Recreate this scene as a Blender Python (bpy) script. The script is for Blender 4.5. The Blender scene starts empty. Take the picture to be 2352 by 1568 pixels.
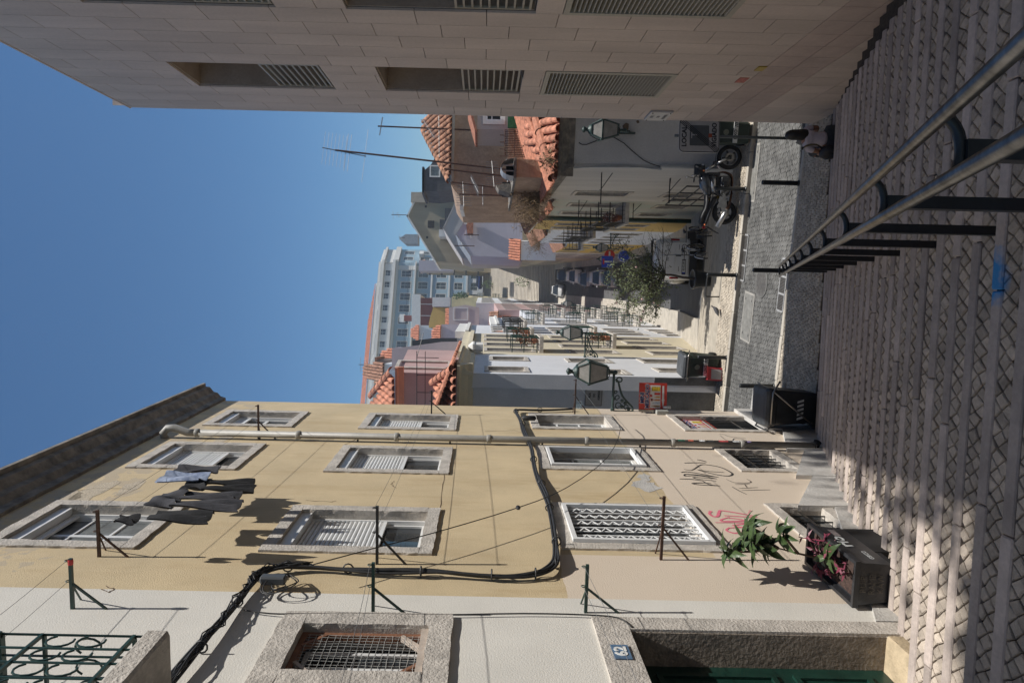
import bpy, math, random
from mathutils import Vector, Matrix
random.seed(7)
rnd = random.uniform
# ------------------------------------------------------------------ camera (the photograph lies on its side)
EYE = Vector((0, 0, 6.5)); FOC = 1568.0
V0 = 1115.0; PITCH = math.atan(8/1568); ROLL = math.radians(1.25)
_F = Vector((0, math.cos(PITCH), -math.sin(PITCH)))
_Z = Vector((0, math.sin(PITCH), math.cos(PITCH))); _R = Vector((1, 0, 0))
RR = _R*math.cos(ROLL) + _Z*math.sin(ROLL); UU = _Z*math.cos(ROLL) - _R*math.sin(ROLL)
scene = bpy.context.scene
cd = bpy.data.cameras.new('camera'); cam = bpy.data.objects.new('camera', cd)
scene.collection.objects.link(cam); scene.camera = cam
cd.sensor_width = 36; cd.lens = 24; cd.shift_x = (1176-V0)/2352; cd.clip_end = 6000; cd.clip_start = .05
m3 = Matrix((-UU, RR, -_F)).transposed()
cam.matrix_world = Matrix.Translation(EYE) @ m3.to_4x4()
# ------------------------------------------------------------------ sky, sun, exposure
SUN = Vector((.45, -.088, .98)).normalized()          # direction towards the sun
w = bpy.data.worlds.new('World'); scene.world = w; w.use_nodes = True
nt = w.node_tree; bg = nt.nodes['Background']
sky = nt.nodes.new('ShaderNodeTexSky'); sky.sky_type = 'NISHITA'; sky.sun_disc = False
sky.sun_elevation = math.asin(SUN.z); sky.sun_rotation = math.atan2(SUN.x, SUN.y)
sky.air_density = 1.0; sky.dust_density = .12; sky.ozone_density = 6.0; sky.altitude = 300
tint = nt.nodes.new('ShaderNodeVectorMath'); tint.operation = 'MULTIPLY'; tint.inputs[1].default_value = (.80, 1.05, 1.12)   # the deep, slightly cyan blue of the whole sky
nt.links.new(sky.outputs[0], tint.inputs[0]); nt.links.new(tint.outputs[0], bg.inputs[0]); bg.inputs[1].default_value = .075
sl = bpy.data.lights.new('sun', 'SUN'); sl.energy = 5.0; sl.angle = math.radians(.53); sl.color = (1, .965, .91)
so = bpy.data.objects.new('sun', sl); scene.collection.objects.link(so)
so.rotation_euler = SUN.to_track_quat('Z', 'Y').to_euler(); so.location = (30, -10, 60)
vs = scene.view_settings; vs.view_transform = 'Standard'; vs.look = 'None'; vs.gamma = 1; vs.use_curve_mapping = False
vs.exposure = .2
scene.cycles.max_bounces = 6; scene.cycles.diffuse_bounces = 4; scene.cycles.glossy_bounces = 3
scene.cycles.transparent_max_bounces = 8
COL = scene.collection
# ------------------------------------------------------------------ measuring helpers (sight lines onto real planes)
def ray(x, y): return _F + RR*((784-y)/FOC) - UU*((x-V0)/FOC)
def at_z(x, y, z): d = ray(x, y); return EYE + d*((z-EYE.z)/d.z)
def at_y(x, y, Y): d = ray(x, y); return EYE + d*(Y/d.y)
class Frame:
    """wall frame: local x along the wall, local -y out of it, z up"""
    def __init__(s, P, t):
        s.t = Vector((t[0], t[1], 0)).normalized(); s.P = Vector((P[0], P[1], 0))
        s.n = Vector((-s.t.y, s.t.x, 0)); s.rz = math.atan2(s.t.y, s.t.x)
    def px(s, x, y, out=0):
        d = ray(x, y); k = (s.P - s.n*out - EYE).dot(s.n)/d.dot(s.n); q = EYE + d*k
        return (q-s.P).dot(s.t), q.z
    def w(s, a, b=0, z=0): return s.P + s.t*a + s.n*b + Vector((0, 0, z))
    def loc(s, p): q = Vector(p)-s.P; return Vector((q.dot(s.t), q.dot(s.n), p[2]))
# ------------------------------------------------------------------ materials
MATS = {}
def M(name, col=(.5,.5,.5), rough=.85, var=.12, scale=2.5, bump=0, bscale=60, metal=0, col2=None, rv=0, isl=False, fine=.06, spec=.5, coat=0, streak=False, alpha=1):
    if name in MATS: return MATS[name]
    m = bpy.data.materials.new(name); m.use_nodes = True; MATS[name] = m
    t = m.node_tree; N = t.nodes; L = t.links; b = N['Principled BSDF']
    b.inputs['Roughness'].default_value = rough; b.inputs['Metallic'].default_value = metal
    b.inputs['Specular IOR Level'].default_value = spec; b.inputs['Coat Weight'].default_value = coat
    tc = N.new('ShaderNodeTexCoord'); co = tc.outputs['Object']
    if streak:
        mp = N.new('ShaderNodeMapping'); mp.inputs['Scale'].default_value = (1, 1, .16); L.new(co, mp.inputs[0]); cs = mp.outputs[0]
    else: cs = co
    n1 = N.new('ShaderNodeTexNoise'); n1.inputs['Scale'].default_value = scale; n1.inputs['Detail'].default_value = 5; n1.inputs['Roughness'].default_value = .65
    L.new(cs, n1.inputs['Vector'])
    a = [max(0, c*(1-var)) for c in col]; c2 = col2 or [min(1, c*(1+var)) for c in col]
    r = N.new('ShaderNodeValToRGB'); r.color_ramp.elements[0].position = .33; r.color_ramp.elements[1].position = .68
    r.color_ramp.elements[0].color = (*(col if col2 else a), 1); r.color_ramp.elements[1].color = (*c2, 1)
    L.new(n1.outputs['Fac'], r.inputs[0]); out = r.outputs[0]
    if fine:
        n2 = N.new('ShaderNodeTexNoise'); n2.inputs['Scale'].default_value = bscale*.6; n2.inputs['Detail'].default_value = 3
        L.new(co, n2.inputs['Vector'])
        mr = N.new('ShaderNodeMapRange'); mr.inputs[3].default_value = 1-fine*2; mr.inputs[4].default_value = 1+fine*2
        L.new(n2.outputs['Fac'], mr.inputs[0]); out = mul(t, out, mr.outputs[0])
    if rv:
        if isl: g = N.new('ShaderNodeNewGeometry'); ro = g.outputs['Random Per Island']
        else: g = N.new('ShaderNodeObjectInfo'); ro = g.outputs['Random']
        mr = N.new('ShaderNodeMapRange'); mr.inputs[3].default_value = 1-rv; mr.inputs[4].default_value = 1+rv
        L.new(ro, mr.inputs[0]); out = mul(t, out, mr.outputs[0])
    L.new(out, b.inputs['Base Color'])
    if bump:
        n3 = N.new('ShaderNodeTexNoise'); n3.inputs['Scale'].default_value = bscale; n3.inputs['Detail'].default_value = 4
        L.new(co, n3.inputs['Vector']); bp = N.new('ShaderNodeBump'); bp.inputs['Strength'].default_value = bump; bp.inputs['Distance'].default_value = .02
        L.new(n3.outputs['Fac'], bp.inputs['Height']); L.new(bp.outputs[0], b.inputs['Normal'])
    return m
def mul(t, a, b):
    v = t.nodes.new('ShaderNodeVectorMath'); v.operation = 'SCALE'
    t.links.new(a, v.inputs[0]); t.links.new(b, v.inputs['Scale']); return v.outputs[0]
def glass(name, tint=(.02,.025,.03), rough=.04):
    m = M(name, tint, rough=rough, var=.2, fine=0, spec=.7); return m
# ------------------------------------------------------------------ mesh builder
class MB:
    def __init__(s): s.v = []; s.f = []; s.mi = []; s.k = 0
    def add(s, vs, fs):
        o = len(s.v); s.v += [tuple(p) for p in vs]; s.f += [tuple(i+o for i in q) for q in fs]; s.mi += [s.k]*len(fs); return s
    def box(s, x0, x1, y0, y1, z0, z1):
        x0, x1 = sorted((x0, x1)); y0, y1 = sorted((y0, y1)); z0, z1 = sorted((z0, z1))
        return s.add([(x0,y0,z0),(x1,y0,z0),(x1,y1,z0),(x0,y1,z0),(x0,y0,z1),(x1,y0,z1),(x1,y1,z1),(x0,y1,z1)],
            [(3,2,1,0),(4,5,6,7),(0,1,5,4),(1,2,6,5),(2,3,7,6),(3,0,4,7)])
    def bev(s, x0, x1, y0, y1, z0, z1, b=.01):     # box with chamfered vertical + top edges
        p = [(x0+b,y0),(x1-b,y0),(x1,y0+b),(x1,y1-b),(x1-b,y1),(x0+b,y1),(x0,y1-b),(x0,y0+b)]
        cx, cy = (x0+x1)/2, (y0+y1)/2
        def ins(q, d): return (q[0]-math.copysign(d, q[0]-cx), q[1]-math.copysign(d, q[1]-cy))
        return s.rings([[(*ins(q,b), z0) for q in p], [(*q, z0+b) for q in p], [(*q, z1-b) for q in p], [(*ins(q,b), z1) for q in p]], True, True)
    def beam(s, a, b, wx, wy=None, up=(0,0,1)):
        a = Vector(a); b = Vector(b); d = (b-a).normalized(); up = Vector(up)
        if abs(d.dot(up)) > .97: up = Vector((0,1,0)) if abs(d.y) < .9 else Vector((1,0,0))
        x = d.cross(up).normalized()*(wx/2); y = x.cross(d).normalized()*((wy or wx)/2)
        v = [a-x-y, a+x-y, a+x+y, a-x+y, b-x-y, b+x-y, b+x+y, b-x+y]
        return s.add(v, [(3,2,1,0),(4,5,6,7),(0,1,5,4),(1,2,6,5),(2,3,7,6),(3,0,4,7)])
    def rings(s, R, cap0=False, cap1=False, close=True):
        n = len(R[0]); o = len(s.v); s.v += [tuple(p) for r in R for p in r]; f = []
        for i in range(len(R)-1):
            for j in range(n if close else n-1):
                k = (j+1) % n; f.append((o+i*n+j, o+i*n+k, o+(i+1)*n+k, o+(i+1)*n+j))
        if cap0: f.append(tuple(o+j for j in reversed(range(n))))
        if cap1: f.append(tuple(o+(len(R)-1)*n+j for j in range(n)))
        s.f += f; s.mi += [s.k]*len(f); return s
    def tube(s, pts, r, n=6, caps=True, flat=1):
        pts = [Vector(p) for p in pts]; R = []; prev = None
        for i, p in enumerate(pts):
            d = (pts[min(i+1, len(pts)-1)] - pts[max(i-1, 0)])
            d = d.normalized() if d.length > 1e-9 else Vector((0,0,1))
            if prev is None:
                u = Vector((0,0,1)) if abs(d.z) < .9 else Vector((1,0,0)); x = d.cross(u).normalized()
            else: x = (prev - d*prev.dot(d)); x = x.normalized() if x.length > 1e-6 else d.orthogonal().normalized()
            prev = x; y = d.cross(x); q = r[i] if isinstance(r, (list, tuple)) else r
            R.append([p + x*math.cos(6.28319*j/n)*q + y*math.sin(6.28319*j/n)*q*flat for j in range(n)])
        return s.rings(R, caps, caps)
    def lathe(s, prof, n=12, c=(0,0,0), axis='z', caps=True, rot=0):
        R = []
        for r, h in prof:
            ring = []
            for j in range(n):
                a = 6.28319*j/n + rot; u, v = r*math.cos(a), r*math.sin(a)
                ring.append({'z': (c[0]+u, c[1]+v, c[2]+h), 'x': (c[0]+h, c[1]+u, c[2]+v), 'y': (c[0]+v, c[1]+h, c[2]+u)}[axis])
            R.append(ring)
        return s.rings(R, caps, caps)
    def torus(s, c, R, r, axis='x', n=28, m=8, flat=1):
        rings = []
        for i in range(n):
            a = 6.28319*i/n; ring = []
            for j in range(m):
                b = 6.28319*j/m; q = R + r*math.cos(b); h = r*math.sin(b)*flat
                u, v = q*math.cos(a), q*math.sin(a)
                ring.append({'x': (c[0]+h, c[1]+u, c[2]+v), 'y': (c[0]+u, c[1]+h, c[2]+v), 'z': (c[0]+u, c[1]+v, c[2]+h)}[axis])
            rings.append(ring)
        rings.append(rings[0]); return s.rings(rings)
    def prism(s, poly, a, b):      # poly of 3D points moved by vectors a and b
        a = Vector(a); b = Vector(b)
        return s.rings([[Vector(p)+a for p in poly], [Vector(p)+b for p in poly]], True, True)
    def ball(s, c, rx, ry=None, rz=None, n=8, m=6):
        ry = ry or rx; rz = rz or rx; R = []
        for i in range(m+1):
            a = math.pi*i/m; q = max(.02, math.sin(a))
            R.append([(c[0]+rx*q*math.cos(6.283*j/n), c[1]+ry*q*math.sin(6.283*j/n), c[2]-rz*math.cos(a)) for j in range(n)])
        return s.rings(R, True, True)
    def ribbon(s, pts, wd, nrm=(0,-1,0)):
        pts = [Vector(p) for p in pts]; nrm = Vector(nrm); R = []
        for i, p in enumerate(pts):
            d = (pts[min(i+1, len(pts)-1)]-pts[max(i-1, 0)]).normalized(); x = d.cross(nrm).normalized()
            q = wd[i] if isinstance(wd, (list, tuple)) else wd; R.append([p-x*q/2, p+x*q/2])
        return s.rings(R, close=False)
    def mesh(s, name, mats, smooth=False):
        me = bpy.data.meshes.new(name); me.from_pydata(s.v, [], s.f); me.update()
        mats = mats if isinstance(mats, (list, tuple)) else [mats]
        for q in mats: me.materials.append(q)
        if len(mats) > 1: me.polygons.foreach_set('material_index', s.mi)
        if smooth: me.polygons.foreach_set('use_smooth', [True]*len(me.polygons))
        return me
    def build(s, name, mats, parent=None, smooth=False, loc=None, **kw):
        o = bpy.data.objects.new(name, s.mesh(name, mats, smooth)); COL.objects.link(o)
        if parent: o.parent = parent
        if loc is not None: o.location = loc
        for k, v in kw.items(): o[k] = v
        return o
def inst(name, me, parent=None, mat=None, **kw):
    o = bpy.data.objects.new(name, me); COL.objects.link(o)
    if parent: o.parent = parent
    if mat is not None: o.matrix_local = mat
    for k, v in kw.items(): o[k] = v
    return o
def thing(name, label, cat, loc=(0,0,0), rz=0, group=None, tilt=None):
    o = bpy.data.objects.new(name, None); COL.objects.link(o); o.empty_display_size = .2
    o.location = loc; o.rotation_euler = (tilt[0] if tilt else 0, tilt[1] if tilt else 0, rz)
    o['label'] = label; o['category'] = cat
    if group: o['group'] = group
    return o
def tag(o, label, cat, group=None):
    o['label'] = label; o['category'] = cat
    if group: o['group'] = group
    return o
def struct(name, mb, mats, **kw): return mb.build(name, mats, kind='structure', **kw)
def copy_tree(o, parent=None):
    c = o.copy(); COL.objects.link(c)
    if parent: c.parent = parent
    for ch in list(o.children): copy_tree(ch, c)
    return c
def text(s, size, mat, parent, loc, name='lettering', M4=None, bold=0, depth=.002, sx=1, align='CENTER'):
    cu = bpy.data.curves.new('t', 'FONT'); cu.body = s; cu.size = size; cu.align_x = align; cu.align_y = 'CENTER'
    cu.extrude = depth; cu.offset = bold; cu.resolution_u = 3
    o = bpy.data.objects.new('t', cu); COL.objects.link(o)
    dg = bpy.context.evaluated_depsgraph_get(); me = bpy.data.meshes.new_from_object(o.evaluated_get(dg))
    bpy.data.objects.remove(o); bpy.data.curves.remove(cu); me.materials.clear(); me.materials.append(mat)
    q = inst(name, me, parent)
    B = M4 or Matrix(((1,0,0),(0,0,-1),(0,1,0)))     # reads on a wall whose outside is local -y
    q.matrix_local = Matrix.Translation(loc) @ B.to_4x4() @ Matrix.Diagonal((sx,1,1,1)); return q
def grime(name, m2):   # helper: weathering mix of a second colour on an existing material
    pass
# palette -------------------------------------------------------------
lioz = M('limestone surround', (.47,.43,.38), .9, .22, 5, .6, 45, fine=.1)
rough_stone = M('rough dark stone', (.24,.2,.16), .95, .35, 6, 1.0, 28, fine=.12)
white_pvc = M('white lacquered aluminium', (.72,.72,.71), .45, .05, 3, fine=.02)
slat_m = M('shutter plastic', (.68,.68,.67), .5, .06, 3, fine=.02)
dark_iron = M('black painted iron', (.02,.021,.022), .5, .2, 8, fine=.05)
green_iron = M('dark green painted iron', (.015,.045,.035), .45, .3, 8, fine=.08)
rust_iron = M('rusty brown iron', (.07,.035,.022), .8, .4, 12, fine=.1)
steel = M('brushed steel', (.36,.34,.31), .3, .25, 9, metal=1, fine=.08)
pane_m = glass('window glass', (.03,.035,.04))
pane_cur = M('curtained glass', (.16,.17,.17), .1, .4, 4, fine=.02)
interior = M('dark interior', (.025,.023,.022), .9, .3, 3)
black_rub = M('black rubber', (.018,.018,.019), .7, .2, 9)
cable_m = M('black cable', (.02,.02,.021), .6, .2, 9)
wire_m = M('thin clothes wire', (.12,.12,.12), .6, .2, 9)
tile_m = M('terracotta tile', (.40,.165,.10), .85, .42, 7, .4, 40, rv=.22, fine=.1)
tile_old = M('weathered tile', (.27,.135,.08), .95, .45, 5, .4, 40, rv=.3, fine=.12)
tile_i = M('terracotta tiles far', (.4,.15,.085), .85, .3, 5, .3, 30, rv=.25, isl=True, fine=.1)
tile_oi = M('weathered tiles far', (.27,.14,.09), .95, .45, 4, .4, 30, rv=.3, isl=True, fine=.12)
# ================================================================== GROUND
FL = Frame((-3.1, 0), (.111, 1))                 # yellow and white houses, left of the stairs (x runs away from the camera)
FR = Frame((4.484, 13.59), (-.0759, -1))          # stone building, right of the stairs (x runs towards the camera)
ST = Frame((0, 13.2), (1, -.07))                # the stairs
CR = Frame((0, 0), (1, -.225))                   # the crossing street
ML = Frame((-.88, 18.82), (.0835, 1))              # main street, left row
MR = Frame((4.63, 17.86), (-.0835, -1))            # main street, right row (x negative going away)
B_NEAR, B_FAR, B_STEP = 14.56, 17.42, 18.5
earth = M('dark joint earth', (.055,.045,.035), .95, .35, 9, .5, 60)
cob_m = M('limestone cobble', (.42,.355,.29), .8, .2, 9, .5, 70, rv=.2, fine=.1)
cob_i = M('limestone cobbles', (.42,.355,.29), .8, .2, 9, .5, 70, rv=.22, isl=True, fine=.1)
nose_m = M('worn pink limestone', (.41,.345,.305), .7, .2, 3, .25, 60, rv=.22, fine=.1)
sett_i = M('grey basalt setts', (.118,.116,.11), .8, .3, 2.0, .5, 60, rv=.2, isl=True, fine=.12)
pave_i = M('small pavement cobbles', (.42,.365,.29), .8, .18, 2.0, .4, 60, rv=.18, isl=True, fine=.1)
kerb_m = M('pale kerb stone', (.43,.39,.33), .8, .15, 4, .3, 50, rv=.1)
asph = M('worn asphalt', (.085,.085,.085), .9, .25, 1.2, .5, 90, fine=.15)
conc = M('pale concrete', (.40,.365,.31), .9, .18, 2, .3, 40)
def clip(poly, x0, x1, y0, y1):
    for ax, lim, sg in ((0,x0,1),(0,x1,-1),(1,y0,1),(1,y1,-1)):
        out = []
        for i, p in enumerate(poly):
            q = poly[i-1]; a = (p[ax]-lim)*sg; b = (q[ax]-lim)*sg
            if (a >= 0) != (b >= 0):
                t = b/(b-a); out.append((q[0]+(p[0]-q[0])*t, q[1]+(p[1]-q[1])*t))
            if a >= 0: out.append(p)
        poly = out
        if len(poly) < 3: return None
    return poly
def area(p): return abs(sum(p[i-1][0]*p[i][1]-p[i][0]*p[i-1][1] for i in range(len(p))))/2
def cobbles(x0, x1, y0, y1, sx, sy, ang=0, jit=.12, gap=.1, bond=0, keep=None):
    c, s = math.cos(ang), math.sin(ang); cx, cy = (x0+x1)/2, (y0+y1)/2
    R = math.hypot(x1-x0, y1-y0)/2 + sx; nx = int(R/sx)+1; ny = int(R/sy)+1; hw = (abs(c)*R, 0)
    out = []; J = {}
    def cor(i, j, sh):
        k = (i, j, sh if bond else 0)
        if k not in J: J[k] = (rnd(-jit, jit)*sx, rnd(-jit, jit)*sy)
        u = (i+sh)*sx + J[k][0]; v = j*sy + J[k][1]; return (cx+u*c-v*s, cy+u*s+v*c)
    for j in range(-ny, ny):
        sh = bond*(j % 2) + (rnd(-.1,.1) if bond else 0)
        for i in range(-nx, nx):
            q = [cor(i,j,sh), cor(i+1,j,sh), cor(i+1,j+1,sh), cor(i,j+1,sh)]
            mx = sum(p[0] for p in q)/4; my = sum(p[1] for p in q)/4
            if not (x0-sx < mx < x1+sx and y0-sx < my < y1+sx): continue
            q = [(p[0]+(mx-p[0])*gap, p[1]+(my-p[1])*gap) for p in q]
            q = clip(q, x0, x1, y0, y1)
            if not q or area(q) < sx*sy*.12: continue
            if keep and not keep(mx, my): continue
            out.append(q)
    return out
def put(mb, q, z, h=.012, dome=.16):
    mx = sum(p[0] for p in q)/len(q); my = sum(p[1] for p in q)/len(q); t = z + rnd(-.004, .004)
    mb.rings([[(*p, t-h-.012) for p in q], [(*p, t-.006) for p in q], [(p[0]+(mx-p[0])*dome, p[1]+(my-p[1])*dome, t+rnd(-.002,.002)) for p in q]], False, True)
def xl(Y): return -3.1+.111*Y
def xr(Y): return 4.484-.0759*(13.59-Y)
def spot(m, c, r, col):
    """a sprayed paint stain of its own shape on a material (object coordinates)"""
    t = m.node_tree; N = t.nodes; L = t.links; b = N['Principled BSDF']; src = b.inputs['Base Color'].links[0].from_socket
    tc = N.new('ShaderNodeTexCoord'); mp = N.new('ShaderNodeMapping'); mp.vector_type = 'TEXTURE'
    mp.inputs['Location'].default_value = c; mp.inputs['Scale'].default_value = r; L.new(tc.outputs['Object'], mp.inputs[0])
    ln = N.new('ShaderNodeVectorMath'); ln.operation = 'LENGTH'; L.new(mp.outputs[0], ln.inputs[0])
    nz = N.new('ShaderNodeTexNoise'); nz.inputs['Scale'].default_value = 14; L.new(tc.outputs['Object'], nz.inputs[0])
    ad = N.new('ShaderNodeMath'); ad.operation = 'MULTIPLY_ADD'; L.new(nz.outputs['Fac'], ad.inputs[0]); ad.inputs[1].default_value = .9; L.new(ln.outputs['Value'], ad.inputs[2])
    mr = N.new('ShaderNodeMapRange'); mr.inputs[1].default_value = 1.05; mr.inputs[2].default_value = 1.5; mr.inputs[3].default_value = 1; mr.inputs[4].default_value = 0
    L.new(ad.outputs[0], mr.inputs[0]); mx = N.new('ShaderNodeMix'); mx.data_type = 'RGBA'
    L.new(mr.outputs[0], mx.inputs['Factor']); L.new(src, mx.inputs[6]); mx.inputs[7].default_value = (*col, 1); L.new(mx.outputs[2], b.inputs['Base Color'])
TREAD, RISE, NST = .415, .159, 27
def zst(Y, X=0): return max(0, RISE/TREAD*(13.2-.07*X-Y))
struct('ground', MB().box(-320, 320, -120, 480, -12.5, -12), earth)
mb = MB()
for j in range(1, NST+1):
    y1 = -TREAD*j; y0 = y1-TREAD; Y = 13.2+(y0+y1)/2
    mb.box(xl(Y)-.3, xr(Y)+.3, y0, y1-.012, -1.2, RISE*j-.028)
stairs = struct('stairs', mb, earth, loc=ST.P); stairs.rotation_euler.z = ST.rz
near = []; far = MB(); noses = []
for j in range(1, NST+1):
    y1 = -TREAD*j; y0 = y1-TREAD; Y = 13.2+(y0+y1)/2; z = RISE*j; a, b = xl(Y)-.02, xr(Y)+.02
    x = a - rnd(0, .8)
    while x < b:
        L_ = rnd(1.1, 1.9); u, v = max(a, x), min(b, x+L_)
        if v-u > .15:
            nm = MB(); dz = rnd(-.004, .004); nm.bev(u+.004, v-.004, y1-.085+rnd(-.005,.005), y1+rnd(-.004,.004), z-RISE-.02, z+dz, .008)
            nm.build('nosing_stone', nose_m, stairs)
        x += L_
    for q in cobbles(a, b, y0+.004, y1-.09, .078, .078, math.radians(45+rnd(-2,2)), .13, .1):
        mx = sum(p[0] for p in q)/len(q); d = abs(mx-.2)/max(Y, .1)
        (near if (d < .52 and 3.1 < Y < 5) else [0]).append((Y, q, z)) if (d < .52 and 3.1 < Y < 5) else put(far, q, z-.004)
near.sort(key=lambda e: e[0])
for i, (Y, q, z) in enumerate(near):
    if i < 300: k = MB(); put(k, q, z-.004); k.build('cobble', cob_m, stairs)
    else: put(far, q, z-.004)
far.build('cobbles', cob_i, stairs, kind='stuff')
sp = ST.loc(at_z(2272, 640, zst(4.1)))
for m in (cob_m, cob_i, nose_m): spot(m, (sp.x, sp.y, sp.z), (.2, .17, .4), (.03,.22,.5))
# near pavement, kerbs, road, far pavement ---------------------------------
def local(o): o.location = CR.P; o.rotation_euler.z = CR.rz; return o
pv = local(struct('pavement', MB().box(-14, 22, 10.5, B_NEAR-.125, -.6, -.03), earth))
def keep1(a, b): p = CR.w(a, b); return p.y > 13.15-.07*p.x and -6 < p.x < 9
k = MB()
for q in cobbles(-6.2, 5.2, 12.2, B_NEAR-.13, .095, .085, .0, .13, .1, .5, keep1): put(k, q, 0)
k.build('cobbles', pave_i, pv, kind='stuff')
for x in range(-13, 10):
    MB().bev(x*1.0+.005, x+.995, B_NEAR-.12, B_NEAR, -.4, .004+rnd(-.004,.004), .012).build('kerb_stone', kerb_m, pv)
rd = local(struct('road', MB().box(-40, 60, B_NEAR-.3, B_FAR+.3, -.7, -.14), earth))
k = MB()
for q in cobbles(-8, 6.5, B_NEAR+.005, B_FAR-.005, .125, .105, math.radians(38), .12, .055, .5): put(k, q, -.11, .012, .1)
k.build('setts', sett_i, rd, kind='stuff')
MB().box(-40, -8, B_NEAR, B_FAR, -.2, -.115).build('far_surface', sett_i, rd, kind='stuff')
MB().box(6.5, 60, B_NEAR, B_FAR, -.2, -.115).build('far_surface', sett_i, rd, kind='stuff')
fp = local(struct('far_pavement', MB().box(-20, 26, B_FAR+.125, B_STEP, -.7, -.03), earth))
k = MB()
for q in cobbles(-8, 5.5, B_FAR+.13, B_STEP-.004, .095, .085, 0, .13, .1, .5): put(k, q, 0)
k.build('cobbles', pave_i, fp, kind='stuff')
for x in range(-13, 10):
    MB().bev(x*1.0+.005, x+.995, B_FAR, B_FAR+.12, -.4, .004+rnd(-.004,.004), .012).build('kerb_stone', kerb_m, fp)
# steps down to the lower street ------------------------------------------
ls = local(struct('lower_stairs', MB().box(-5.8, 1.6, B_STEP, 25.9, -6, -2.2), earth))
step_m = M('worn pale step', (.36,.32,.26), .85, .2, 3, .3, 50, rv=.12)
for i in range(14):
    y = B_STEP+.004+.54*i
    MB().bev(-6.4, 2.2, y, y+.57, -3.2, -.143*(i+1)+.06, .012).build('step', step_m, ls)
    MB().box(-6.4, 2.2, y+.002, y+.11, -3, -.143*(i+1)+.064).build('step_edge', kerb_m, ls)
PROF = [(22.5,-2.3),(25.4,-2.02),(27,-2.15),(36,-4.0),(46.5,-5.2),(60,-6.3),(68,-6.5),(80,-5.9),(92,-4.6),(99,-3.9),(104,-3.8)]
def zs(Y):
    for (a, za), (b, zb) in zip(PROF, PROF[1:]):
        if Y <= b: return za+(zb-za)*(Y-a)/(b-a)
    return PROF[-1][1]
def ml(Y): return -.88+.0835*(Y-18.82)
def mr_(Y): return 4.63+.0835*(Y-17.86)
def strip(name, fa, fb, dz, mat, y0=22.5, y1=104, th=.4):
    mb = MB(); Ys = [y0+(y1-y0)*i/40 for i in range(41)]; R = []
    for Y in Ys: R.append([(fa(Y), Y, zs(Y)+dz-th), (fb(Y), Y, zs(Y)+dz-th), (fb(Y), Y, zs(Y)+dz), (fa(Y), Y, zs(Y)+dz)])
    mb.rings(R, True, True); return struct(name, mb, mat)
strip('lower_street', lambda Y: ml(Y)-.5, lambda Y: mr_(Y)+.5, 0, asph, th=2.5)
strip('left_pavement', lambda Y: ml(Y)-.2, lambda Y: ml(Y)+1.25, .11, conc, 25.8)
strip('right_pavement', lambda Y: mr_(Y)-.75, lambda Y: mr_(Y)+.3, .11, conc, 25.8)
# the far stairs climbing away
FS = Frame((ml(99), 99), (1, -.0835)); NF = 58
far_step = M('far worn step', (.40,.36,.30), .9, .2, 1, .2, 30, rv=.1)
fs = struct('far_stairs', MB().box(-.6, 6.1, 0, 49, -9, -4.2), earth, loc=FS.P); fs.rotation_euler.z = FS.rz
FRIS = 10.5/NF
for i in range(NF):
    y = 49*i/NF; z = -3.9+FRIS*(i+1)
    MB().prism([(-.6,y,z-FRIS-.3),(-.6,y+.845,z-FRIS-.3),(-.6,y+.845,z-.05),(-.6,y+.2,z-FRIS+.045),(-.6,y,z-FRIS+.03)], (0,0,0), (6.7,0,0)).build('step', far_step, fs)
    MB().prism([(-.58,y-.03,z-FRIS-.05),(-.58,y+.2,z-FRIS-.05),(-.58,y+.2,z-FRIS+.07),(-.58,y-.03,z-FRIS+.05)], (0,0,0), (6.66,0,0)).build('step_edge', kerb_m, fs)
struct('upper_street', MB().box(-60, 90, 147.6, 152, 4, 6.58), asph)
# ================================================================== HOUSE BUILDING KIT
def body(parent, name, mat, x0, x1, z0, z1, D, holes=(), depth=.24, top=True, rev=None):
    xs = sorted({x0, x1, *[h[0] for h in holes], *[h[1] for h in holes]}); zz = sorted({z0, z1, *[h[2] for h in holes], *[h[3] for h in holes]})
    mb = MB()
    for i in range(len(xs)-1):
        for j in range(len(zz)-1):
            cx, cz = (xs[i]+xs[i+1])/2, (zz[j]+zz[j+1])/2
            if any(h[0] < cx < h[1] and h[2] < cz < h[3] for h in holes): continue
            mb.add([(xs[i],0,zz[j]),(xs[i+1],0,zz[j]),(xs[i+1],0,zz[j+1]),(xs[i],0,zz[j+1])], [(0,1,2,3)])
    for a, b, c, d in holes:
        mb.k = 1
        mb.add([(a,0,c),(b,0,c),(b,0,d),(a,0,d),(a,depth,c),(b,depth,c),(b,depth,d),(a,depth,d)], [(0,4,5,1),(1,5,6,2),(2,6,7,3),(3,7,4,0)])
        mb.add([(a,depth+.08,c),(b,depth+.08,c),(b,depth+.08,d),(a,depth+.08,d)], [(0,1,2,3)])
        mb.k = 0
    mb.add([(x0,0,z0),(x1,0,z0),(x1,D,z0),(x0,D,z0),(x0,0,z1),(x1,0,z1),(x1,D,z1),(x0,D,z1)], [(1,2,6,5),(2,3,7,6),(3,0,4,7)]+([(4,5,6,7)] if top else []))
    return mb.build(name, [mat, rev or lioz] if holes else mat, parent)
SLAT = {}
def bars(x0, x1, z0, z1, w, y0, y1, mb=None, wb=None):
    mb = mb or MB(); wb = w if wb is None else wb
    mb.box(x0, x1, y0, y1, z1-w, z1); mb.box(x0, x1, y0, y1, z0, z0+wb)
    mb.box(x0, x0+w, y0, y1, z0+wb, z1-w); mb.box(x1-w, x1, y0, y1, z0+wb, z1-w); return mb
def rough(me, amt):
    for v in me.vertices: v.co += Vector((rnd(-amt,amt), rnd(-amt,amt)*.4, rnd(-amt,amt)))
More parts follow.
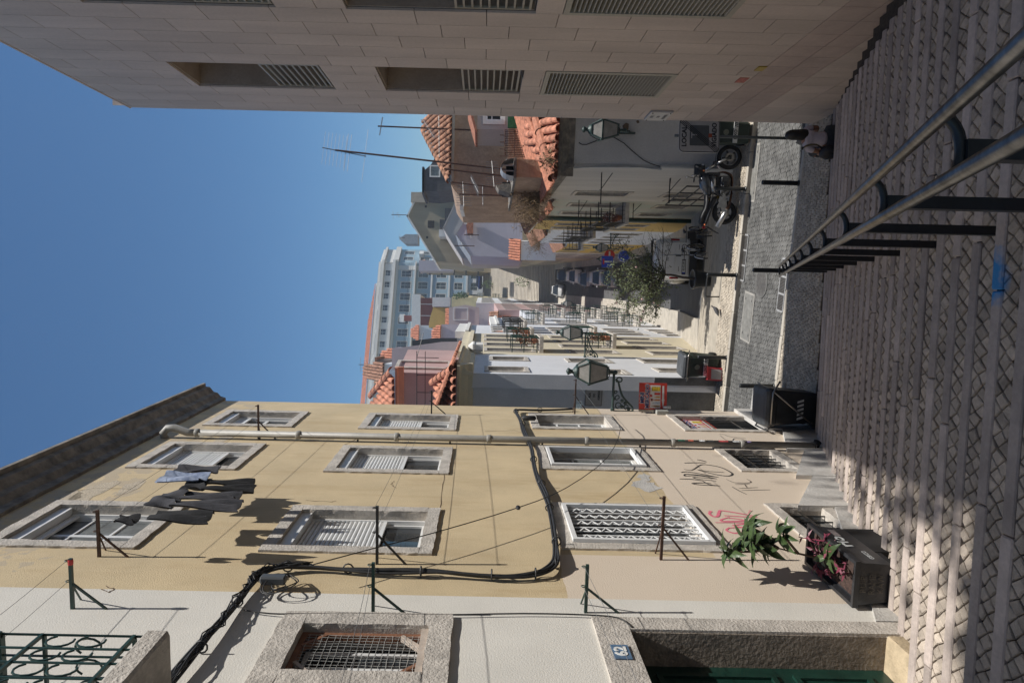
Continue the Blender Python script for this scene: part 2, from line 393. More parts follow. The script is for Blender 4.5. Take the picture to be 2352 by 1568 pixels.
def stone_surround(x0, x1, z0, z1, s, out=.03, seg=.09):
    """four stone bars with chipped edges"""
    mb = MB()
    def bar(a, b, c, d):
        n = max(2, int(max(b-a, d-c)/seg)); hor = (b-a) > (d-c); R = []
        for i in range(n+1):
            t = i/n; j = lambda: rnd(-.007, .007)
            if hor: x = a+(b-a)*t; R.append([(x,.05,c),(x,-out,c+j()),(x,-out+rnd(0,.006),d+j()),(x,.05,d)])
            else: z = c+(d-c)*t; R.append([(b,.05,z),(b+j(),-out,z),(a+j(),-out+rnd(0,.006),z),(a,.05,z)])
        mb.rings(R, True, True)
    bar(x0, x1, z1-s, z1); bar(x0, x1, z0, z0+s); bar(x0, x0+s, z0+s, z1-s); bar(x1-s, x1, z0+s, z1-s)
    return mb
def opening(x0, x1, z0, z1, s=.15): return (x0+s, x1-s, z0+s, z1-s)
def win(parent, x0, x1, z0, z1, s=.15, depth=.2, fm=None, shut=0, mull='v', pane=None, sm=None, fw=.06, seg=.09, sill=False, label=None, rail=None, slats=True):
    fm = fm or white_pvc; pane = pane or pane_m
    wd = stone_surround(x0, x1, z0, z1, s, .028, seg).build('window', sm or lioz, parent)
    if label: wd['label'] = label
    a, b, c, d = opening(x0, x1, z0, z1, s); y1 = depth; y0 = depth-.055
    f = bars(a, b, c, d, fw, y0, y1)
    h = d - (d-c)*shut
    if mull == 'v': f.box((a+b)/2-fw/2, (a+b)/2+fw/2, y0+.006, y1-.002, c+fw, d-fw)
    if mull == 'h': f.box(a+fw, b-fw, y0+.006, y1-.002, c+(d-c)*.45, c+(d-c)*.45+fw)
    if mull == 'vh':
        f.box((a+b)/2-fw/2, (a+b)/2+fw/2, y0+.006, y1-.002, c+fw, d-fw)
        for q in (.36, .68): f.box(a+fw, (a+b)/2-fw/2, y0+.01, y1-.004, c+(d-c)*q, c+(d-c)*q+.03); f.box((a+b)/2+fw/2, b-fw, y0+.01, y1-.004, c+(d-c)*q, c+(d-c)*q+.03)
    f.build('frame', fm, wd)
    MB().box(a+fw*.5, b-fw*.5, y1-.03, y1-.02, c+fw*.5, d-fw*.5).build('pane', pane, wd)
    if sill: MB().box(x0-.03, x1+.03, -.075, -.03, z0-.02, z0+.05).build('sill', sm or lioz, wd)
    if shut:
        MB().box(a, b, .02, y0-.004, d-.13, d-.004).build('shutter_box', fm, wd)
        sh = .052; n = int((d-.13-h)/sh)
        if slats:
            key = (round(b-a, 3))
            if key not in SLAT:
                m = MB(); w2 = (b-a)/2-.012; p = [(.012,0),(-.004,.008),(-.008,.026),(-.004,.044),(.012,.05)]
                m.rings([[(-w2, u, v) for u, v in p], [(w2, u, v) for u, v in p]], True, True); SLAT[key] = m.mesh('slat', slat_m)
            for i in range(n): inst('slat', SLAT[key], wd, Matrix.Translation(((a+b)/2, y0-.03, d-.13-sh*(i+1))))
        MB().box(a+.012, b-.012, y0-.04, y0-.008, d-.13-sh*n-.05, d-.13-sh*n-.004).build('bottom_rail', fm, wd)
        for x in (a, b-.03): MB().box(x, x+.03, y0-.05, y0-.004, c, d-.13).build('shutter_guide', fm, wd)
    return wd
def gwin(parent, x0, x1, z0, z1, s=.14, nv=6, nh=2, depth=.12):
    """cellar window behind an iron grille"""
    wd = stone_surround(x0, x1, z0, z1, s, .03).build('window', lioz, parent); a, b, c, d = opening(x0, x1, z0, z1, s)
    MB().box(a, b, depth-.02, depth-.01, c, d).build('pane', pane_m, wd)
    bar = MB().tube([(0,0,0),(0,0,d-c)], .011, 6).mesh('grille_bar', dark_iron)
    for i in range(nv): inst('grille_bar', bar, wd, Matrix.Translation((a+(b-a)*(i+.5)/nv, .055, c)))
    for i in range(nh): MB().box(a, b, .035, .047, c+(d-c)*(i+1)/(nh+1)-.016, c+(d-c)*(i+1)/(nh+1)+.016).build('grille_band', steel, wd)
    return wd
# ================================================================== YELLOW HOUSE (left of the stairs)
def paint_wall(name):
    """ochre paint above, peach below, weathered; the paint edge is stepped as on the wall"""
    m = M(name, (.56,.445,.275), .92, .11, .9, .28, 70, fine=.06)
    t = m.node_tree; N = t.nodes; L = t.links; b = N['Principled BSDF']; src = b.inputs['Base Color'].links[0].from_socket
    def mth(op, a, c, v3=None):
        n = N.new('ShaderNodeMath'); n.operation = op
        for i, q in enumerate((a, c, v3)):
            if q is None: continue
            if isinstance(q, (int, float)): n.inputs[i].default_value = q
            else: L.new(q, n.inputs[i])
        return n.outputs[0]
    tc = N.new('ShaderNodeTexCoord'); sx = N.new('ShaderNodeSeparateXYZ'); L.new(tc.outputs['Object'], sx.inputs[0])
    nz = N.new('ShaderNodeTexNoise'); nz.inputs['Scale'].default_value = 5; nz.inputs['Detail'].default_value = 6; L.new(tc.outputs['Object'], nz.inputs[0])
    wob = mth('MULTIPLY_ADD', nz.outputs['Fac'], .09, -.045)
    near_ = mth('LESS_THAN', sx.outputs[0], 7.42)
    thr = mth('MULTIPLY_ADD', near_, 1.72, 3.92); hgt = mth('ADD', sx.outputs[2], wob)
    peach = mth('LESS_THAN', hgt, thr)
    def mix(f, a, c):
        x = N.new('ShaderNodeMix'); x.data_type = 'RGBA'; L.new(f, x.inputs['Factor']) if not isinstance(f, float) else None
        L.new(a, x.inputs[6]) if not isinstance(a, tuple) else setattr(x.inputs[6], 'default_value', (*a,1))
        L.new(c, x.inputs[7]) if not isinstance(c, tuple) else setattr(x.inputs[7], 'default_value', (*c,1)); return x.outputs[2]
    # rain-worn streaks and dirty patches
    mp = N.new('ShaderNodeMapping'); mp.inputs['Scale'].default_value = (1.6, 1, .35); L.new(tc.outputs['Object'], mp.inputs[0])
    n2 = N.new('ShaderNodeTexNoise'); n2.inputs['Scale'].default_value = 1.3; n2.inputs['Detail'].default_value = 8; n2.inputs['Roughness'].default_value = .7; L.new(mp.outputs[0], n2.inputs[0])
    r = N.new('ShaderNodeMapRange'); r.inputs[1].default_value = .5; r.inputs[2].default_value = .72; L.new(n2.outputs['Fac'], r.inputs[0])
    r2 = mth('MULTIPLY', r.outputs[0], .62); o = mix(r2, src, (.40,.28,.14))
    # patched, scaling plaster high up by the third and second upper windows
    n3 = N.new('ShaderNodeTexNoise'); n3.inputs['Scale'].default_value = 3.2; n3.inputs['Detail'].default_value = 7; L.new(tc.outputs['Object'], n3.inputs[0])
    hi = N.new('ShaderNodeMapRange'); hi.inputs[1].default_value = 9.6; hi.inputs[2].default_value = 11.2; L.new(sx.outputs[2], hi.inputs[0])
    sc = mth('GREATER_THAN', mth('MULTIPLY', n3.outputs['Fac'], hi.outputs[0]), .50); o = mix(sc, o, (.47,.385,.27))
    n4 = N.new('ShaderNodeTexNoise'); n4.inputs['Scale'].default_value = 1.6; n4.inputs['Detail'].default_value = 4; L.new(tc.outputs['Object'], n4.inputs[0])
    pc = N.new('ShaderNodeValToRGB'); pc.color_ramp.elements[0].color = (.60,.50,.39,1); pc.color_ramp.elements[1].color = (.69,.585,.47,1); L.new(n4.outputs['Fac'], pc.inputs[0])
    o = mix(peach, o, pc.outputs[0])
    # bare cement patch under the middle window
    L.new(o, b.inputs['Base Color']); return m
yel = paint_wall('ochre plaster')
cream_pl = M('cream plaster', (.66,.63,.57), .92, .06, 1.2, .22, 70, fine=.04)
plinth_m = M('grey cement plinth', (.48,.46,.43), .9, .18, 2.5, .5, 40)
peel = M('dry flaking plaster', (.47,.40,.30), .95, .2, 6, .5, 40)
cornice_m = M('stained stone cornice', (.28,.25,.21), .95, .3, 4, .8, 18, col2=(.09,.085,.08), fine=.12)
yh = thing('yellow_house', 'tall ochre and peach plastered house with three columns of windows beside the stairs', 'house', FL.P, FL.rz)
C1, C2, C3 = (12.82, 14.15), (10.14, 11.6), (7.32, 8.7)
C1b = (13.12, 14.42); C2b = (10.5, 11.84); C3b = (7.54, 9.0)
cw = [(*C1b, 3.78, 5.5), (*C2b, 3.72, 5.55), (*C3b, 3.68, 5.58),
      (*C1, 6.95, 8.78), (*C2, 6.95, 8.8), (*C3, 6.98, 8.84), (*C1, 10.02, 11.68), (*C2, 10.1, 11.72), (*C3, 10.15, 11.82)]
gw = [(13.2, 14.6, .55, 2.55), (10.6, 11.96, 1.36, 2.44), (7.62, 9.13, 1.86, 2.7)]
SW = 6.44; SE = 15.15
body(yh, 'wall', yel, SW, SE, -1.5, 12.3, 9, [opening(*q) for q in cw] + [opening(*q, .14) for q in gw])
win(yh, *cw[0], mull='vh', pane=pane_cur); win(yh, *cw[1], mull='vh', pane=pane_cur)
bars(C2b[0]+.16, C2b[1]-.16, 3.9, 5.38, .05, -.06, .03).build('storm_frame', white_pvc, yh)
g = win(yh, *cw[2], mull=None)                                    # window behind the white lattice grille
a, b, c, d = opening(*cw[2]); bars(a, b, c, d, .05, -.07, .02).build('grille_frame', white_pvc, g)
gb = MB().tube([(0,0,0),(0,0,d-c-.1)], .011, 6).mesh('grille_bar', white_pvc)
for i in range(9): inst('grille_bar', gb, g, Matrix.Translation((a+.1+(b-a-.2)*i/8, -.02, c+.05)))
for k in range(5):
    x0 = a+.1+(b-a-.2)*(k*2)/9; zz = MB()
    for i in range(11):
        z = c+.08+(d-c-.2)*i/11; zz.beam((x0,-.035,z),(x0+.11,-.035,z+(d-c-.2)/22),.006,.016); zz.beam((x0+.11,-.035,z+(d-c-.2)/22),(x0,-.035,z+(d-c-.2)/11),.006,.016)
    zz.build('scissor_lattice', white_pvc, g)
for q, sh in zip(cw[3:6], (.62, .6, .68)): win(yh, *q, shut=sh, mull='h')
win(yh, *cw[6], shut=.25, mull='h'); win(yh, *cw[7], shut=.66, mull='h'); win(yh, *cw[8], shut=.16, mull='vh', pane=pane_cur)
gwin(yh, *gw[0], nv=9); gwin(yh, *gw[1], nv=6); gwin(yh, *gw[2], nv=6, nh=1)
# plinth: cement skirting that follows the stairs in steps
for i, x in enumerate([6.46, 7.6, 8.98, 10.3, 11.8, 13.3]):
    x1 = [7.6, 8.98, 10.3, 11.8, 13.3, 15.15][i]; Ya, Yb = x*.994, x1*.994
    za, zb = zst(Ya, xl(Ya)), zst(Yb, xl(Yb)); h = (.18, .15, .62, .55, .6, .95)[i]; h2 = (.18, .14, .3, .3, .6, .9)[i]
    MB().prism([(x+.003,0,za-1.2),(x1-.003,0,zb-1.2),(x1-.003,0,zb+h2),(x+.003,0,za+h)], (0,-.045-.006*i,0), (0,.02,0)).build('plinth', plinth_m, yh)
# eaves cornice with mouldings and the edge of the roof
def moulding(x0, x1, prof, n, jit): 
    R = []
    for i in range(n+1):
        x = x0+(x1-x0)*i/n; R.append([(x, -o+rnd(-jit,jit), z+rnd(-jit,jit)) for o, z in prof])
    return MB().rings(R, True, True)
moulding(SW-.05, SE+.12, [(-.05,12.15),(.05,12.15),(.07,12.27),(.15,12.33),(.17,12.42),(.28,12.5),(.29,12.6),(-.05,12.6)], 60, .008).build('cornice', cornice_m, yh)
rf = MB().prism([(SW,-.36,12.60),(SW,-.36,12.66),(SW,4.2,14.6),(SW,8.9,12.7),(SW,8.9,12.6)], (-.05,0,0), (SE-SW+.14,0,0)).build('roof', cornice_m, yh)
tm = MB(); 
tl = tm.rings([[(.085*math.cos(math.pi*j/5), y, .075*math.sin(math.pi*j/5)+z) for j in range(6)] for y, z in ((0,0),(.4,.16))], close=False).mesh('roof_tile', tile_old)
for i in range(0): inst('roof_tile', tl, rf, Matrix.Translation((SW+.02+i*.2, -.42+rnd(-.02,.02), 12.67)))
# hairline cracks and a flaked strip between the top windows
def wp(pts, o=.003): return [Vector((FL.px(x, y, o)[0], -o, FL.px(x, y, o)[1])) for x, y in pts]
ck = M('crack', (.13,.085,.05), .95)
for pts in ([(1036,1030),(1022,1075),(1018,1110),(1010,1168)],[(905,1104),(898,1112),(910,1120)],[(828,1000),(810,1012),(790,1022)],[(700,1148),(760,1152),(772,1150)],[(243,1345),(262,1352),(250,1360),(232,1352)],[(1112,990),(1180,988),(1210,996)],[(1428,1500),(1290,1168),(1270,1172)][1:],[(430,1010),(500,1002),(560,1006)],[(150,1130),(220,1120),(300,1122)]):
    p = wp(pts); n = []; 
    for a, b in zip(p, p[1:]): n += [a.lerp(b, i/5)+Vector((rnd(-.012,.012),0,rnd(-.012,.012))) for i in range(5)]
    MB().ribbon(n+[p[-1]], [rnd(.004,.014) for _ in range(len(n)+1)]).build('crack', ck, yh)
for cx, cy, rx, rz_ in ((215,1128,.55,.2),(300,1118,.4,.12),(520,1003,.6,.14),(160,1140,.3,.15),(640,1000,.25,.06)):
    s_, z_ = FL.px(cx, cy)
    MB().add([(s_+rx*rnd(.6,1.1)*math.cos(a), -.0025, z_+rz_*rnd(.5,1.2)*math.sin(a)) for a in [.42*i for i in range(15)]], [tuple(range(15))]).build('flaked_plaster', peel, yh)
for cx, cy, rx, rz_ in ((1485,1115,.30,.22),(1480,1095,.2,.12)):
    s_, z_ = FL.px(cx, cy)
    MB().add([(s_+rx*rnd(.6,1.1)*math.cos(a), -.003-.0005*rx, z_+rz_*rnd(.5,1.2)*math.sin(a)) for a in [.42*i for i in range(15)]], [tuple(range(15))]).build('cement_patch', plinth_m, yh)
# downpipe ---------------------------------------------------------------
pipe_m = M('grey painted pipe', (.30,.285,.255), .5, .12, 3, .1, 30)
dp = thing('downpipe', 'grey drainpipe with stickers running down the ochre house between two window columns', 'drainpipe', FL.w(11.92,-.1,0), FL.rz)
zb = zst(11.85, -1.8)+.1
MB().tube([(0,.12,11.95),(0,.02,11.98),(0,-.07,11.9),(0,-.08,11.78),(.0,0,11.55),(0,.0,11.4)], .065, 12).build('elbow', pipe_m, dp, True)
MB().tube([(0,0,11.42),(0,0,zb)], .058, 14).build('pipe', pipe_m, dp, True)
for z in (11.35, 9.6, 7.9, 6.3, 4.6, 3.1, 1.9): MB().lathe([(.064,0),(.072,.01),(.072,.07),(.064,.08)], 14, (0,0,z)).build('collar', pipe_m, dp, True)
for z in (10.3, 8.6, 7.0, 5.4, 3.7, 2.3): MB().box(-.012,.012,0,.1,z,z+.03).build('pipe_clip', dark_iron, dp)
MB().tube([(0,0,zb+.05),(.02,-.01,zb-.02),(.05,-.06,zb-.06)], .066, 12).build('shoe', black_rub, dp, True)
for z, co, h in ((2.95,(.02,.12,.08),.12),(2.8,(.5,.12,.08),.09),(2.6,(.7,.7,.7),.1),(2.45,(.06,.06,.06),.1),(2.2,(.55,.1,.1),.16),(2.0,(.5,.5,.5),.12),(1.8,(.25,.2,.4),.07)):
    MB().rings([[(.0595*math.cos(a), -.0595*math.sin(a), z+q) for q in (0,h)] for a in [.5+.3*i for i in range(7)]], close=False).build('sticker', M(f'sticker {z}', co, .5, .5, 30, fine=.3), dp)
# ================================================================== WHITE HOUSE no. 62
wh = thing('white_house', 'cream plastered house with green door 62 in the nearest left corner', 'house', FL.P, FL.rz)
dz0 = 2.98; door = (4.6, 5.87, dz0, 5.18); mesh_w = (4.0, 6.08, 6.5, 8.18)
body(wh, 'wall', cream_pl, .5, SW, -1, 12.9, 9, [(door[0], door[1], dz0, door[3]), opening(4.98, 6.05, 6.7, 8.17, .2), (3.3, 4.62, 8.95, 11.2)], .36)
k = MB()   # stone jambs and lintel
k.box(door[1], door[1]+.2, -.025, .05, dz0-.4, door[3]); k.box(door[0]-.3, door[1]+.2, -.025, .05, door[3]+.002, door[3]+.3)
sur = stone_surround(door[0]-.25, door[1]+.22, door[3], door[3]+.26, .12, .03); sur = k.build('door_surround', lioz, wh)
MB().box(door[1]-.012, door[1]-.002, .0, .34, dz0, door[3]-.004).build('rough_jamb', rough_stone, wh)
door_g = M('dark green door paint', (.008,.033,.024), .35, .25, 3, .1, 20, spec=.5)
dr = MB().box(door[0], door[1]-.015, .30, .34, dz0+.02, door[3]-.004).build('door', door_g, wh)
for x0, x1 in ((door[0]+.12, door[0]+.6), (door[0]+.7, door[1]-.14)):
    for z0, z1 in ((dz0+.2, dz0+.85), (dz0+1.0, door[3]-.2)): bars(x0, x1, z0, z1, .045, .275, .30).build('panel_moulding', door_g, dr)
brass = M('tarnished brass', (.35,.24,.1), .35, .3, 9, metal=.9)
MB().lathe([(.045,0),(.045,-.012),(.015,-.03),(.03,-.05),(.03,-.07)], 12, (door[1]-.55,.3,dz0+.95), 'y').build('knob', brass, dr, True)
MB().box(door[1]-.6, door[1]-.5, .29, .3, dz0+1.1, dz0+1.16).build('lock_plate', rust_iron, dr)
MB().tube([(door[1]-.55,.24,dz0+.93),(door[1]-.5,.2,dz0+.85),(door[1]-.47,.24,dz0+.78)], .008, 6).build('blue_cord', M('blue cord', (.02,.15,.5), .6), dr)
st_och = M('ochre stained stone', (.44,.35,.23), .9, .3, 4, .5, 40)
MB().bev(door[0]-.2, door[1]-.01, -.02, .36, dz0-.6, dz0+.01, .015).build('threshold', st_och, wh)
MB().bev(door[0]-.3, door[1]+.02, -.3, -.03, dz0-.9, dz0-.16, .015).build('door_step', st_och, wh)
MB().prism([(6.08,0,1.5),(6.43,0,1.5),(6.43,0,2.8),(6.08,0,2.95)], (0,-.03,0), (0,.02,0)).build('plinth', plinth_m, wh)
w5 = stone_surround(4.98, 6.05, 6.7, 8.17, .2, .035).build('window', lioz, wh)
a, b, c, d = opening(4.98, 6.05, 6.7, 8.17, .2); wood = M('brown weathered wood', (.22,.10,.055), .7, .25, 6, .3, 40); wood_p = M('pale wood', (.45,.38,.32), .7, .2, 6)
bars(a, b, c, d, .05, .05, .11).build('wooden_frame', wood, w5)
for p, q, m in (((a+.05,.06,d-.22),(a+.22,.06,d-.05),wood_p),((b-.05,.06,d-.22),(b-.22,.06,d-.05),wood),((b-.05,.06,c+.22),(b-.22,.06,c+.05),wood_p),((a+.05,.06,c+.22),(a+.22,.06,c+.05),wood)):
    MB().beam(p, q, .05, .03).build('corner_brace', m, w5)
MB().box(a, b, .0, .05, c, c+.06).build('sill_board', wood_p, w5)
MB().box(a, b, .20, .21, c, d).build('pane', pane_m, w5); bars(a+.1, b-.1, c+.05, d-.05, .035, .17, .19).box((a+b)/2-.02,(a+b)/2+.02,.171,.189,c+.1,d-.1).build('sash', white_pvc, w5)
net = MB(); n = 14; e = 18
for i in range(n): x = a+.06+(b-a-.12)*i/(n-1); net.tube([(x+rnd(-.006,.006), .04+rnd(-.004,.004), c+.06+(d-c-.12)*t/6) for t in range(7)], .002, 4)
for i in range(e): z = c+.08+(d-c-.16)*i/(e-1); net.tube([(a+.06+(b-a-.12)*t/6, .036+rnd(-.004,.004), z+rnd(-.006,.006)) for t in range(7)], .002, 4)
net.build('wire_netting', M('galvanised wire', (.42,.42,.4), .4, .1), w5, kind='stuff')
win(wh, 3.15, 4.75, 8.85, 11.35, mull='v')
moulding(.5, SW-.06, [(-.05,12.7),(.05,12.7),(.09,12.85),(.25,12.95),(.26,13.1),(-.05,13.1)], 20, .004).build('cornice', cornice_m, wh)
# number plate
npl = MB().box(-.1,.1,-.008,0,-.07,.07).build('number_plate', M('blue enamel', (.10,.17,.27), .35, .3, 9), None, loc=FL.w(5.5,-.03,5.33)); npl.rotation_euler.z = FL.rz
tag(npl, 'blue enamel number plate reading 62 above the green door', 'house number')
text('62', .135, M('white enamel', (.75,.75,.72), .4), npl, (0,-.011,0), bold=.004)
# balcony
bc = thing('balcony', 'stone balcony with green scrolled iron railing high on the cream house', 'balcony', FL.w(4.0,0,8.62), FL.rz)
MB().bev(-1.2, .85, -.52, -.002, 0, .17, .02).build('slab', lioz, bc)
def scroll_rail(x0, x1, y, z0, z1):
    mb = MB(); mb.beam((x0,y,z1),(x1,y,z1),.045,.03); mb.beam((x0,y,z0+.06),(x1,y,z0+.06),.03,.02); mb.beam((x0,y,(z0+z1)/2+.2),(x1,y,(z0+z1)/2+.2),.025,.02)
    n = max(1, int((x1-x0)/.16))
    for i in range(n+1): x = x0+(x1-x0)*i/n; mb.tube([(x,y,z0),(x,y,z1)], .009, 5)
    for i in range(n):
        x = x0+(x1-x0)*(i+.5)/n; r = .07
        for zc in ((z0+z1)/2-.18, (z0+z1)/2+.03): mb.tube([(x+r*math.cos(t), y-.005, zc+r*1.3*math.sin(t)) for t in [.6+.5*q for q in range(10)]], .008, 5)
    return mb
scroll_rail(-1.15, .8, -.49, .17, 1.15).build('front_railing', green_iron, bc)
e = MB(); e.beam((.8,-.49,1.15),(.8,-.02,1.15),.045,.03); e.beam((.8,-.49,.23),(.8,-.02,.23),.03,.02); e.beam((.8,-.49,.85),(.8,-.02,.85),.025,.02)
for i in range(4): e.tube([(.8,-.49+.155*i,.17),(.8,-.49+.155*i,1.15)], .009, 5)
for i in range(3): e.tube([(.8, -.41+.155*i+.06*math.cos(t), .55+.09*math.sin(t)) for t in [.6+.5*q for q in range(10)]], .008, 5)
e.build('side_railing', green_iron, bc)
# ================================================================== STONE BUILDING (right of the stairs)
panel_m = M('honed limestone panel', (.53,.445,.385), .75, .12, 1.6, .12, 40, rv=.07, fine=.06, streak=True)
clean_m = M('scrubbed limestone panel', (.45,.36,.315), .8, .12, 2.2, .1, 40, rv=.05, fine=.05)
back_m = M('shadow gap', (.05,.045,.04), .9)
louv_m = M('beige lacquered louvre', (.36,.33,.265), .5, .08, 3)
sb = thing('stone_building', 'modern limestone clad building with deep window slots on the right of the stairs', 'building', FR.P+Vector((0,0,-.28)), FR.rz)
sb.scale = (1.043,)*3
SX1 = 16.0; ZT = 13.28
# strip layout: the openings fall on whole strips
XB = [.0+.0, .42, .86, 1.30, 1.74]; 
edges = [0, .11, .59, 1.06, 1.52, 1.93, 2.34, 2.76, 3.2, 3.62, 4.03, 4.45, 4.88, 5.29, 5.7, 6.12]
x = 6.12
while x < SX1-.05: x += .44; edges.append(x)
P0 = .0
op = []
for (a, b) in ((1.52, 2.76), (4.88, 6.12), (8.76, 10.08)):
    op += [(a, b, 9.05, 11.34), (a, b, 5.96, 8.2)]
lv = [(1.52, 2.76, 3.62, 5.62), (4.88, 6.12, 3.62, 5.62)]
hl = op+lv
mb = MB()
mb.box(.03, SX1, .03, 10, -1, ZT-.02)
core = body(sb, 'core', back_m, .02, SX1, -1, ZT-.01, 10, [(a,b,c,d) for a,b,c,d in hl], .42)
core.location.y = .035
PH = .87
def panel(x0, x1, z0, z1, m=None):
    g = .0035; nm = MB().box(x0+g, x1-g, -.0, .03, z0+g*1.3, z1-g*1.3)
    nm.build('panel', m or panel_m, sb)
cnt = 0; rest = MB()
BAND0, BAND1 = 1.64, 2.47
for i in range(len(edges)-1):
    x0, x1 = edges[i], edges[i+1]
    zs0 = [BAND1 + (0, .29, .58)[i % 3]*1.0 - PH]; z = zs0[0]
    lst = []; Y = 13.59-x1*1.043; floor = zst(Y, 4)-.25
    while z < ZT:
        lst.append((max(z, BAND1), min(z+PH, ZT))); z += PH
    segs = []
    for a, b in lst:
        pieces = [(a, b)]
        for h in hl:
            if h[0] < (x0+x1)/2 < h[1]:
                new = []
                for p, q in pieces:
                    if q <= h[2] or p >= h[3]: new.append((p, q)); continue
                    if p < h[2]: new.append((p, h[2]))
                    if q > h[3]: new.append((h[3], q))
                pieces = new
        segs += [p for p in pieces if p[1]-p[0] > .03]
    for p, q in segs:
        if x0 < 8.4: panel(x0, x1, p, q)
        else: rest.box(x0+.0035, x1-.0035, 0, .03, p+.004, q-.004)
    for a, b in ((BAND0, (BAND0+BAND1)/2), ((BAND0+BAND1)/2, BAND1)):
        if b > floor: 
            if x0 < 8.4: panel(x0, x1, a, b, clean_m)
    a = BAND0-.6
    while a+.6 > -.3:
        if a+.6 > floor and x0 < 8.4: panel(x0, x1, max(a, -.3), a+.6)
        a -= .6
[rest.box(a, b, .7+q, 1.5+q, ZT, ZT+h) for a, b, q, h in ((.9,1.5,.1,.5),(2.3,3.3,.2,.8),(4.0,4.5,.1,.45),(5.2,6.6,.3,.95),(7.4,7.9,.2,.6))]  # unseen boxes added on the roof to make the cast shadow edge uneven
rest.build('panels_and_shadow_boxes', M('honed limestone panels', (.53,.445,.385), .75, .1, 2.2, .12, 40, rv=.07, isl=True), sb, kind='stuff')
# end wall panels towards the crossing street
k = MB()
for i in range(5):
    for j in range(16): k.box(-.002, .018, .035+i*.9, .93+i*.9, -.3+j*PH+.004, -.3+(j+1)*PH-.004)
k.build('end_panels', M('honed limestone panels', (.53,.445,.385)), sb, kind='stuff')
reveal = M('brown limestone reveal', (.34,.27,.215), .8, .12, 3, .15, 40)
for n, (a, b, c, d) in enumerate(op):
    wd = MB().box(a, b, .40, .42, c, d).build('window', reveal, sb)
    k = MB(); k.box(b-.016, b-.004, .04, .40, c+.004, d-.004); k.box(a+.004, a+.016, .04, .40, c+.004, d-.004); k.box(a+.02, b-.02, .04, .4, d-.016, d-.004)
    k.build('reveal', reveal, wd)
    bars(a+.12, b-.35, c+.05, d-.05, .05, .35, .395).build('frame', louv_m, wd)
    MB().box(a+.14, b-.37, .38, .39, c+.07, d-.07).build('pane', pane_m, wd)
    rl = MB(); top = c+.95
    bars(a+.02, b-.1, c+.04, top, .03, .03, .06).build('guard_frame', louv_m, wd)
    gbar = MB().box(a+.05, b-.13, .035, .055, -.012, .012).mesh('guard_bar', louv_m)
    for i in range(8): inst('guard_bar', gbar, wd, Matrix.Translation((0,0,c+.14+i*.1)))
for a, b, c, d in lv:
    wd = bars(a+.004, b-.004, c+.004, d-.004, .07, -.012, .06).build('louvre', louv_m, sb)
    p = [(-.008,0),(-.004,.012),(.05,.03),(.05,.02)]
    lm = MB().rings([[(a+.075, u, v) for u, v in p], [(b-.075, u, v) for u, v in p]], True, True).mesh('slat', louv_m)
    n = 34
    for i in range(n): inst('slat', lm, wd, Matrix.Translation((0,0,c+.08+(d-c-.16)*i/n)))
    MB().box(a, b, .2, .21, c, d).build('mesh_backing', back_m, wd)
MB().box(-.02, SX1, -.012, .3, ZT, ZT+.03).build('coping', panel_m, sb)
rl = MB()
for i in range(4): rl.tube([(7.9, -.02+0, ZT+.15+.13*i),(SX1, -.02, ZT+.15+.13*i)], .014, 6)
for x in (7.9, 9.4, 10.9): rl.box(x-.02, x+.02, -.03, -.0, ZT, ZT+.62)
rl.build('roof_railing', steel, sb)
# plaques on the stone
def plaque(loc, w_, h_, lines, label, name, m, tm, size, t=.03, rz=0):
    o = MB().bev(-w_/2, w_/2, -t, 0, -h_/2, h_/2, .004).build(name, m, None, loc=loc); o.rotation_euler.z = rz; tag(o, label, 'sign')
    for i, s in enumerate(lines): text(s, size, tm, o, (0, -t-.002, h_/2-(i+.75)*h_/(len(lines)+.5)), bold=.002)
    return o
ink = M('black sign paint', (.02,.02,.022), .6); white_st = M('white marble', (.5,.48,.46), .5, .08, 4)
q = FR.px(1516, 263, .03)
pq = plaque(FR.w(.42, -.004, q[1]), .62, .42, ['RUA', 'DO', 'ALMADA'], 'small white marble street plaque on the corner of the stone building', 'street_plaque', white_st, M('grey engraving', (.18,.18,.18), .6), .085, .04, FR.rz)
for x in (-.26,.26):
    for z in (-.17,.17): MB().lathe([(.012,0),(.012,-.012)], 8, (x,-.041,z), 'y').build('screw', dark_iron, pq)
q = FR.px(1747, 160, .02); o = plaque(FR.w(q[0], -.001, q[1]), .2, .13, [], 'small yellow notice plate low on the stone building', 'notice_plate', M('yellow plate', (.40,.28,.03), .5), ink, .1, .015, FR.rz)
q = FR.px(1704, 187, .02); o = plaque(FR.w(q[0], -.001, q[1]), .26, .15, [], 'small red notice sticker above the scrubbed band of the stone building', 'notice_plate', M('red plate', (.40,.09,.06), .5, .4, 30, fine=.3), ink, .1, .006, FR.rz)
# taller neighbour further up the stairs (out of the picture, it shades the foot of the view)
nb = thing('stone_block', 'taller limestone block standing further up on the right of the stairs', 'building', FR.P, FR.rz)
MB().box(10.55, 30, .4, 12, -1, 20).build('wall', panel_m, nb)

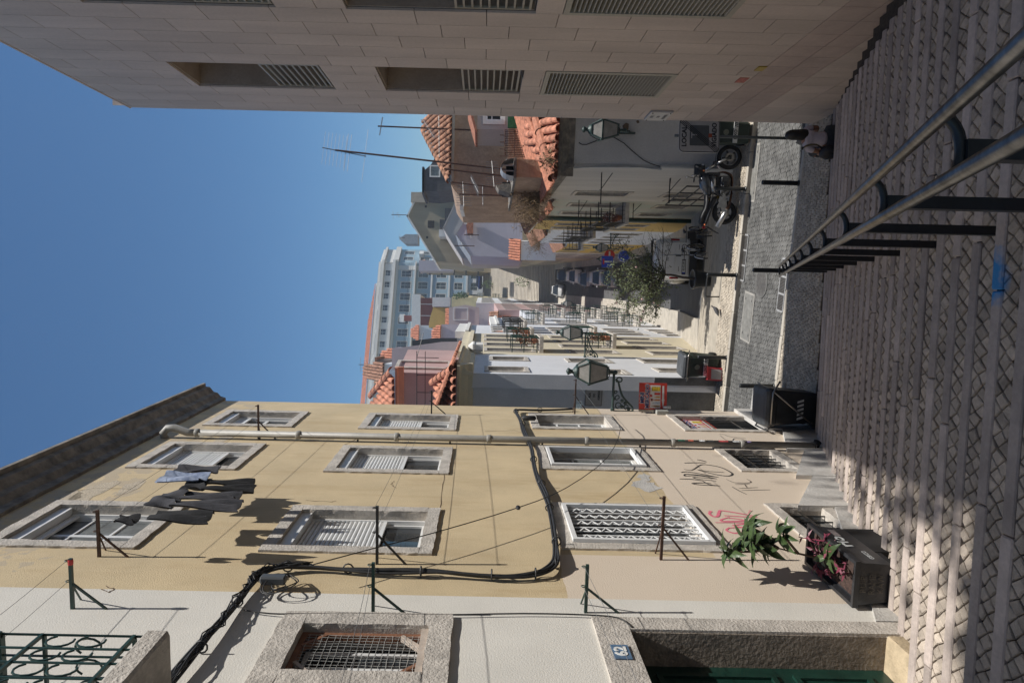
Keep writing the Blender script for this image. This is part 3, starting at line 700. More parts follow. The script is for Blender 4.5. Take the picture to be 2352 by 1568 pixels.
rsh = thing('shadow_trees', 'unseen trees on the stone building roof, added to break up the shadow on the stairs', 'trees', FR.w(0, 0, 13.55), FR.rz)  # unseen trees, added only to dapple the shadow edge on the stairs
k = MB()
for i, (cx, cy, hh) in enumerate(((3.6,1.6,3.9),(5.0,2.1,4.6),(6.5,1.5,4.1),(7.6,2.1,5.2),(8.8,1.7,4.6),(9.9,2.2,5.6),(11.2,1.7,4.7),(12.4,2.2,5.6))):
    MB().tube([(cx,cy,0),(cx+.05,cy,hh*.7)], .05, 6).build('trunk', rust_iron, rsh)
    for _ in range(170):
        c = Vector((cx+random.gauss(0,.42), cy+random.gauss(0,.35), hh*rnd(.45,1)+random.gauss(0,.2))); a = Vector((rnd(-1,1),rnd(-1,1),rnd(-1,1))).normalized()*.16; b = a.orthogonal().normalized()*.11; k.add([c-a,c+b,c+a,c-b], [(0,1,2,3)])
k.build('crown', M('shadow tree leaves', (.05,.09,.03), .7, .3, 8), rsh, kind='stuff')
# ================================================================== THINGS ON THE LEFT WALLS
def bracket(px, py, L, mat, label, two=True, z=None, s=None, brace=.3, name='clothes_bracket', fr=None, group='clothes line brackets on the house walls'):
    fr = fr or FL
    if s is None: s, z = fr.px(px, py)
    t = thing(name, label, 'bracket', fr.w(s, 0, z), fr.rz, group)
    MB().box(-.014, .014, -L, .0, -.014, .014).build('arm', mat, t)
    MB().beam((0, -L*.5, -.01), (0, 0, -brace), .014, .02).build('brace', mat, t)
    if two: MB().beam((.0, -L*.5, .0), (.16, 0, .02), .012, .012).build('side_stay', mat, t)
    e = MB(); e.torus((0, -L+.02, .03), .018, .005, 'y', 10, 5)
    e.torus((0, -L*.55, .03), .018, .005, 'y', 10, 5); e.build('wire_eye', mat, t)
    t['_L'] = L; return t, s, z
BR = {}
for k, px, py, L, m, lab in (
    ('a', 1345, 1406, .45, green_iron, 'green iron clothes bracket low on the cream house near the door of number 62'),
    ('b', 857, 1411, .48, green_iron, 'green iron clothes bracket beside the netted window of the cream house'),
    ('c', 167, 1397, .46, green_iron, 'green iron clothes bracket with red tape, high above the others on the cream house'),
    ('d', 228, 1278, .5, rust_iron, 'rusty clothes bracket under the top window nearest the camera, at the laundry'),
    ('e', 866, 1295, .62, dark_iron, 'black clothes bracket under the third floor shuttered window nearest the camera'),
    ('f', 1518, 1285, .7, rust_iron, 'brown clothes bracket under the white lattice grille'),
    ('g', 1320, 951, .75, rust_iron, 'rusty clothes bracket hung with pegs at the far corner of the ochre house'),
    ('h', 991, 951, .5, dark_iron, 'black clothes bracket at the far corner under the third floor window'),
    ('i', 594, 1007, .6, rust_iron, 'rusty clothes bracket under the topmost far window by the drainpipe')):
    BR[k] = bracket(px, py, L, m, lab)
red_tape = M('red tape', (.5,.03,.03), .5)
MB().lathe([(.022,0),(.024,.02),(.022,.045)], 8, (0,-.45,0), 'y').build('red_tape', red_tape, BR['c'][0])
pg = MB()
for i in range(14): x = rnd(-.05,.05); y = -.28+i*.012; pg.beam((x,y,-.02),(x+rnd(-.02,.02),y,-.12-rnd(0,.05)),.012,.008)
pg.build('clothes_pegs', [M('pegs', (.35,.45,.5), .5, .5, 40, fine=.3)], BR['g'][0])
def line(a, b, fa, fb, label, fr=None, sag=.03, far=None):
    fr = fr or FL; (ta, sa, za), (tb, sb_, zb) = a, b
    p = Vector((sa, -ta['_L']*fa, za+.03)); q = Vector((sb_, -tb['_L']*fb, zb+.03)); mb = MB()
    for off in ((0, 0), (.42, .42)):
        u = p + Vector((0, ta['_L']*off[0], 0)); v = q + Vector((0, tb['_L']*off[1], 0))
        mb.tube([u.lerp(v, i/8) - Vector((0,0,sag*4*(i/8)*(1-i/8))) for i in range(9)], .0022, 4)
    o = mb.build('clothes_line', wire_m, None, loc=fr.P); o.rotation_euler.z = fr.rz; return tag(o, label, 'clothes line')
line(BR['d'], BR['i'], .96, .96, 'pair of clothes wires carrying the dark laundry under the top windows')
line(BR['e'], BR['h'], .96, .96, 'pair of bare clothes wires under the third floor windows')
line(BR['f'], BR['g'], .96, .96, 'pair of bare clothes wires crossing below the white lattice grille')
def far_end(k, L=.45): t, s, z = BR[k]; return (t, s-5.2, z+.02)
for k, lab in (('a', 'pair of slack clothes wires above door 62'), ('b', 'pair of clothes wires crossing the netted window'), ('c', 'pair of clothes wires running out beside the green balcony')):
    line((BR[k][0], BR[k][1], BR[k][2]), far_end(k), .96, .9, lab, sag=.12)
def garment(px, py, wd, ln, mat, label, out=.44, legs=False, taper=1.0, seed=0):
    random.seed(seed+50); s, z = FL.px(px, py, out); mb = MB(); n, m_ = 14, 12
    def sheet(x0, x1, z0, z1, ph):
        for side in (0, .012):
            R = []
            for j in range(m_+1):
                v = j/m_; zz = z0+(z1-z0)*v; row = []
                for i in range(n+1):
                    u = i/n; xx = x0+(x1-x0)*u; c = (x0+x1)/2; xx = c+(xx-c)*(1-(1-taper)*v)
                    row.append((xx, .026*math.sin(u*11+ph+v*3)*(.4+v)+.012*math.sin(u*4-v*5+ph)+side, zz+(.012+.02*v)*math.sin(u*7+ph)+.008*v*math.sin(u*17)))
                R.append(row)
            mb.rings(R, close=False)
    if legs: sheet(-wd/2, wd/2, 0, -ln*.28, seed); sheet(-wd/2, -.04, -ln*.27, -ln, seed+1); sheet(.05, wd/2, -ln*.27, -ln*.9, seed+2.4)
    else: sheet(-wd/2, wd/2, 0, -ln, seed)
    if legs == 'shirt': pass
    o = mb.build('garment', mat, None, loc=FL.w(s, -out, z)); o.rotation_euler.z = FL.rz
    return tag(o, label, 'laundry', 'laundry hanging under the top windows')
blk = M('black cloth', (.018,.018,.02), .95, .3, 8, .3, 200); gry = M('washed black cloth', (.05,.05,.058), .95, .3, 8, .3, 200)
blu = M('blue and white shirt', (.07,.10,.19), .95, .2, 6, .2, 200, col2=(.40,.46,.58))
garment(372, 1092, .36, .55, blu, 'pale blue and white shirt hanging on the clothes line', seed=1)
garment(405, 1075, .34, .52, gry, 'short dark grey garment hanging furthest along the line', seed=2)
garment(425, 1112, .36, .85, blk, 'long black trousers hanging behind the blue and white shirt', legs=True, seed=3, out=.4)
garment(350, 1145, .46, 1.0, gry, 'washed black jeans hanging in the middle of the line', legs=True, seed=4)
garment(345, 1183, .3, .6, blk, 'black leggings hanging on the near part of the line', taper=.6, seed=5, out=.46)
garment(268, 1190, .13, .2, blk, 'small black sock hanging nearest the rusty bracket', seed=6)
random.seed(11)
# cables --------------------------------------------------------------------
def wallpath(pts, out, fr=None):
    fr = fr or FL; return [Vector((*[fr.px(x, y, out)[0]], -out, fr.px(x, y, out)[1])) for x, y in pts]
def smooth_path(p, k=3):
    out = []
    for i in range(len(p)-1):
        a, b, c, d = p[max(i-1,0)], p[i], p[i+1], p[min(i+2,len(p)-1)]
        for j in range(k): t = j/k; out.append(.5*((2*b)+(c-a)*t+(2*a-5*b+4*c-d)*t*t+(3*b-a-3*c+d)*t**3))
    return out+[p[-1]]
cab = [(360,1600),(440,1510),(500,1440),(545,1380),(575,1340),(600,1315),(640,1303),(710,1300),(800,1305),(900,1310),(1000,1313),(1100,1318),(1180,1320),(1230,1316),(1262,1305),(1279,1285),(1280,1255),(1272,1215),(1262,1165),(1252,1130),(1240,1100),(1228,1065),(1222,1035),(1215,1015),(1205,990),(1198,965),(1186,947),(1192,941),(1240,941),(1316,938)]
ct = thing('cable_bundle', 'thick black bundle of telephone cables looping across the ochre and cream houses', 'cables', FL.P, FL.rz)
base = smooth_path(wallpath(cab, .06))
for r, ox, oz in ((.022,0,0),(.016,.0,.032),(.014,-.03,-.012)):
    pts = [p+Vector((ox+.012*math.sin(i*.7+oz*90), -.02*math.sin(i*.5+ox*60)*.6, oz+.012*math.sin(i*.45+ox*50))) for i, p in enumerate(base)]
    MB().tube(pts, r, 7).build('cable', cable_m, ct, True)
for sd in range(5):
    random.seed(sd); MB().tube([p+Vector((rnd(-.05,.05), -rnd(0,.05), rnd(-.05,.05))) for p in base[:22]], .006, 5).build('thin_wire', cable_m, ct, True)
for cx, cy, r in ((640,1340,.16),(655,1335,.12),(630,1345,.10)):
    s, z = FL.px(cx, cy, .09); MB().tube([(s+r*math.cos(t)*1.2, -.09-.02*math.sin(2*t), z+r*math.sin(t)) for t in [i*.35 for i in range(19)]], .006, 5).build('coil', cable_m, ct, True)
s, z = FL.px(628, 1330, .1); MB().bev(s-.05, s+.05, -.14, -.06, z-.12, z+.12, .015).build('junction_box', M('grey plastic', (.08,.085,.09), .5), ct)
s, z = FL.px(1215, 962, .1); MB().lathe([(.02,-.14),(.05,-.11),(.05,.11),(.02,.14)], 10, (s,-.12,z)).build('splice_sleeve', cable_m, ct, True)
for i in range(4, len(base)-2, 5): p = base[i]; MB().torus((p.x, p.y, p.z), .05, .008, 'z' if 24 < i < 45 else 'x', 10, 5).build('cable_tie', cable_m, ct)
wt = smooth_path(wallpath([(711,1298),(860,1258),(1000,1222),(1190,1165),(1300,1120),(1395,1050),(1425,985),(1405,960)], .22))
o = MB().tube(wt, .006, 5).build('overhead_wire', cable_m, None, loc=FL.P, smooth=True); o.rotation_euler.z = FL.rz
tag(o, 'thin black wire slung diagonally across the ochre wall with a small clamp', 'wire')
p = wt[9]; MB().ball((p.x,p.y,p.z), .05, .025, .03).build('clamp', cable_m, o)
ws = smooth_path(wallpath([(560,1400),(620,1408),(690,1409),(800,1408),(1000,1411),(1200,1408),(1345,1411),(1420,1418),(1452,1440)], .03))
o = MB().tube(ws, .007, 5).build('wall_wire', cable_m, None, loc=FL.P, smooth=True); o.rotation_euler.z = FL.rz
tag(o, 'grey telephone wire running flat along the cream wall towards door 62', 'wire')
# graffiti -------------------------------------------------------------------
def gpx(x, y): return (1492.6+.183*x, 947+.183*y)
def strokes(parent, lst, mat, label, name='graffiti'):
    mb = MB()
    for wd, pts in lst:
        p = smooth_path(wallpath([gpx(*q) for q in pts], .004), 4); n = len(p)
        mb.ribbon([q+Vector((0,-.0004*i/n,0)) for i, q in enumerate(p)], [wd*(.55+.45*math.sin(3.14*(i+.6)/n)) for i in range(n)])
    return mb.build(name, mat, parent, label=label, kind='stuff')
strokes(yh, [(.03,[(430,710),(530,720),(640,655),(760,660),(900,690),(1010,745),(1035,775),(980,795),(850,780),(700,745),(600,715),(720,735),(930,750)]),
  (.03,[(390,750),(500,745),(860,810)]),(.026,[(860,810),(480,770),(430,795)]),(.03,[(430,795),(620,790),(840,830)]),(.026,[(840,830),(560,810),(600,832),(830,858)]),(.03,[(370,830),(520,835),(660,855)]),(.026,[(660,855),(740,900),(880,918)]),(.03,[(880,918),(640,905),(530,888),(660,880),(770,890)]),
  (.03,[(430,632),(560,628),(700,630)]),(.035,[(590,590),(650,600),(710,618)]),(.016,[(960,835),(1050,875),(1130,880),(1240,880),(1268,865),(1215,832)]),(.013,[(1070,900),(1160,898),(1250,895)]),(.013,[(1115,950),(1240,944),(1355,938)]),(.013,[(1190,898),(1205,920),(1220,940)]),(.018,[(1030,928),(1120,980),(1215,1025)]),(.013,[(1150,975),(1330,970),(1510,968)]),
  (.014,[(870,270),(930,275),(1000,300),(1200,320)]),(.014,[(880,285),(950,340),(1030,355),(1060,325),(1150,330),(1210,355),(1130,362),(1000,355)])],
  M('black spray paint', (.045,.042,.04), .7, .3, 20), 'black sprayed tags by the small grated window')
strokes(yh, [(.04,[(735,1235),(770,1238),(745,1262),(790,1300),(850,1300),(870,1250),(920,1230),(1340,1308),(930,1290)]),(.03,[(1000,1310),(900,1340),(920,1362),(1190,1355),(1080,1330),(980,1322)]),(.03,[(820,1378),(1250,1382),(1040,1415),(1200,1440)]),(.035,[(1000,1440),(960,1470),(1010,1500),(1100,1510),(1230,1480),(1230,1440),(1100,1440),(1000,1445)]),(.03,[(1260,1350),(1295,1385),(1330,1420)]),
  (.03,[(1240,1230),(1275,1232)]),(.03,[(1235,1248),(1255,1249)]),(.03,[(1228,1264),(1250,1265)])], M('pink spray paint', (.72,.17,.24), .7, .15, 20), 'pink sprayed tag above the planter')
# advert in the far grated window, sign at the corner ----------------------------
def advert(w_, h_, name, label, loc, rz, posts=True, word=True):
    red = M('red sign board', (.55,.045,.03), .45, .06, 5); navy = M('navy print', (.035,.035,.16), .5); paper = M('white print', (.66,.64,.62), .5, .04)
    t = MB().box(-w_/2, w_/2, -.012, .012, -h_/2, h_/2).build(name, red, None, loc=loc); t.rotation_euler.z = rz; tag(t, label, 'sign')
    k = .013
    for s_, x, z, sz in (('MINI', -.06*w_, .385*h_, .2*h_), ('MERCADO', -.0*w_, .2*h_, .19*h_)):
        text(s_, sz, paper, t, (x, -k, z), bold=.012*h_/.6, depth=.0008, sx=.95*w_/.58); text(s_, sz, navy, t, (x, -k-.002, z), bold=.003*h_/.6, depth=.0008, sx=.95*w_/.58)
    MB().box(-.43*w_, .42*w_, -k-.002, -k+.002, -.27*h_, .1*h_).build('picture_panel', paper, t)
    items = [(-.36,.055,.3,(.30,.17,.05)),(-.24,.07,.27,(.45,.52,.62)),(-.13,.055,.25,(.50,.17,.04)),(-.02,.065,.2,(.62,.35,.12)),(.10,.08,.2,(.55,.04,.03)),(.28,.16,.3,(.60,.42,.03))]
    for i, (x, ww, hh, c) in enumerate(items):
        m = M('print '+str(i), c, .5, .3, 40, fine=.2); b = MB(); z0 = -.25*h_; zz = z0+hh*h_; xx = x*w_
        if i < 4: b.add([(xx-ww*w_/2,-k-.0035,z0),(xx+ww*w_/2,-k-.0035,z0),(xx+ww*w_/2,-k-.0035,z0+(zz-z0)*.6),(xx+ww*w_*.2,-k-.0035,z0+(zz-z0)*.78),(xx+ww*w_*.2,-k-.0035,zz),(xx-ww*w_*.2,-k-.0035,zz),(xx-ww*w_*.2,-k-.0035,z0+(zz-z0)*.78),(xx-ww*w_/2,-k-.0035,z0+(zz-z0)*.6)], [(0,1,2,3,4,5,6,7)])
        else: b.box(xx-ww*w_/2, xx+ww*w_/2, -k-.005, -k-.003, z0, zz)
        b.build('printed_product', m, t)
    for x, z, c in ((-.13,.03,(.2,.03,.02)),(.02,.05,(.5,.05,.05))): MB().box(x*w_-.04*w_, x*w_+.05*w_, -k-.005, -k-.003, z*h_-.02*h_, z*h_+.05*h_).build('printed_label', M('print l'+str(z), c, .5), t)
    MB().add([(.4*w_,-k-.001,-.33*h_),(.4*w_,-k-.001,-.40*h_),(-.1*w_,-k-.001,-.40*h_),(-.1*w_,-k-.001,-.42*h_),(-.42*w_,-k-.001,-.365*h_),(-.1*w_,-k-.001,-.31*h_),(-.1*w_,-k-.001,-.33*h_)], [(0,6,5,4,3,2,1)]).build('arrow', paper, t)
    return t
p = at_y(1499.5, 910, 14.75)
mk = advert(.58, .60, 'shop_sign', 'red MINI MERCADO shop sign with product pictures and arrow at the house corner', p, 0)
MB().box(-.335, -.29, -.03, .03, -.3, .3).build('mounting_rail', steel, mk)
for z in (-.22, 0, .22): MB().box(-.42, -.33, -.02, .02, z-.015, z+.015).build('mounting_lug', steel, mk)
s, z = FL.px(1575, 975, -.05)
a, b, c, d = opening(*gw[0], .14)
ad2 = advert(b-a-.02, .62, 'shop_banner', 'red shop banner behind the bars of the far cellar window', FL.w((a+b)/2, .06, d-.33), FL.rz)
# small sensor and camera box by the sign
t = thing('wall_cabinet', 'small grey meter box and camera under the shop sign on the ochre corner', 'meter box', FL.w(*[FL.px(1520, 950, 0)[0], 0, FL.px(1520, 950, 0)[1]]), FL.rz)
MB().bev(-.12, .1, -.09, 0, -.12, .14, .01).build('box', M('grey box', (.33,.33,.30), .6, .1), t); MB().lathe([(.03,0),(.03,.16)], 10, (.06,-.13,-.2), 'z').build('camera', white_pvc, t, True)
# planter ---------------------------------------------------------------------
pl_m = M('black planter plastic', (.022,.023,.026), .42, .35, 6, .15, 40, spec=.5)
pt = thing('planter', 'black plastic trough with scratched tags standing on the steps against the wall', 'planter', FL.w(6.32, -.04, 2.68), FL.rz)
k = MB(); L_, W_, H_ = .92, .42, .36
def ringbox(z, i): return [(i,-W_+i,z),(L_-i,-W_+i,z),(L_-i,-i,z),(i,-i,z)]
k.rings([ringbox(0,.03), ringbox(H_-.05,.006), ringbox(H_-.05,-.012), ringbox(H_,-.012), ringbox(H_,.022), ringbox(H_-.06,.03)], True, True); k.build('trough', pl_m, pt)
MB().box(.05, L_-.05, -W_+.05, -.05, H_-.09, H_-.055).build('soil', M('dark soil', (.06,.035,.028), .95, .5, 20, 1, 60), pt)
MB().box(.32, L_-.02, -W_+.03, -.03, -.34, -.004).build('stand', M('matt black', (.01,.01,.011), .7), pt)
MB().box(.02, .3, -W_+.03, -.03, -.05, -.004).build('foot', M('matt black', (.01,.01,.011), .7), pt)
chalk = M('scratched paint', (.10,.09,.075), .8, .3, 30); wp = M('white marker', (.42,.43,.43), .7, .3, 30)
B1 = Matrix(((0,0,-1),(-1,0,0),(0,1,0)))
for i, s_ in enumerate(('RUIP', 'RAMP', 'KAW')): text(s_, .085, chalk, pt, (.024-.027*(.27-i*.085)/.36+.002-.012, -W_/2, .27-i*.085), M4=B1, depth=.001, sx=.9)
text('GBICO', .06, wp, pt, (.2, -W_+.012, .13), depth=.001); text('rio', .16, wp, pt, (.5, -W_+.005, .22), depth=.001, sx=1.4, bold=.004)
MB().add([(.62,-W_-.001,.16),(.78,-W_-.001,.16),(.78,-W_-.004,.23),(.62,-W_-.004,.23)], [(0,1,2,3)]).build('sticker', M('grey sticker', (.2,.17,.17), .6, .3, 40), pt)
leaf_m = M('loquat leaf', (.05,.085,.026), .42, .3, 5, .3, 30, rv=.35, spec=.5, fine=.12)
def leafmesh(L, W, droop, fold=.25, n=6):
    mb = MB(); R = []
    for i in range(n+1):
        t = i/n; wv = W*(math.sin(math.pi*min(1, t**.8*.98+.02)))*.5+.002; y = L*t*(1-.15*droop*t); z = -droop*L*t*t*.6+.04*L*math.sin(t*9)*.3
        R.append([(-wv, y, z+fold*wv), (-wv*.5, y, z+fold*wv*.3), (0, y, z-.004), (wv*.5, y, z+fold*wv*.3), (wv, y, z+fold*wv)])
    return mb.rings(R, close=False).mesh('leaf', leaf_m, True)
LV = [leafmesh(rnd(.15,.26), rnd(.058,.088), rnd(.3,1.2)) for _ in range(7)]
pln = thing('potted_shrub', 'loquat shrub with large drooping leaves growing from the black trough', 'shrub', FL.w(6.82, -.27, 2.98), FL.rz)
stem_m = M('brown stem', (.09,.06,.035), .8, .2, 9)
stems = [[(0,0,-.03),(.01,-.01,.15),(.05,-.03,.32),(.1,-.06,.5)], [(.1,-.06,.5),(.02,-.1,.66),(-.03,-.16,.8)], [(.1,-.06,.5),(.16,.0,.68),(.2,.03,.86)], [(.1,-.06,.5),(.22,-.12,.62),(.33,-.2,.72)],[(.05,-.03,.32),(.0,-.16,.44),(-.02,-.26,.52)], [(.0,0,.0),(-.12,-.03,.1),(-.18,-.08,.14)], [(.1,-.06,.5),(.1,-.02,.75),(.08,-.02,1.0)]]
for st in stems: MB().tube(smooth_path([Vector(q) for q in st]), [.016-.001*i for i in range(len(st)*3-2)], 6).build('stem', stem_m, pln, True)
def whorl(c, n, up, sc=1, base=0):
    for i in range(n):
        az = base+6.283*i/n+rnd(-.35,.35); el = rnd(-.35, up); d = Vector((math.cos(az)*math.cos(el), math.sin(az)*math.cos(el), math.sin(el)))
        if d.y > .5 and c[1] > -.12: d.y *= .3; d.normalize()
        x = d.cross(Vector((0,0,1))).normalized(); z = x.cross(d)
        mt = Matrix((x, d, z)).transposed().to_4x4(); q = sc*rnd(.75,1.1)
        inst('leaf', random.choice(LV), pln, Matrix.Translation(Vector(c)+Vector((rnd(-.02,.02),rnd(-.02,.02),rnd(-.05,.05)))) @ mt @ Matrix.Diagonal((q,q,q,1)))
for c, n, u in (((-.03,-.16,.8),13,.8),((.2,.03,.86),13,.9),((.33,-.2,.72),13,.7),((-.02,-.26,.52),12,.5),((-.18,-.08,.14),11,.8),((.08,-.02,.98),14,1.1),((.1,-.06,.62),12,.5),((.04,-.02,.05),8,.9),((.02,-.1,.68),10,.6),((.2,-.12,.78),12,.8)): whorl(c, n, u)
pur = thing('trailing_plant', 'straggly purple stemmed plant in the black trough under the loquat', 'plant', FL.w(6.75, -.27, 2.98), FL.rz)
pm = M('purple stems', (.16,.025,.05), .5, .3, 9, rv=.2); plf = MB().add([(0,0,0),(.018,.03,.006),(0,.09,-.01),(-.018,.03,.006)], [(0,1,2,3)]).mesh('leaf', pm)
for i in range(16):
    a = rnd(0,6.28); r = rnd(.08,.3); b0 = Vector((rnd(-.3,.3), rnd(-.13,.13), 0)); e = b0+Vector((math.cos(a)*r, math.sin(a)*r*.7, rnd(.02,.16))); mid = (b0+e)/2+Vector((0,0,rnd(.03,.1)))
    pp = smooth_path([b0, mid, e], 4); MB().tube(pp, .006, 5).build('stem', pm, pur)
    for q in pp[2::2]: inst('leaf', plf, pur, Matrix.Translation(q) @ Matrix.Rotation(rnd(0,6.28),4,'Z') @ Matrix.Rotation(rnd(-.6,.6),4,'X'))
# ================================================================== MAIN STREET HOUSES
white_w = M('whitewashed plaster', (.66,.665,.68), .9, .06, .8, .3, 40, fine=.04)
cream_w = M('pale cream plaster', (.62,.55,.40), .9, .08, .8, .3, 40)
pink_w = M('pink plaster', (.46,.31,.29), .9, .1, .8, .3, 40)
lav_w = M('lavender plaster', (.48,.42,.45), .9, .1, .6, .2, 30)
grey_l = M('pale lavender grey plaster', (.42,.40,.45), .9, .08, .4, .2, 20)
grey_g = M('grey gable plaster', (.40,.375,.36), .9, .1, .4, .2, 20)
beige_g = M('stained beige gable plaster', (.35,.295,.205), .95, .2, .25, .2, 12, streak=True)
ruin_w = M('scaling brown plaster', (.29,.195,.135), .95, .28, 1.3, .8, 14, col2=(.44,.31,.215), fine=.16)
old_w = M('old dirty white plaster', (.50,.475,.44), .92, .16, .7, .4, 30, streak=True)
teal_w = M('old wall with teal paint', (.50,.46,.41), .92, .1, 1.1, .4, 30, col2=(.40,.46,.42))
yel_d = M('deep yellow plaster', (.58,.40,.13), .9, .1, .8, .3, 30)
yel_p = M('pale yellow plaster', (.62,.53,.31), .9, .1, .8, .3, 30)
dred = M('dark red plaster', (.19,.06,.05), .9, .12, .6, .2, 20)
slate = M('dark slate', (.07,.07,.075), .85, .35, 2, .5, 14)
trim_w = M('white painted trim', (.68,.66,.62), .8, .06, 3)
dk_grey = M('dark painted metal sheet', (.045,.048,.052), .6, .2, 4)
zinc = M('zinc sheet', (.36,.37,.38), .45, .15, 3, metal=.3)
LW = {}
def lwin(parent, x, z, w_, h_, sm=None, fm=None, depth=.16, pane=None, lab=None):
    """window on a more distant wall: surround, frame, pane"""
    sm = sm or lioz; fm = fm or white_pvc; pane = pane or pane_m; k = (w_, h_, sm.name, fm.name, depth, pane.name)
    if k not in LW:
        a, b, c, d = -w_/2, w_/2, 0, h_
        s_ = bars(a-.12, b+.12, c-.12, d+.12, .12, -.03, .02).mesh('window', sm)
        f_ = bars(a, b, c, d, .05, depth-.05, depth-.005).box(-.025,.025,depth-.046,depth-.01,c+.05,d-.05).box(a+.05,-.025,depth-.04,depth-.012,c+h_*.6,c+h_*.6+.03).box(.025,b-.05,depth-.04,depth-.012,c+h_*.6,c+h_*.6+.03).mesh('frame', fm)
        p_ = MB().box(a+.02, b-.02, depth-.03, depth-.025, c+.02, d-.02).mesh('pane', pane); LW[k] = (s_, f_, p_)
    s_, f_, p_ = LW[k]; wd = inst('window', s_, parent, Matrix.Translation((x,0,z))); inst('frame', f_, wd); inst('pane', p_, wd); return wd
def facade(parent, mat, x0, x1, z0, z1, D, wins, name='wall', **kw):
    body(parent, name, mat, x0, x1, z0, z1, D, [(x-w_/2, x+w_/2, z, z+h_) for x, z, w_, h_ in wins], .17)
    return [lwin(parent, x, z, w_, h_, **kw) for x, z, w_, h_ in wins]
RAILM = {}
def balcony(parent, x, z, L_, D=.6, mat=None, slab=True):
    mat = mat or green_iron; k = (round(L_,2), D, mat.name)
    if k not in RAILM:
        m = MB()
        for q in (.08, .55, .98): m.box(-L_/2, L_/2, -D, -D+.025, q, q+.03); m.box(-L_/2, -L_/2+.025, -D+.025, 0, q, q+.03); m.box(L_/2-.025, L_/2, -D+.025, 0, q, q+.03)
        n = int(L_/.11)
        for i in range(n+1): xx = -L_/2+.012+(L_-.024)*i/n; m.tube([(xx,-D+.012,.0),(xx,-D+.012,.98)], .007, 4)
        for i in range(1, 5): 
            for xx in (-L_/2+.012, L_/2-.012): m.tube([(xx,-D+.012+D*i/5,.0),(xx,-D+.012+D*i/5,.98)], .007, 4)
        RAILM[k] = (m.mesh('railing', mat), MB().box(-L_/2-.04, L_/2+.04, -D-.04, -.002, -.14, 0).mesh('balcony', lioz))
    r, s_ = RAILM[k]; b = inst('balcony', s_, parent, Matrix.Translation((x,0,z))); inst('railing', r, b); return b
def eave_tiles(parent, frame_pts, mat, n=None, rows=1, up=.0, name='eaves', part=True):
    pass
TB = {}
def barrel(mat, far=False):
    k = (mat.name, far)
    if k not in TB:
        m = MB(); q = 6
        m.rings([[(r*math.cos(math.pi*j/q), y, r*.95*math.sin(math.pi*j/q)+z) for j in range(q+1)] for y, r, z in ((0,.105,.0),(.44,.085,.03))], close=False)
        m.rings([[(.105*math.cos(math.pi*j/q), 0, .1*math.sin(math.pi*j/q)) for j in range(q+1)], [(.085*math.cos(math.pi*j/q), .0, .08*math.sin(math.pi*j/q)) for j in range(q+1)]], close=False)
        TB[k] = m.mesh('roof_tile', mat)
    return TB[k]
def tile_plane(parent, o, u, v, nu, nv, mat, base_mat=None, pieces=True, keep=None, name='roof', pu=.23, pv=.36, loc=None):
    """roof plane of barrel tiles: o eave corner, u along the eave, v up the slope (unit)"""
    o = Vector(o); u = Vector(u).normalized(); v = Vector(v).normalized(); nn = u.cross(v); 
    if nn.z < 0: nn = -nn
    P = [o, o+u*pu*nu, o+u*pu*nu+v*pv*nv, o+v*pv*nv]
    cells = [(i, j) for j in range(nv) for i in range(nu) if not keep or keep((i+.5)/nu, (j+.5)/nv)]
    b = MB()
    for i, j in cells:
        a = o+u*pu*i+v*pv*j; q = nn*.02
        b.add([a-q, a+u*pu-q, a+u*pu+v*pv-q, a+v*pv-q], [(0,1,2,3)])
    rf = b.build(name, base_mat or mat, parent)
    R = Matrix((u, v, nn)).transposed().to_4x4()
    if pieces:
        me = barrel(mat)
        for i, j in cells: inst('roof_tile', me, rf, Matrix.Translation(o+u*(pu*(i+.5)+rnd(-.008,.008))+v*(pv*j-.04+rnd(-.015,.015))+nn*rnd(-.004,.006)) @ R)
    else:
        me = MB(); src = barrel(mat)
        vs = [vv.co.copy() for vv in src.vertices]; fs = [tuple(p.vertices) for p in src.polygons]
        for i, j in cells:
            T = Matrix.Translation(o+u*(pu*(i+.5)+rnd(-.01,.01))+v*(pv*j-.04+rnd(-.02,.02))) @ R; me.add([T @ q for q in vs], fs)
        me.build('tile_rows', mat, rf, kind='stuff')
    return rf
def ridge(parent, a, b, mat, r=.12, seg=.42):
    a = Vector(a); b = Vector(b); n = max(1, int((b-a).length/seg)); d = (b-a)/n; rg = None
    dn = d.normalized(); x = dn.cross(Vector((0,0,1))).normalized(); z = x.cross(dn); R = Matrix((x, dn, z)).transposed().to_4x4()
    m = MB(); q = 6
    m.rings([[(rr*math.cos(math.pi*j/q), y, rr*math.sin(math.pi*j/q)) for j in range(q+1)] for y, rr in ((0,r*1.08),(d.length*1.06,r*.92))], close=False)
    me = m.mesh('ridge_tile', mat)
    for i in range(n): inst('ridge_tile', me, parent, Matrix.Translation(a+d*i+Vector((0,0,rnd(0,.01)))) @ R)
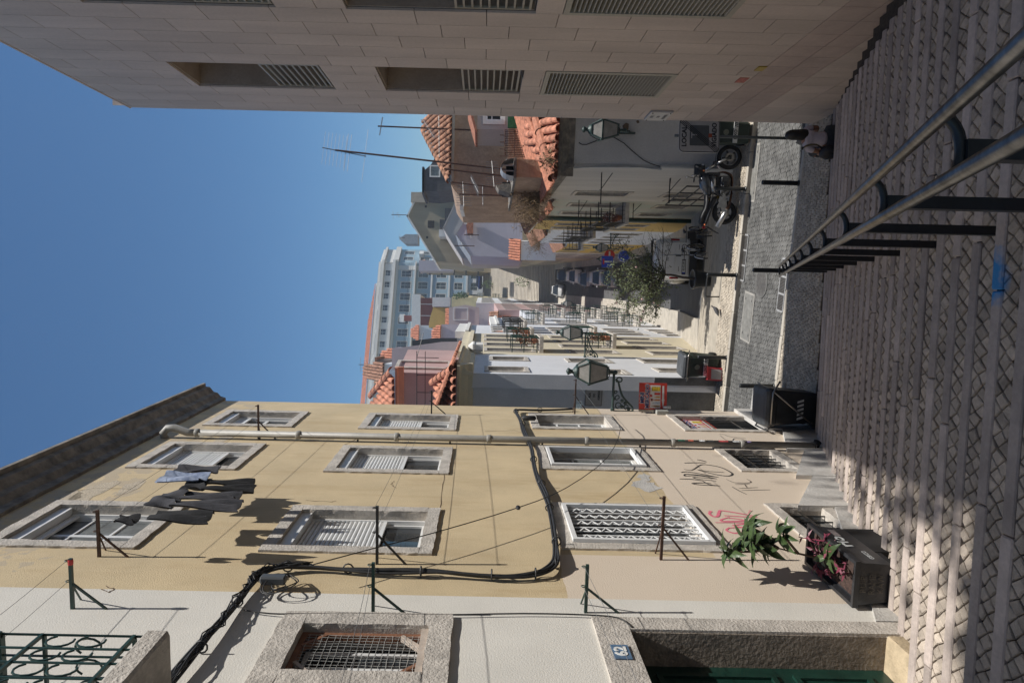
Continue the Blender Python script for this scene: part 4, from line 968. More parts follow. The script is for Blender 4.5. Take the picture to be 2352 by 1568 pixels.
# ---------------------------------------------------------------- corner house (left, RUA DO ALMADA)
def sL(y, x=1300): return ML.px(x, y)[0]
def sR(y, x=1300): return MR.px(x, y)[0]
S1 = sL(817); 
ch = thing('corner_house', 'white house on the left street corner with a grey shaded front and tiled eaves', 'house', ML.P, ML.rz)
def zpx(fr, s, b, px):    # height on a vertical line of the wall frame seen at picture column px
    P = fr.w(s, b); lo, hi = -20, 60
    for _ in range(50):
        mid = (lo+hi)/2; d = Vector((P.x, P.y, mid))-EYE; X = V0-FOC*d.dot(UU)/d.dot(_F)
        if X > px: lo = mid
        else: hi = mid
    return (lo+hi)/2
CW = []
for y0, y1 in ((847,857),(823,832)):
    s0, s1 = sL(y1), sL(y0); c = (s0+s1)/2; 
    CW += [(c, zpx(ML,c,0,1205), .95, 1.05)]
for y0, y1 in ((849,857),(824,832)):
    s0, s1 = sL(y1), sL(y0); c = (s0+s1)/2; CW += [(c, zpx(ML,c,0,1395 if y0 == 824 else 1433), .9, 1.25)]
CW += [(sL(826), -.9, .95, 2.0), (sL(846), .3, .7, .9)]
facade(ch, white_w, 0, S1, -4, 7.1, .40, CW)
d0 = ML.loc((ML.P.x-.9756*9, ML.P.y+.2195*9, 0)); dn = d0.normalized()
A = Vector((0,.008,0)); Ai = dn*.40
pr = [Vector((S1, .40, 0)), Vector((S1, 8, 0)), d0+Vector((0,0,0)), Vector((.012,.004,0)), Vector((.34,.40,0))]
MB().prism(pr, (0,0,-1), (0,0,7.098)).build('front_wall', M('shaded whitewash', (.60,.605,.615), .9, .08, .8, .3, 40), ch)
CF = Frame(ML.P + Vector((-.9756*9, .2195*9, 0)), (.9756, -.2195))     # front wall, x runs right to the corner at 9
def sub(fr, parent_fr, parent, name):
    pass
q = thing('tmp', 'x', 'x'); bpy.data.objects.remove(q)
dado = M('speckled dark dado', (.17,.165,.155), .9, .3, 2.5, .3, 40, fine=.15)
def infr(fr, base):   # matrix taking frame fr coordinates into frame base coordinates
    return Matrix.Translation(-base.P).to_4x4() if False else (Matrix.Translation(base.P) @ Matrix.Rotation(base.rz,4,'Z')).inverted() @ (Matrix.Translation(fr.P) @ Matrix.Rotation(fr.rz,4,'Z'))
T = infr(CF, ML)
o = MB().box(0, 8.99, -.03, .02, -.3, 1.72).build('dado', dado, ch); o.matrix_local = T
o = MB().rings([[(x, -oo, z) for oo, z in [(-.02,6.72),(.05,6.74),(.07,6.86),(.16,6.95),(.2,7.05),(.3,7.09),(.3,7.16),(-.02,7.16)]] for x in (0, 9.28)], True, True).build('cornice', cream_w, ch); o.matrix_local = T
MB().rings([[(x, -oo, z) for oo, z in [(-.02,6.72),(.05,6.74),(.07,6.86),(.16,6.95),(.2,7.05),(.3,7.09),(.3,7.16),(-.02,7.16)]] for x in (-.2, S1)], True, True).build('cornice', cream_w, ch)
rf = tile_plane(ch, (T @ Vector((4.4, -.42, 7.2))), (T.to_3x3() @ Vector((1,0,0))), (T.to_3x3() @ Vector((0,1,.36))), 21, 5, tile_m, keep=lambda a, b: a < 1-.16*b)
tile_plane(ch, (-.3, -.42, 7.2), (1,0,0), (0,1,.36), int((S1+.2)/.23), 5, tile_m, pieces=False, name='side_roof')
ridge(ch, T @ Vector((9.22,-.4,7.26)), T @ Vector((8.3,1.4,7.95)), tile_m)
# street name tiles on the front wall
cx, cz = CF.px(1363.5, 907); sg = MB().bev(-.31, .31, -.02, 0, -.24, .24, .006).build('street_sign', M('grey stone tiles', (.40,.37,.33), .7, .1, 4), None, loc=CF.w(cx, -.002, cz)); sg.rotation_euler.z = CF.rz
tag(sg, 'grey street name panel reading RUA DO ALMADA on the shaded front wall', 'sign')
bars(-.30, .30, -.23, .23, .012, -.023, -.018).build('black_border', ink, sg)
for i, s_ in enumerate(('RUA', 'DO', 'ALMADA')): text(s_, .085, ink, sg, (0, -.022, .11-i*.125), bold=.003, sx=.8)
# street lamps --------------------------------------------------------------------
lamp_iron = M('weathered green lamp iron', (.03,.055,.05), .5, .4, 9, .2, 40)
lamp_glass = M('dusty lamp glass', (.30,.29,.27), .25, .2, 4, spec=.5)
LM = {}
def lamp(loc, rz, label, arm=.85, sc=1.0, flip=1):
    t = thing('street_lamp', label, 'street lamp', loc, rz, 'wall lanterns along the street'); y = -arm
    if not LM:
        a = MB(); a.tube([(0,.0,0),(0,-arm-.02,0)], .028, 8); a.lathe([(.028,0),(.045,-.02),(.045,-.06),(.028,-.08)], 8, (0,0,0), 'y'); a.tube([(0,-arm,-.02),(0,-arm,.12)], .035, 8); a.ball((0,-arm,-.03), .05)
        LM['arm'] = a.mesh('arm', lamp_iron)
        s_ = MB(); p = [(0,-.02,-.44),(0,-.1,-.42),(0,-.22,-.30),(0,-.34,-.20),(0,-.5,-.14),(0,-.64,-.1),(0,-.7,-.04)]; s_.tube(smooth_path([Vector(q) for q in p]), .024, 6)
        s_.tube([(0,-.68+.09*math.cos(q)*(1-q*.1), -.13+.09*math.sin(q)*(1-q*.1)) for q in [i*.45+1 for i in range(14)]], .016, 5)
        for cy, cz, r in ((-.13,-.13,.08),(-.3,-.1,.06),(-.1,-.3,.06),(-.42,-.06,.04)): s_.tube([(0, cy+r*math.cos(q)*(1-q*.09), cz+r*math.sin(q)*(1-q*.09)) for q in [i*.5 for i in range(14)]], .013, 5)
        for cy, cz in ((-.1,-.2),(-.23,-.2),(-.18,-.27),(-.05,-.35),(-.27,-.02)): s_.ball((0,cy,cz), .015, .04, .04)
        s_.beam((0,0,-.46),(0,0,.04),.05,.03); LM['scroll'] = s_.mesh('scroll_bracket', lamp_iron)
        f = MB(); W0, W1, W2 = .13, .235, .12; z0, z1, z2 = .17, .56, .80
        cs = [(-1,-1),(1,-1),(1,1),(-1,1)]
        for i, (u, v) in enumerate(cs):
            u2, v2 = cs[(i+1) % 4]
            f.beam((u*W0,y+v*W0,z0),(u*W1,y+v*W1,z1),.028); f.beam((u*W1,y+v*W1,z1),(u*W2,y+v*W2,z2),.028)
            f.beam((u*W0,y+v*W0,z0),(u2*W0,y+v2*W0,z0),.032); f.beam((u*W1,y+v*W1,z1),(u2*W1,y+v2*W1,z1),.05,.035); f.beam((u*W2,y+v*W2,z2),(u2*W2,y+v2*W2,z2),.03)
            f.ball((u*W1*1.04,y+v*W1*1.04,z1+.03), .02); f.ball((u*W0,y+v*W0,z0-.03), .014)
            f.tube([(u*W0,y+v*W0,z0),(u*.07,y+v*.07,z0-.06),(0,y,.1)], .01, 5)
        LM['frame'] = f.mesh('lantern_frame', lamp_iron)
        LM['cap'] = MB().lathe([(.14,.8),(.13,.83),(.09,.87),(.05,.89),(.045,.93),(.075,.98),(.08,1.0),(.03,1.03),(.01,1.04)], 12, (0,y,0)).mesh('cap', lamp_iron, True)
        for i, (u, v) in enumerate(cs):
            u2, v2 = cs[(i+1) % 4]
            LM['g%d'%i] = MB().add([(u*W0,y+v*W0,z0),(u2*W0,y+v2*W0,z0),(u2*W1*.98,y+v2*W1*.98,z1),(u*W1*.98,y+v*W1*.98,z1)], [(0,1,2,3)]).mesh('glass_pane', lamp_glass)
            LM['h%d'%i] = MB().add([(u*W1*.98,y+v*W1*.98,z1),(u2*W1*.98,y+v2*W1*.98,z1),(u2*W2,y+v2*W2,z2),(u*W2,y+v*W2,z2)], [(0,1,2,3)]).mesh('glass_pane', lamp_glass)
    for k, me in LM.items(): inst(me.name.split('.')[0], me, t)
    t.scale = (sc,)*3; return t
s, z = FL.px(1401, 937); lamp(FL.w(14.95, 0, z), FL.rz, 'nearest green street lantern on a scrolled bracket at the ochre house corner')
s = sL(806, 1342); lamp(ML.w(S1-.4, 0, zpx(ML, S1-.4, -.8, 1345)), ML.rz, 'second green street lantern on the long white wall beyond the first')
lamp(ML.w(sL(722,1330), 0, zpx(ML, sL(722,1330), -.8, 1318)), ML.rz, 'small distant street lantern on the left white houses far down the street', sc=1.1)
# ---------------------------------------------------------------- left row
def house(name, label, fr, s0, s1, z0, z1, D, mat, floors, pitch, ww=.95, hh=1.35, first=.5, top=None, **kw):
    h = thing(name, label, 'house', fr.P, fr.rz); a, b = min(s0, s1), max(s0, s1); ws = []
    n = max(1, int((b-a-.6)/pitch)); off = (b-a-(n-1)*pitch)/2
    for f_ in floors:
        for i in range(n): ws.append((a+off+i*pitch, f_, ww, hh))
    facade(h, mat, a, b, z0, z1, D, ws, **kw); h['ws'] = len(ws); return h, ws
def parapet(h, a, b, z, hgt=.5, mat=None, D=.25):
    MB().box(a, b, -.08, D, z, z+hgt).build('parapet', mat or trim_w, h); MB().box(a-.02, b+.02, -.16, -.082, z-.12, z+.05).build('cornice', mat or trim_w, h)
S2, S3, S4, S5, S6, S7 = sL(770), sL(751), sL(733), sL(715), sL(700), sL(688)
cr, ws = house('cream_house', 'pale cream house with flower balconies next to the white corner house', ML, S1, S2, -5, 7.0, 7, cream_w, (4.6, 1.5, -1.6), 2.3, 1.0, 1.7)
parapet(cr, S1, S2, 7.0, .35, cream_w)
fl_m = M('balcony flowers', (.05,.09,.02), .7, .5, 30, rv=.5, isl=True, col2=(.3,.06,.05)); gr_m = M('hanging greenery', (.035,.075,.02), .7, .4, 20, rv=.4, isl=True)
leafq = [(0,0,0),(.03,.05,.01),(0,.11,-.01),(-.03,.05,.01)]
def foliage(n, rx, ry, rz_, sc=1, mat=None, bias=0):
    mb = MB()
    for i in range(n):
        d = Vector((rnd(-1,1), rnd(-1,1), rnd(-1,1)))
        while d.length > 1: d = Vector((rnd(-1,1), rnd(-1,1), rnd(-1,1)))
        c = Vector((d.x*rx, d.y*ry, d.z*rz_)); R = Matrix.Rotation(rnd(0,6.28),3,'Z') @ Matrix.Rotation(rnd(-1.2,1.2),3,'X') @ Matrix.Rotation(rnd(-.8,.8),3,'Y'); q = sc*rnd(.6,1.3)
        mb.add([c + R @ (Vector(p)*q) for p in leafq], [(0,1,2,3)])
    return mb
pot_m = M('terracotta pot', (.34,.13,.07), .85, .15, 5)
def flowers(fr, s, out, z, label, n=120, rx=.5, rz_=.3, mat=None, pots=3, ry=.18):
    t = thing('balcony_plants', label, 'plants', fr.w(s, -out, z), fr.rz, 'pot plants on balconies')
    foliage(n, rx, ry, rz_, 1, mat).build('leaves', mat or fl_m, t, loc=(0,0,.22+rz_*.6), kind='stuff')
    for i in range(pots): MB().lathe([(.07,0),(.1,.18),(.11,.2),(.09,.2)], 10, ((i-(pots-1)/2)*rx*1.6/max(1,pots), 0, 0)).build('pot', pot_m, t)
for i, (x, z) in enumerate(((ws[0][0], 4.4), (ws[1][0], 1.3), (ws[2][0], 4.4), (ws[3][0], 1.3), (ws[2][0]+.2, 1.3))):
    if i < 4: balcony(cr, x, z, 1.5, .55)
flowers(ML, ws[1][0], .4, 1.32, 'green hanging plants crowding the middle cream house balcony', 260, .7, .4)
flowers(ML, ws[2][0], .4, 4.42, 'red and green flower pots on the upper far balcony of the cream house', 220, .7, .35)
flowers(ML, ws[0][0], .4, 4.42, 'leafy pots on the upper near balcony of the cream house', 200, .6, .35)
wa, ws2 = house('white_house_with_parapet', 'tall white house with a curved white parapet beyond the cream one', ML, S2, S3, -6, 7.3, 7, white_w, (4.4, 1.2, -2.0, -4.6), 1.9, .9, 1.5); parapet(wa, S2, S3, 7.3, .55)
for x, z, *_ in ws2[0:3]: balcony(wa, x, z-.05, 1.4, .6, dark_iron)
wb, ws3 = house('white_terrace_house', 'white house with iron balconies and pole lantern, middle of the left row', ML, S3, S4, -7, 5.6, 7, white_w, (2.8, -.2, -3.2), 2.4, .95, 1.7); parapet(wb, S3, S4, 5.6, .4)
for i, (x, z, *_) in enumerate(ws3): 
    if i % 2 == 0: balcony(wb, x, z-.05, 1.6, .7)
wc, ws4 = house('low_white_house', 'lower white house with a roof terrace and small tiled lean-to', ML, S4, S5, -8, 2.9, 7, white_w, (.4, -2.4, -4.9), 2.9, 1.0, 1.6)
for i, (x, z, *_) in enumerate(ws4):
    if i % 3 != 1: balcony(wc, x, z-.05, 1.7, .7)
pk, ws5 = house('pink_fronted_house', 'white house with reddish ground floor far down the left side', ML, S5, S6, -8, 5.0, 8, pink_w, (2.6, -.2, -3.0), 3.2, 1.0, 1.6)
wd_, ws6 = house('far_white_house', 'white house with a terrace near the foot of the far stairs', ML, S6, S7, -8, 7.4, 8, white_w, (5.0, 2.2, -.6, -3.4), 3.0, 1.0, 1.6)
ys, ws7 = house('stairside_house', 'pale yellow house alongside the far stairs on the left', ML, S7, ML.loc((0,147,0)).x, -8, 12.2, 8, yel_p, (9.6, 6.6, 3.6, .6), 4.2, 1.1, 1.8)
for i, (x, z, *_) in enumerate(ws7): 
    if i % 2 == 0 and z > 3: balcony(ys, x, z-.05, 1.8, .7)
# ---------------------------------------------------------------- pieces behind the left row
def cell(name, label, cat, poly, Y, depth, mat, part='wall', z_extra=None, group=None):
    """a building seen end on: its gable outline at distance Y, with real depth behind"""
    P = [at_y(x, y, Y) for x, y in poly]; o = Vector((sum(p.x for p in P)/len(P), Y, min(p.z for p in P)))
    t = thing(name, label, cat, o, 0, group); L_ = [p-o for p in P]
    MB().prism(L_, (0,0,0), (0,depth,0)).build(part, mat, t); return t, L_
def cap(t, L_, i, j, mat, th=.12, out=.15, depth=6, name='roof'):
    a, b = L_[i], L_[j]; d = (b-a).normalized(); n = Vector((-d.z,0,d.x)); n = n if n.z > 0 else -n
    MB().prism([a-d*out, b+d*out, b+d*out+n*th, a-d*out+n*th], (0,-out,0), (0,depth+.05,0)).build(name, mat, t)
ph = thing('pink_house', 'pink penthouse with terracotta hip roof standing behind the corner house eaves', 'house', at_y(1000, 857, 22), CR.rz)
PHF = Frame(ph.location, (1,-.225)); zt = zpx(PHF, 0, 0, 912); 
body(ph, 'wall', pink_w, -5.5, 0, -1+6-ph.location.z, zt-ph.location.z, 3.2, [])
q = zt-ph.location.z
o = MB().rings([[(x, -oo, z+q) for oo, z in [(-.02,-.22),(.06,-.2),(.1,-.06),(.2,-.02),(.2,.04),(-.02,.04)]] for x in (-5.5, .2)], True, True).build('cornice', M('salmon trim', (.50,.25,.17), .85, .1, 2), ph)
tile_plane(ph, (-5.6,-.32,q+.06), (1,0,0), (0,1,.52), 25, 6, tile_m, keep=lambda a, b: a < 1-.3*b)
ridge(ph, (.15,-.32,q+.1), (-1.3,1.6,q+1.12), tile_m, .13)
T2 = Matrix.Translation((0,0,0)) @ Matrix.Rotation(math.radians(88),4,'Z')
for x in (1.0,): 
    wq = lwin(ph, 0, 0, .75, 1.6); wq.matrix_local = Matrix.Translation((.035,.9,-.35)) @ Matrix.Rotation(math.radians(90),4,'Z')
    # the reveal: window sits in front of the flank wall
tr = thing('terrace_railing', 'black terrace railing in front of the pink penthouse wall', 'railing', at_y(1000, 880, 20.9), CR.rz)
k = MB()
z1 = at_y(957, 900, 20.9).z-tr.location.z
for i in range(5): x = -1.4+.55*i; k.tube([(x,0,-.1),(x,0,z1)], .012, 5)
k.tube([(-1.6,0,z1),(1.0,0,z1)], .014, 5); k.tube([(-1.6,0,z1*.55),(1.0,0,z1*.55)], .01, 5); k.tube([(.8,0,z1),(1.5,.3,z1*.7)], .01, 5); k.build('rails', dark_iron, tr)
pc = thing('terrace_pergola', 'black lattice pergola with dark sheeting on the roof terrace beside the pink penthouse', 'pergola', at_y(1035, 828, 25), ML.rz)
k = MB(); zq = at_y(982, 828, 25).z-pc.location.z
for x in (0, 2.2): 
    for y in (0, .5): k.beam((x,y,0),(x,y,zq),.05)
for y in (0,.5): k.beam((0,y,zq),(2.2,y,zq),.05); k.beam((0,y,zq*.5),(2.2,y,zq*.5),.03)
k.build('posts', dark_iron, pc); k = MB()
for i in range(10): k.beam((.2*i,0,zq*.5),(.2*i+.25,0,zq),.018); k.beam((.2*i+.25,0,zq*.5),(.2*i,0,zq),.018)
k.build('lattice', dark_iron, pc); MB().prism([(0,.25,.2),(2,.25,.1),(1.9,.25,zq*.48),(.1,.25,zq*.6)], (0,0,0),(0,.1,0)).build('sheeting', black_rub, pc)
cell('lavender_gable_house', 'lavender plastered gable wall rising behind the pink penthouse', 'house', [(900,850),(900,801),(905,800),(928,797),(1014,785),(1060,785),(1060,850)], 30, 7, lav_w)
t, L_ = cell('grey_shed', 'dark grey boxy roof addition above the lavender gable', 'roof addition', [(947,800),(947,782),(1000,776),(1050,776),(1050,800)], 38, 5, dk_grey)
t, L_ = cell('ochre_gable_house', 'small ochre gable wall with a white chimney block, above the left row', 'house', [(995,706),(1030,706),(1060,706),(1060,752),(985,752),(985,742),(988,728)], 88, 9, yel_d)
MB().prism([L_[0]+Vector((.1,-.3,.1)), L_[0]+Vector((1.3,-.3,.1)), L_[0]+Vector((1.3,-.3,-2.2)), L_[0]+Vector((.1,-.3,-2.2))], (0,0,0),(0,1.5,0)).build('chimney', trim_w, t)
tile_plane(t, L_[1]+Vector((-2.9,-2.4,-.6)), (1,0,0), (0,1,.45), 12, 6, tile_i, pieces=False)
t, L_ = cell('pink_attic_house', 'pale pink attic wall with one window above the left row', 'house', [(1031,706),(1070,700),(1100,706),(1100,750),(1031,750)], 80, 6, M('faded pink plaster', (.50,.42,.40), .9, .1, .5, .2, 20))
F_ = Frame((0,80),(1,0)); wq = lwin(t, 0, 0, 1.3, 1.5, trim_w); c = at_y(1073,721,80)-t.location; wq.location = (c.x, -.04, c.z)
t, L_ = cell('dark_red_house', 'dark red house with one tall window in front of the blue tiled palace', 'house', [(966,684),(966,752),(1005,752),(1005,684)], 120, 8, dred)
MB().prism([L_[0]+Vector((.6,-.5,0)), L_[1]+Vector((-.6,-.5,0)), L_[1]+Vector((-.6,-.5,1.5)), L_[0]+Vector((.6,-.5,1.5))], (0,0,0),(0,9,0)).build('parapet', trim_w, t)
wq = lwin(t, 0, 0, 1.9, 2.9, trim_w); c = at_y(995,712,120)-t.location; wq.location = (c.x, -.04, c.z)
t, L_ = cell('red_chimney_stack', 'dark red chimney slab with white cap before the blue tiled palace', 'chimney', [(928,724),(928,737),(975,737),(975,724)], 124, 2, dred)
MB().box(L_[0].x-.2 if L_[0].x < L_[1].x else L_[1].x-.2, max(L_[0].x,L_[1].x)+.2, -.2, 2.2, L_[0].z, L_[0].z+.8).build('cap', trim_w, t)
for i, (xa, ya, yb, Y, nv, lab) in enumerate(((962,745,782,100,9,'small terracotta roof above the white parapet houses'),(905,795,842,60,10,'terracotta roof rising behind the pink penthouse'),(880,832,885,48,13,'weathered terracotta roof ridge behind the pink penthouse roof'),(1012,742,790,66,6,'strip of terracotta roof beside the white parapet'))):
    a = at_y(xa, ya, Y); b = at_y(xa, yb, Y); a, b = (b, a) if b.x < a.x else (a, b); t = thing('tiled_roof', lab, 'roof', a, 0)
    n = int((b-a).length/.23); tile_plane(t, (0,0,0), (1,0,0), (0,1,.5), n, nv, tile_oi if i == 2 else tile_i, pieces=False, keep=lambda u, v: (u+.35*v < 1.1) and (u-.3*v > -.05))
    MB().box(.1, (b-a).length-.1, .3, nv*.3, -5, -.02).build('wall', lav_w if i % 2 else white_w, t)
t, L_ = cell('roof_terrace_house', 'brown roof loft with curved vents in front of the far left tiled roofs', 'roof addition', [(866,826),(866,852),(900,860),(960,860),(960,826)], 52, 4, M('brown loft', (.2,.15,.13), .9, .2))
cap(t, L_, 0, 1, tile_oi, .15, .2, 4)
t, L_ = cell('lean_to_shed', 'small shed with weathered tile roof on the low white house terrace', 'shed', [(1142,724),(1142,743),(1172,743),(1180,736),(1172,724)], 66, 3, M('brick red wall', (.36,.15,.1), .9, .2, 3))
tile_plane(t, L_[1]+Vector((-.4,-.5,-.1)), (1,0,0), (0,1,.5), 7, 5, tile_oi, pieces=False)
for i, (px_, py_, Y, lab) in enumerate(((1093,810,24,'pair of white hexagonal chimney pots at the cream house corner'),(1130,772,36,'terracotta conical chimney pot above the cream house balcony'))):
    t = thing('chimney_pot', lab, 'chimney', at_y(px_+16, py_, Y), 0)
    if i == 0:
        for x in (-.16,.2): MB().lathe([(.17,0),(.17,.3),(.2,.3),(.2,.36),(.05,.52)], 6, (x,0,0)).build('pot', trim_w, t)
    else: MB().lathe([(.3,-.2),(.26,.1),(.14,.9),(.12,1.0)], 12).build('cone', tile_m, t); MB().box(-.4,.4,-.35,.35,-.6,-.2).build('base', trim_w, t)
# ================================================================== RIGHT SIDE
# white corner house with the long crossing-street front (in shade)
rc = thing('old_corner_house', 'low old whitewashed corner house with overgrown tiled eaves behind the motorcycle', 'house', MR.P, MR.rz)
R1 = sR(459); R2 = sR(497); R3 = sR(528); R4 = sR(559); R5 = sR(580); R6 = sR(593); R7 = sR(610)
WR = []
for y0, y1, xb in ((436,448,1440),(436,448,1590)):
    s0, s1 = sR(y0), sR(y1); c = (s0+s1)/2; WR.append((c, zpx(MR, c, 0, xb), .9, 1.7 if xb < 1500 else .9))
for y0, y1, xb in ((447,457,1590),):
    s0, s1 = sR(y0), sR(y1); c = (s0+s1)/2; WR.append((c, zpx(MR, c, 0, xb), .8, .8))
facade(rc, old_w, R1, 0, -4, 4.55, .40, WR)
RF = Frame((MR.P.x, MR.P.y), (.9756, -.2195))      # front along the crossing street, x to the right
T = infr(RF, MR); e = T @ Vector((9,0,0)); back = e + (T.to_3x3() @ Vector((0,1,0)))*7
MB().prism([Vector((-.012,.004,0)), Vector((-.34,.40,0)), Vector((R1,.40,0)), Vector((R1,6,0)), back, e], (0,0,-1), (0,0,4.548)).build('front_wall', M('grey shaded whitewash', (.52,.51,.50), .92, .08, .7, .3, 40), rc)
prof = [(-.02,4.2),(.05,4.22),(.07,4.34),(.16,4.42),(.2,4.52),(.28,4.56),(.28,4.64),(-.02,4.64)]
o = MB().rings([[(x, -oo, z) for oo, z in prof] for x in (-.26, 9)], True, True).build('cornice', cornice_m, rc); o.matrix_local = T
MB().rings([[(x, -oo, z) for oo, z in prof] for x in (R1, .22)], True, True).build('cornice', cornice_m, rc)
o3 = T.to_3x3()
tile_plane(rc, T @ Vector((-.35,-.4,4.68)), o3 @ Vector((1,0,0)), o3 @ Vector((0,1,.26)), 22, 7, tile_m, keep=lambda a, b: a > .22*b)
tile_plane(rc, (R1,-.4,4.68), (1,0,0), (0,1,.30), int((0.35-R1)/.23), 9, tile_m, pieces=False, keep=lambda a, b: a < 1-.3*b, name='side_roof')
ridge(rc, T @ Vector((-.3,-.38,4.74)), T @ Vector((2.1,1.9,5.32)), tile_m, .15, .5)
for i, (x, z, dx, dz) in enumerate(((1.0,2.9,.16,.09),(1.15,2.6,.05,.05),(2.2,.9,.1,.25),(1.6,1.15,.35,.2))):
    MB().add([(x+dx*math.cos(a)*rnd(.6,1.1), -.003, z+dz*math.sin(a)*rnd(.6,1.1)) for a in [.6*q for q in range(10)]], [tuple(range(10))]).build('plaster_patch', M(['bare brown plaster','bare brown plaster','ochre stain','red graffiti patch'][i], [(.17,.12,.08),(.17,.12,.08),(.24,.17,.09),(.28,.03,.03)][i], .9, .3, 20), rc).matrix_local = T
pp = MB()
for w_ in (.0,.03,.06): pp.tube([T @ Vector((-.02-w_*.5,-.06,4.2)), T @ Vector((.0+w_,-.05,3.0)), T @ Vector((.02-w_,-.05,1.9))], .012, 5)
pp.tube([T @ Vector((.05,-.06,1.95)), T @ Vector((.05,-.06,.02))], .05, 8); pp.build('corner_pipe', zinc, rc)
o = MB().tube(smooth_path([Vector(q) for q in ((.6,-.03,4.1),(.55,-.03,3.9),(.75,-.03,3.2),(.2,-.03,2.4),(.03,-.05,1.9))]), .012, 5).build('wall_cable', cable_m, rc); o.matrix_local = T
dry = M('dry weeds', (.25,.17,.09), .9, .4, 20, rv=.4, isl=True, col2=(.12,.085,.05))
def weeds(loc, n, rx, rz_, label):
    t = thing('dry_weeds', label, 'weeds', loc, 0, 'dead weeds growing out of the tiled eaves'); mb = MB()
    for i in range(n):
        b = Vector((rnd(-rx,rx)*.6, rnd(-rx,rx)*.5, 0)); d = Vector((rnd(-1,1), rnd(-1,.6), rnd(-.5,1.1)))*rz_
        mid = b+d*.5+Vector((0,0,rz_*.2)); mb.tube([b, mid, b+d+Vector((0,0,-abs(d.x)*.3))], [.006,.004,.002], 3)
        for q in range(2): c = b+d*rnd(.4,1); mb.add([c+Vector((rnd(-.04,.04),rnd(-.04,.04),rnd(-.04,.04))) for _ in range(4)], [(0,1,2,3)])
    mb.build('stalks', dry, t, kind='stuff')
tw = lambda x, y, z: (MR.w(0,0,0)+RF.t*x+RF.n*y+Vector((0,0,z)))
weeds(tw(1.6,-.3,4.8), 60, .3, .3, 'small tuft of dead weeds on the front eaves of the old corner house')
weeds(tw(.1,-.2,4.8), 70, .3, .35, 'dead weeds at the very corner of the old tiled eaves')
weeds(MR.w(R1*.55,-.2,4.8), 420, .95, 1.0, 'large brown bush of dead weeds hanging over the side eaves of the old corner house')
weeds(MR.w(R1-.6,-.2,4.5), 260, .8, .9, 'pale dead grass spilling past the end of the old corner house roof')
lamp(tw(.86,0,zpx(RF,.86,-.8,1432)+.0), RF.rz, 'street lantern half hidden behind the stone building corner', sc=1.0)
# dormers and scaling wall behind the corner roof
for i, (y0, y1, xt, xb, Y, lab) in enumerate(((367,408,1157,1233,19.4,'brown plastered dormer with curved zinc hood on the corner roof'),(408,448,1145,1222,21.4,'smaller brown dormer with broken hood further along the corner roof'))):
    a = at_y(xb, y1, Y); b = at_y(xb, y0, Y); zt_ = at_y(1187 if i == 0 else 1180, y0, Y).z; zh = at_y(xt, y0, Y).z; t = thing('dormer', lab, 'dormer', a, 0, None); W_ = b.x-a.x; H_ = zt_-a.z; hh = zh-zt_
    MB().box(0, W_, 0, 2.6, -.6, H_).build('wall', ruin_w, t); MB().box(-.04, W_+.04, -.05, 2.5, H_, H_+.07).build('ledge', cornice_m, t)
    ar = [(W_/2-W_/2*math.cos(q*math.pi/10), 0, H_+.08+hh*math.sin(q*math.pi/10)) for q in range(11)]
    if i == 0:
        MB().rings([[(x,-.12,z) for _,__ in [(0,0)] for x,__,z in ar], [(x,.5,z) for x,_,z in ar]], close=False).build('hood', zinc, t)
        for x in (.35,.65): MB().box(W_*x-.015, W_*x+.015, .0, .03, H_+.07, H_+.07+hh*.9).build('mullion', zinc, t)
    else: MB().prism([ar[0], ar[3], ar[5], (W_*.6,0,H_+.2), (W_*.55,0,H_+.08)], (0,-.1,0), (0,.5,0)).build('hood', cornice_m, t)
    MB().box(.04, W_-.04, .5, .6, H_+.075, H_+.08+hh*.55).build('opening', interior, t)
# ruin: scaling brown wall with gable roof
rt, L_ = cell('scaling_house', 'tall brown house wall with flaking plaster and tiled roof behind the corner house', 'house', [(1036,225),(1036,424),(1043,436),(1055,451),(1262,452),(1262,225)], 27, 6, ruin_w)
a = L_[1]+Vector((.1,-.25,.02)); b = L_[0]+Vector((0,-.25,.02)); nn = int((b.x-a.x)/.2)+1
apex = (at_y(974, 299, 30)-rt.location); ev = a; vv = Vector((0, 3.25, apex.z-a.z)); nrow = int(vv.length/.36)+1
xr_ = (apex.x-a.x)/(b.x-a.x)
tile_plane(rt, a, (1,0,0), vv, int((b.x-a.x)/.23)+1, nrow, tile_old, keep=lambda u, v: u > xr_*v)
ridge(rt, a+Vector((0,.05,.05)), a+Vector(((apex.x-a.x), 3.25, apex.z-a.z+.05)), tile_old, .12, .36)
MB().rings([[(a.x-.1, -oo, a.z-.05+z), (a.x-.1, -oo, a.z+z)] for oo, z in ((.0,0),(.12,.01))] and [[(x,0,a.z-.12),(x,-.14,a.z-.05),(x,-.14,a.z),(x,0,a.z)] for x in (a.x, b.x)], True, True).build('gutter', zinc, rt)
t, L_ = cell('slate_mansard', 'dark slate mansard roof with a small skylight above the scaling house', 'roof', [(1012,340),(990,378),(974,392),(974,438),(1005,440),(1040,436),(1040,340)], 58, 5, slate)
c = at_y(999, 393, 57.9)-t.location; k = bars(c.x-.5, c.x+.5, c.z-.45, c.z+.45, .1, -.08, .02).build('skylight', trim_w, t); MB().box(c.x-.4, c.x+.4, -.03, -.01, c.z-.35, c.z+.35).build('pane', pane_cur, k)
for i in range(14):
    u = at_y(974-.0, 392+46*i/13, 58)-t.location; MB().box(u.x-.3, u.x+.3, -.1, 4, u.z-.02, u.z+.16).build('ridge_slate', slate, t)
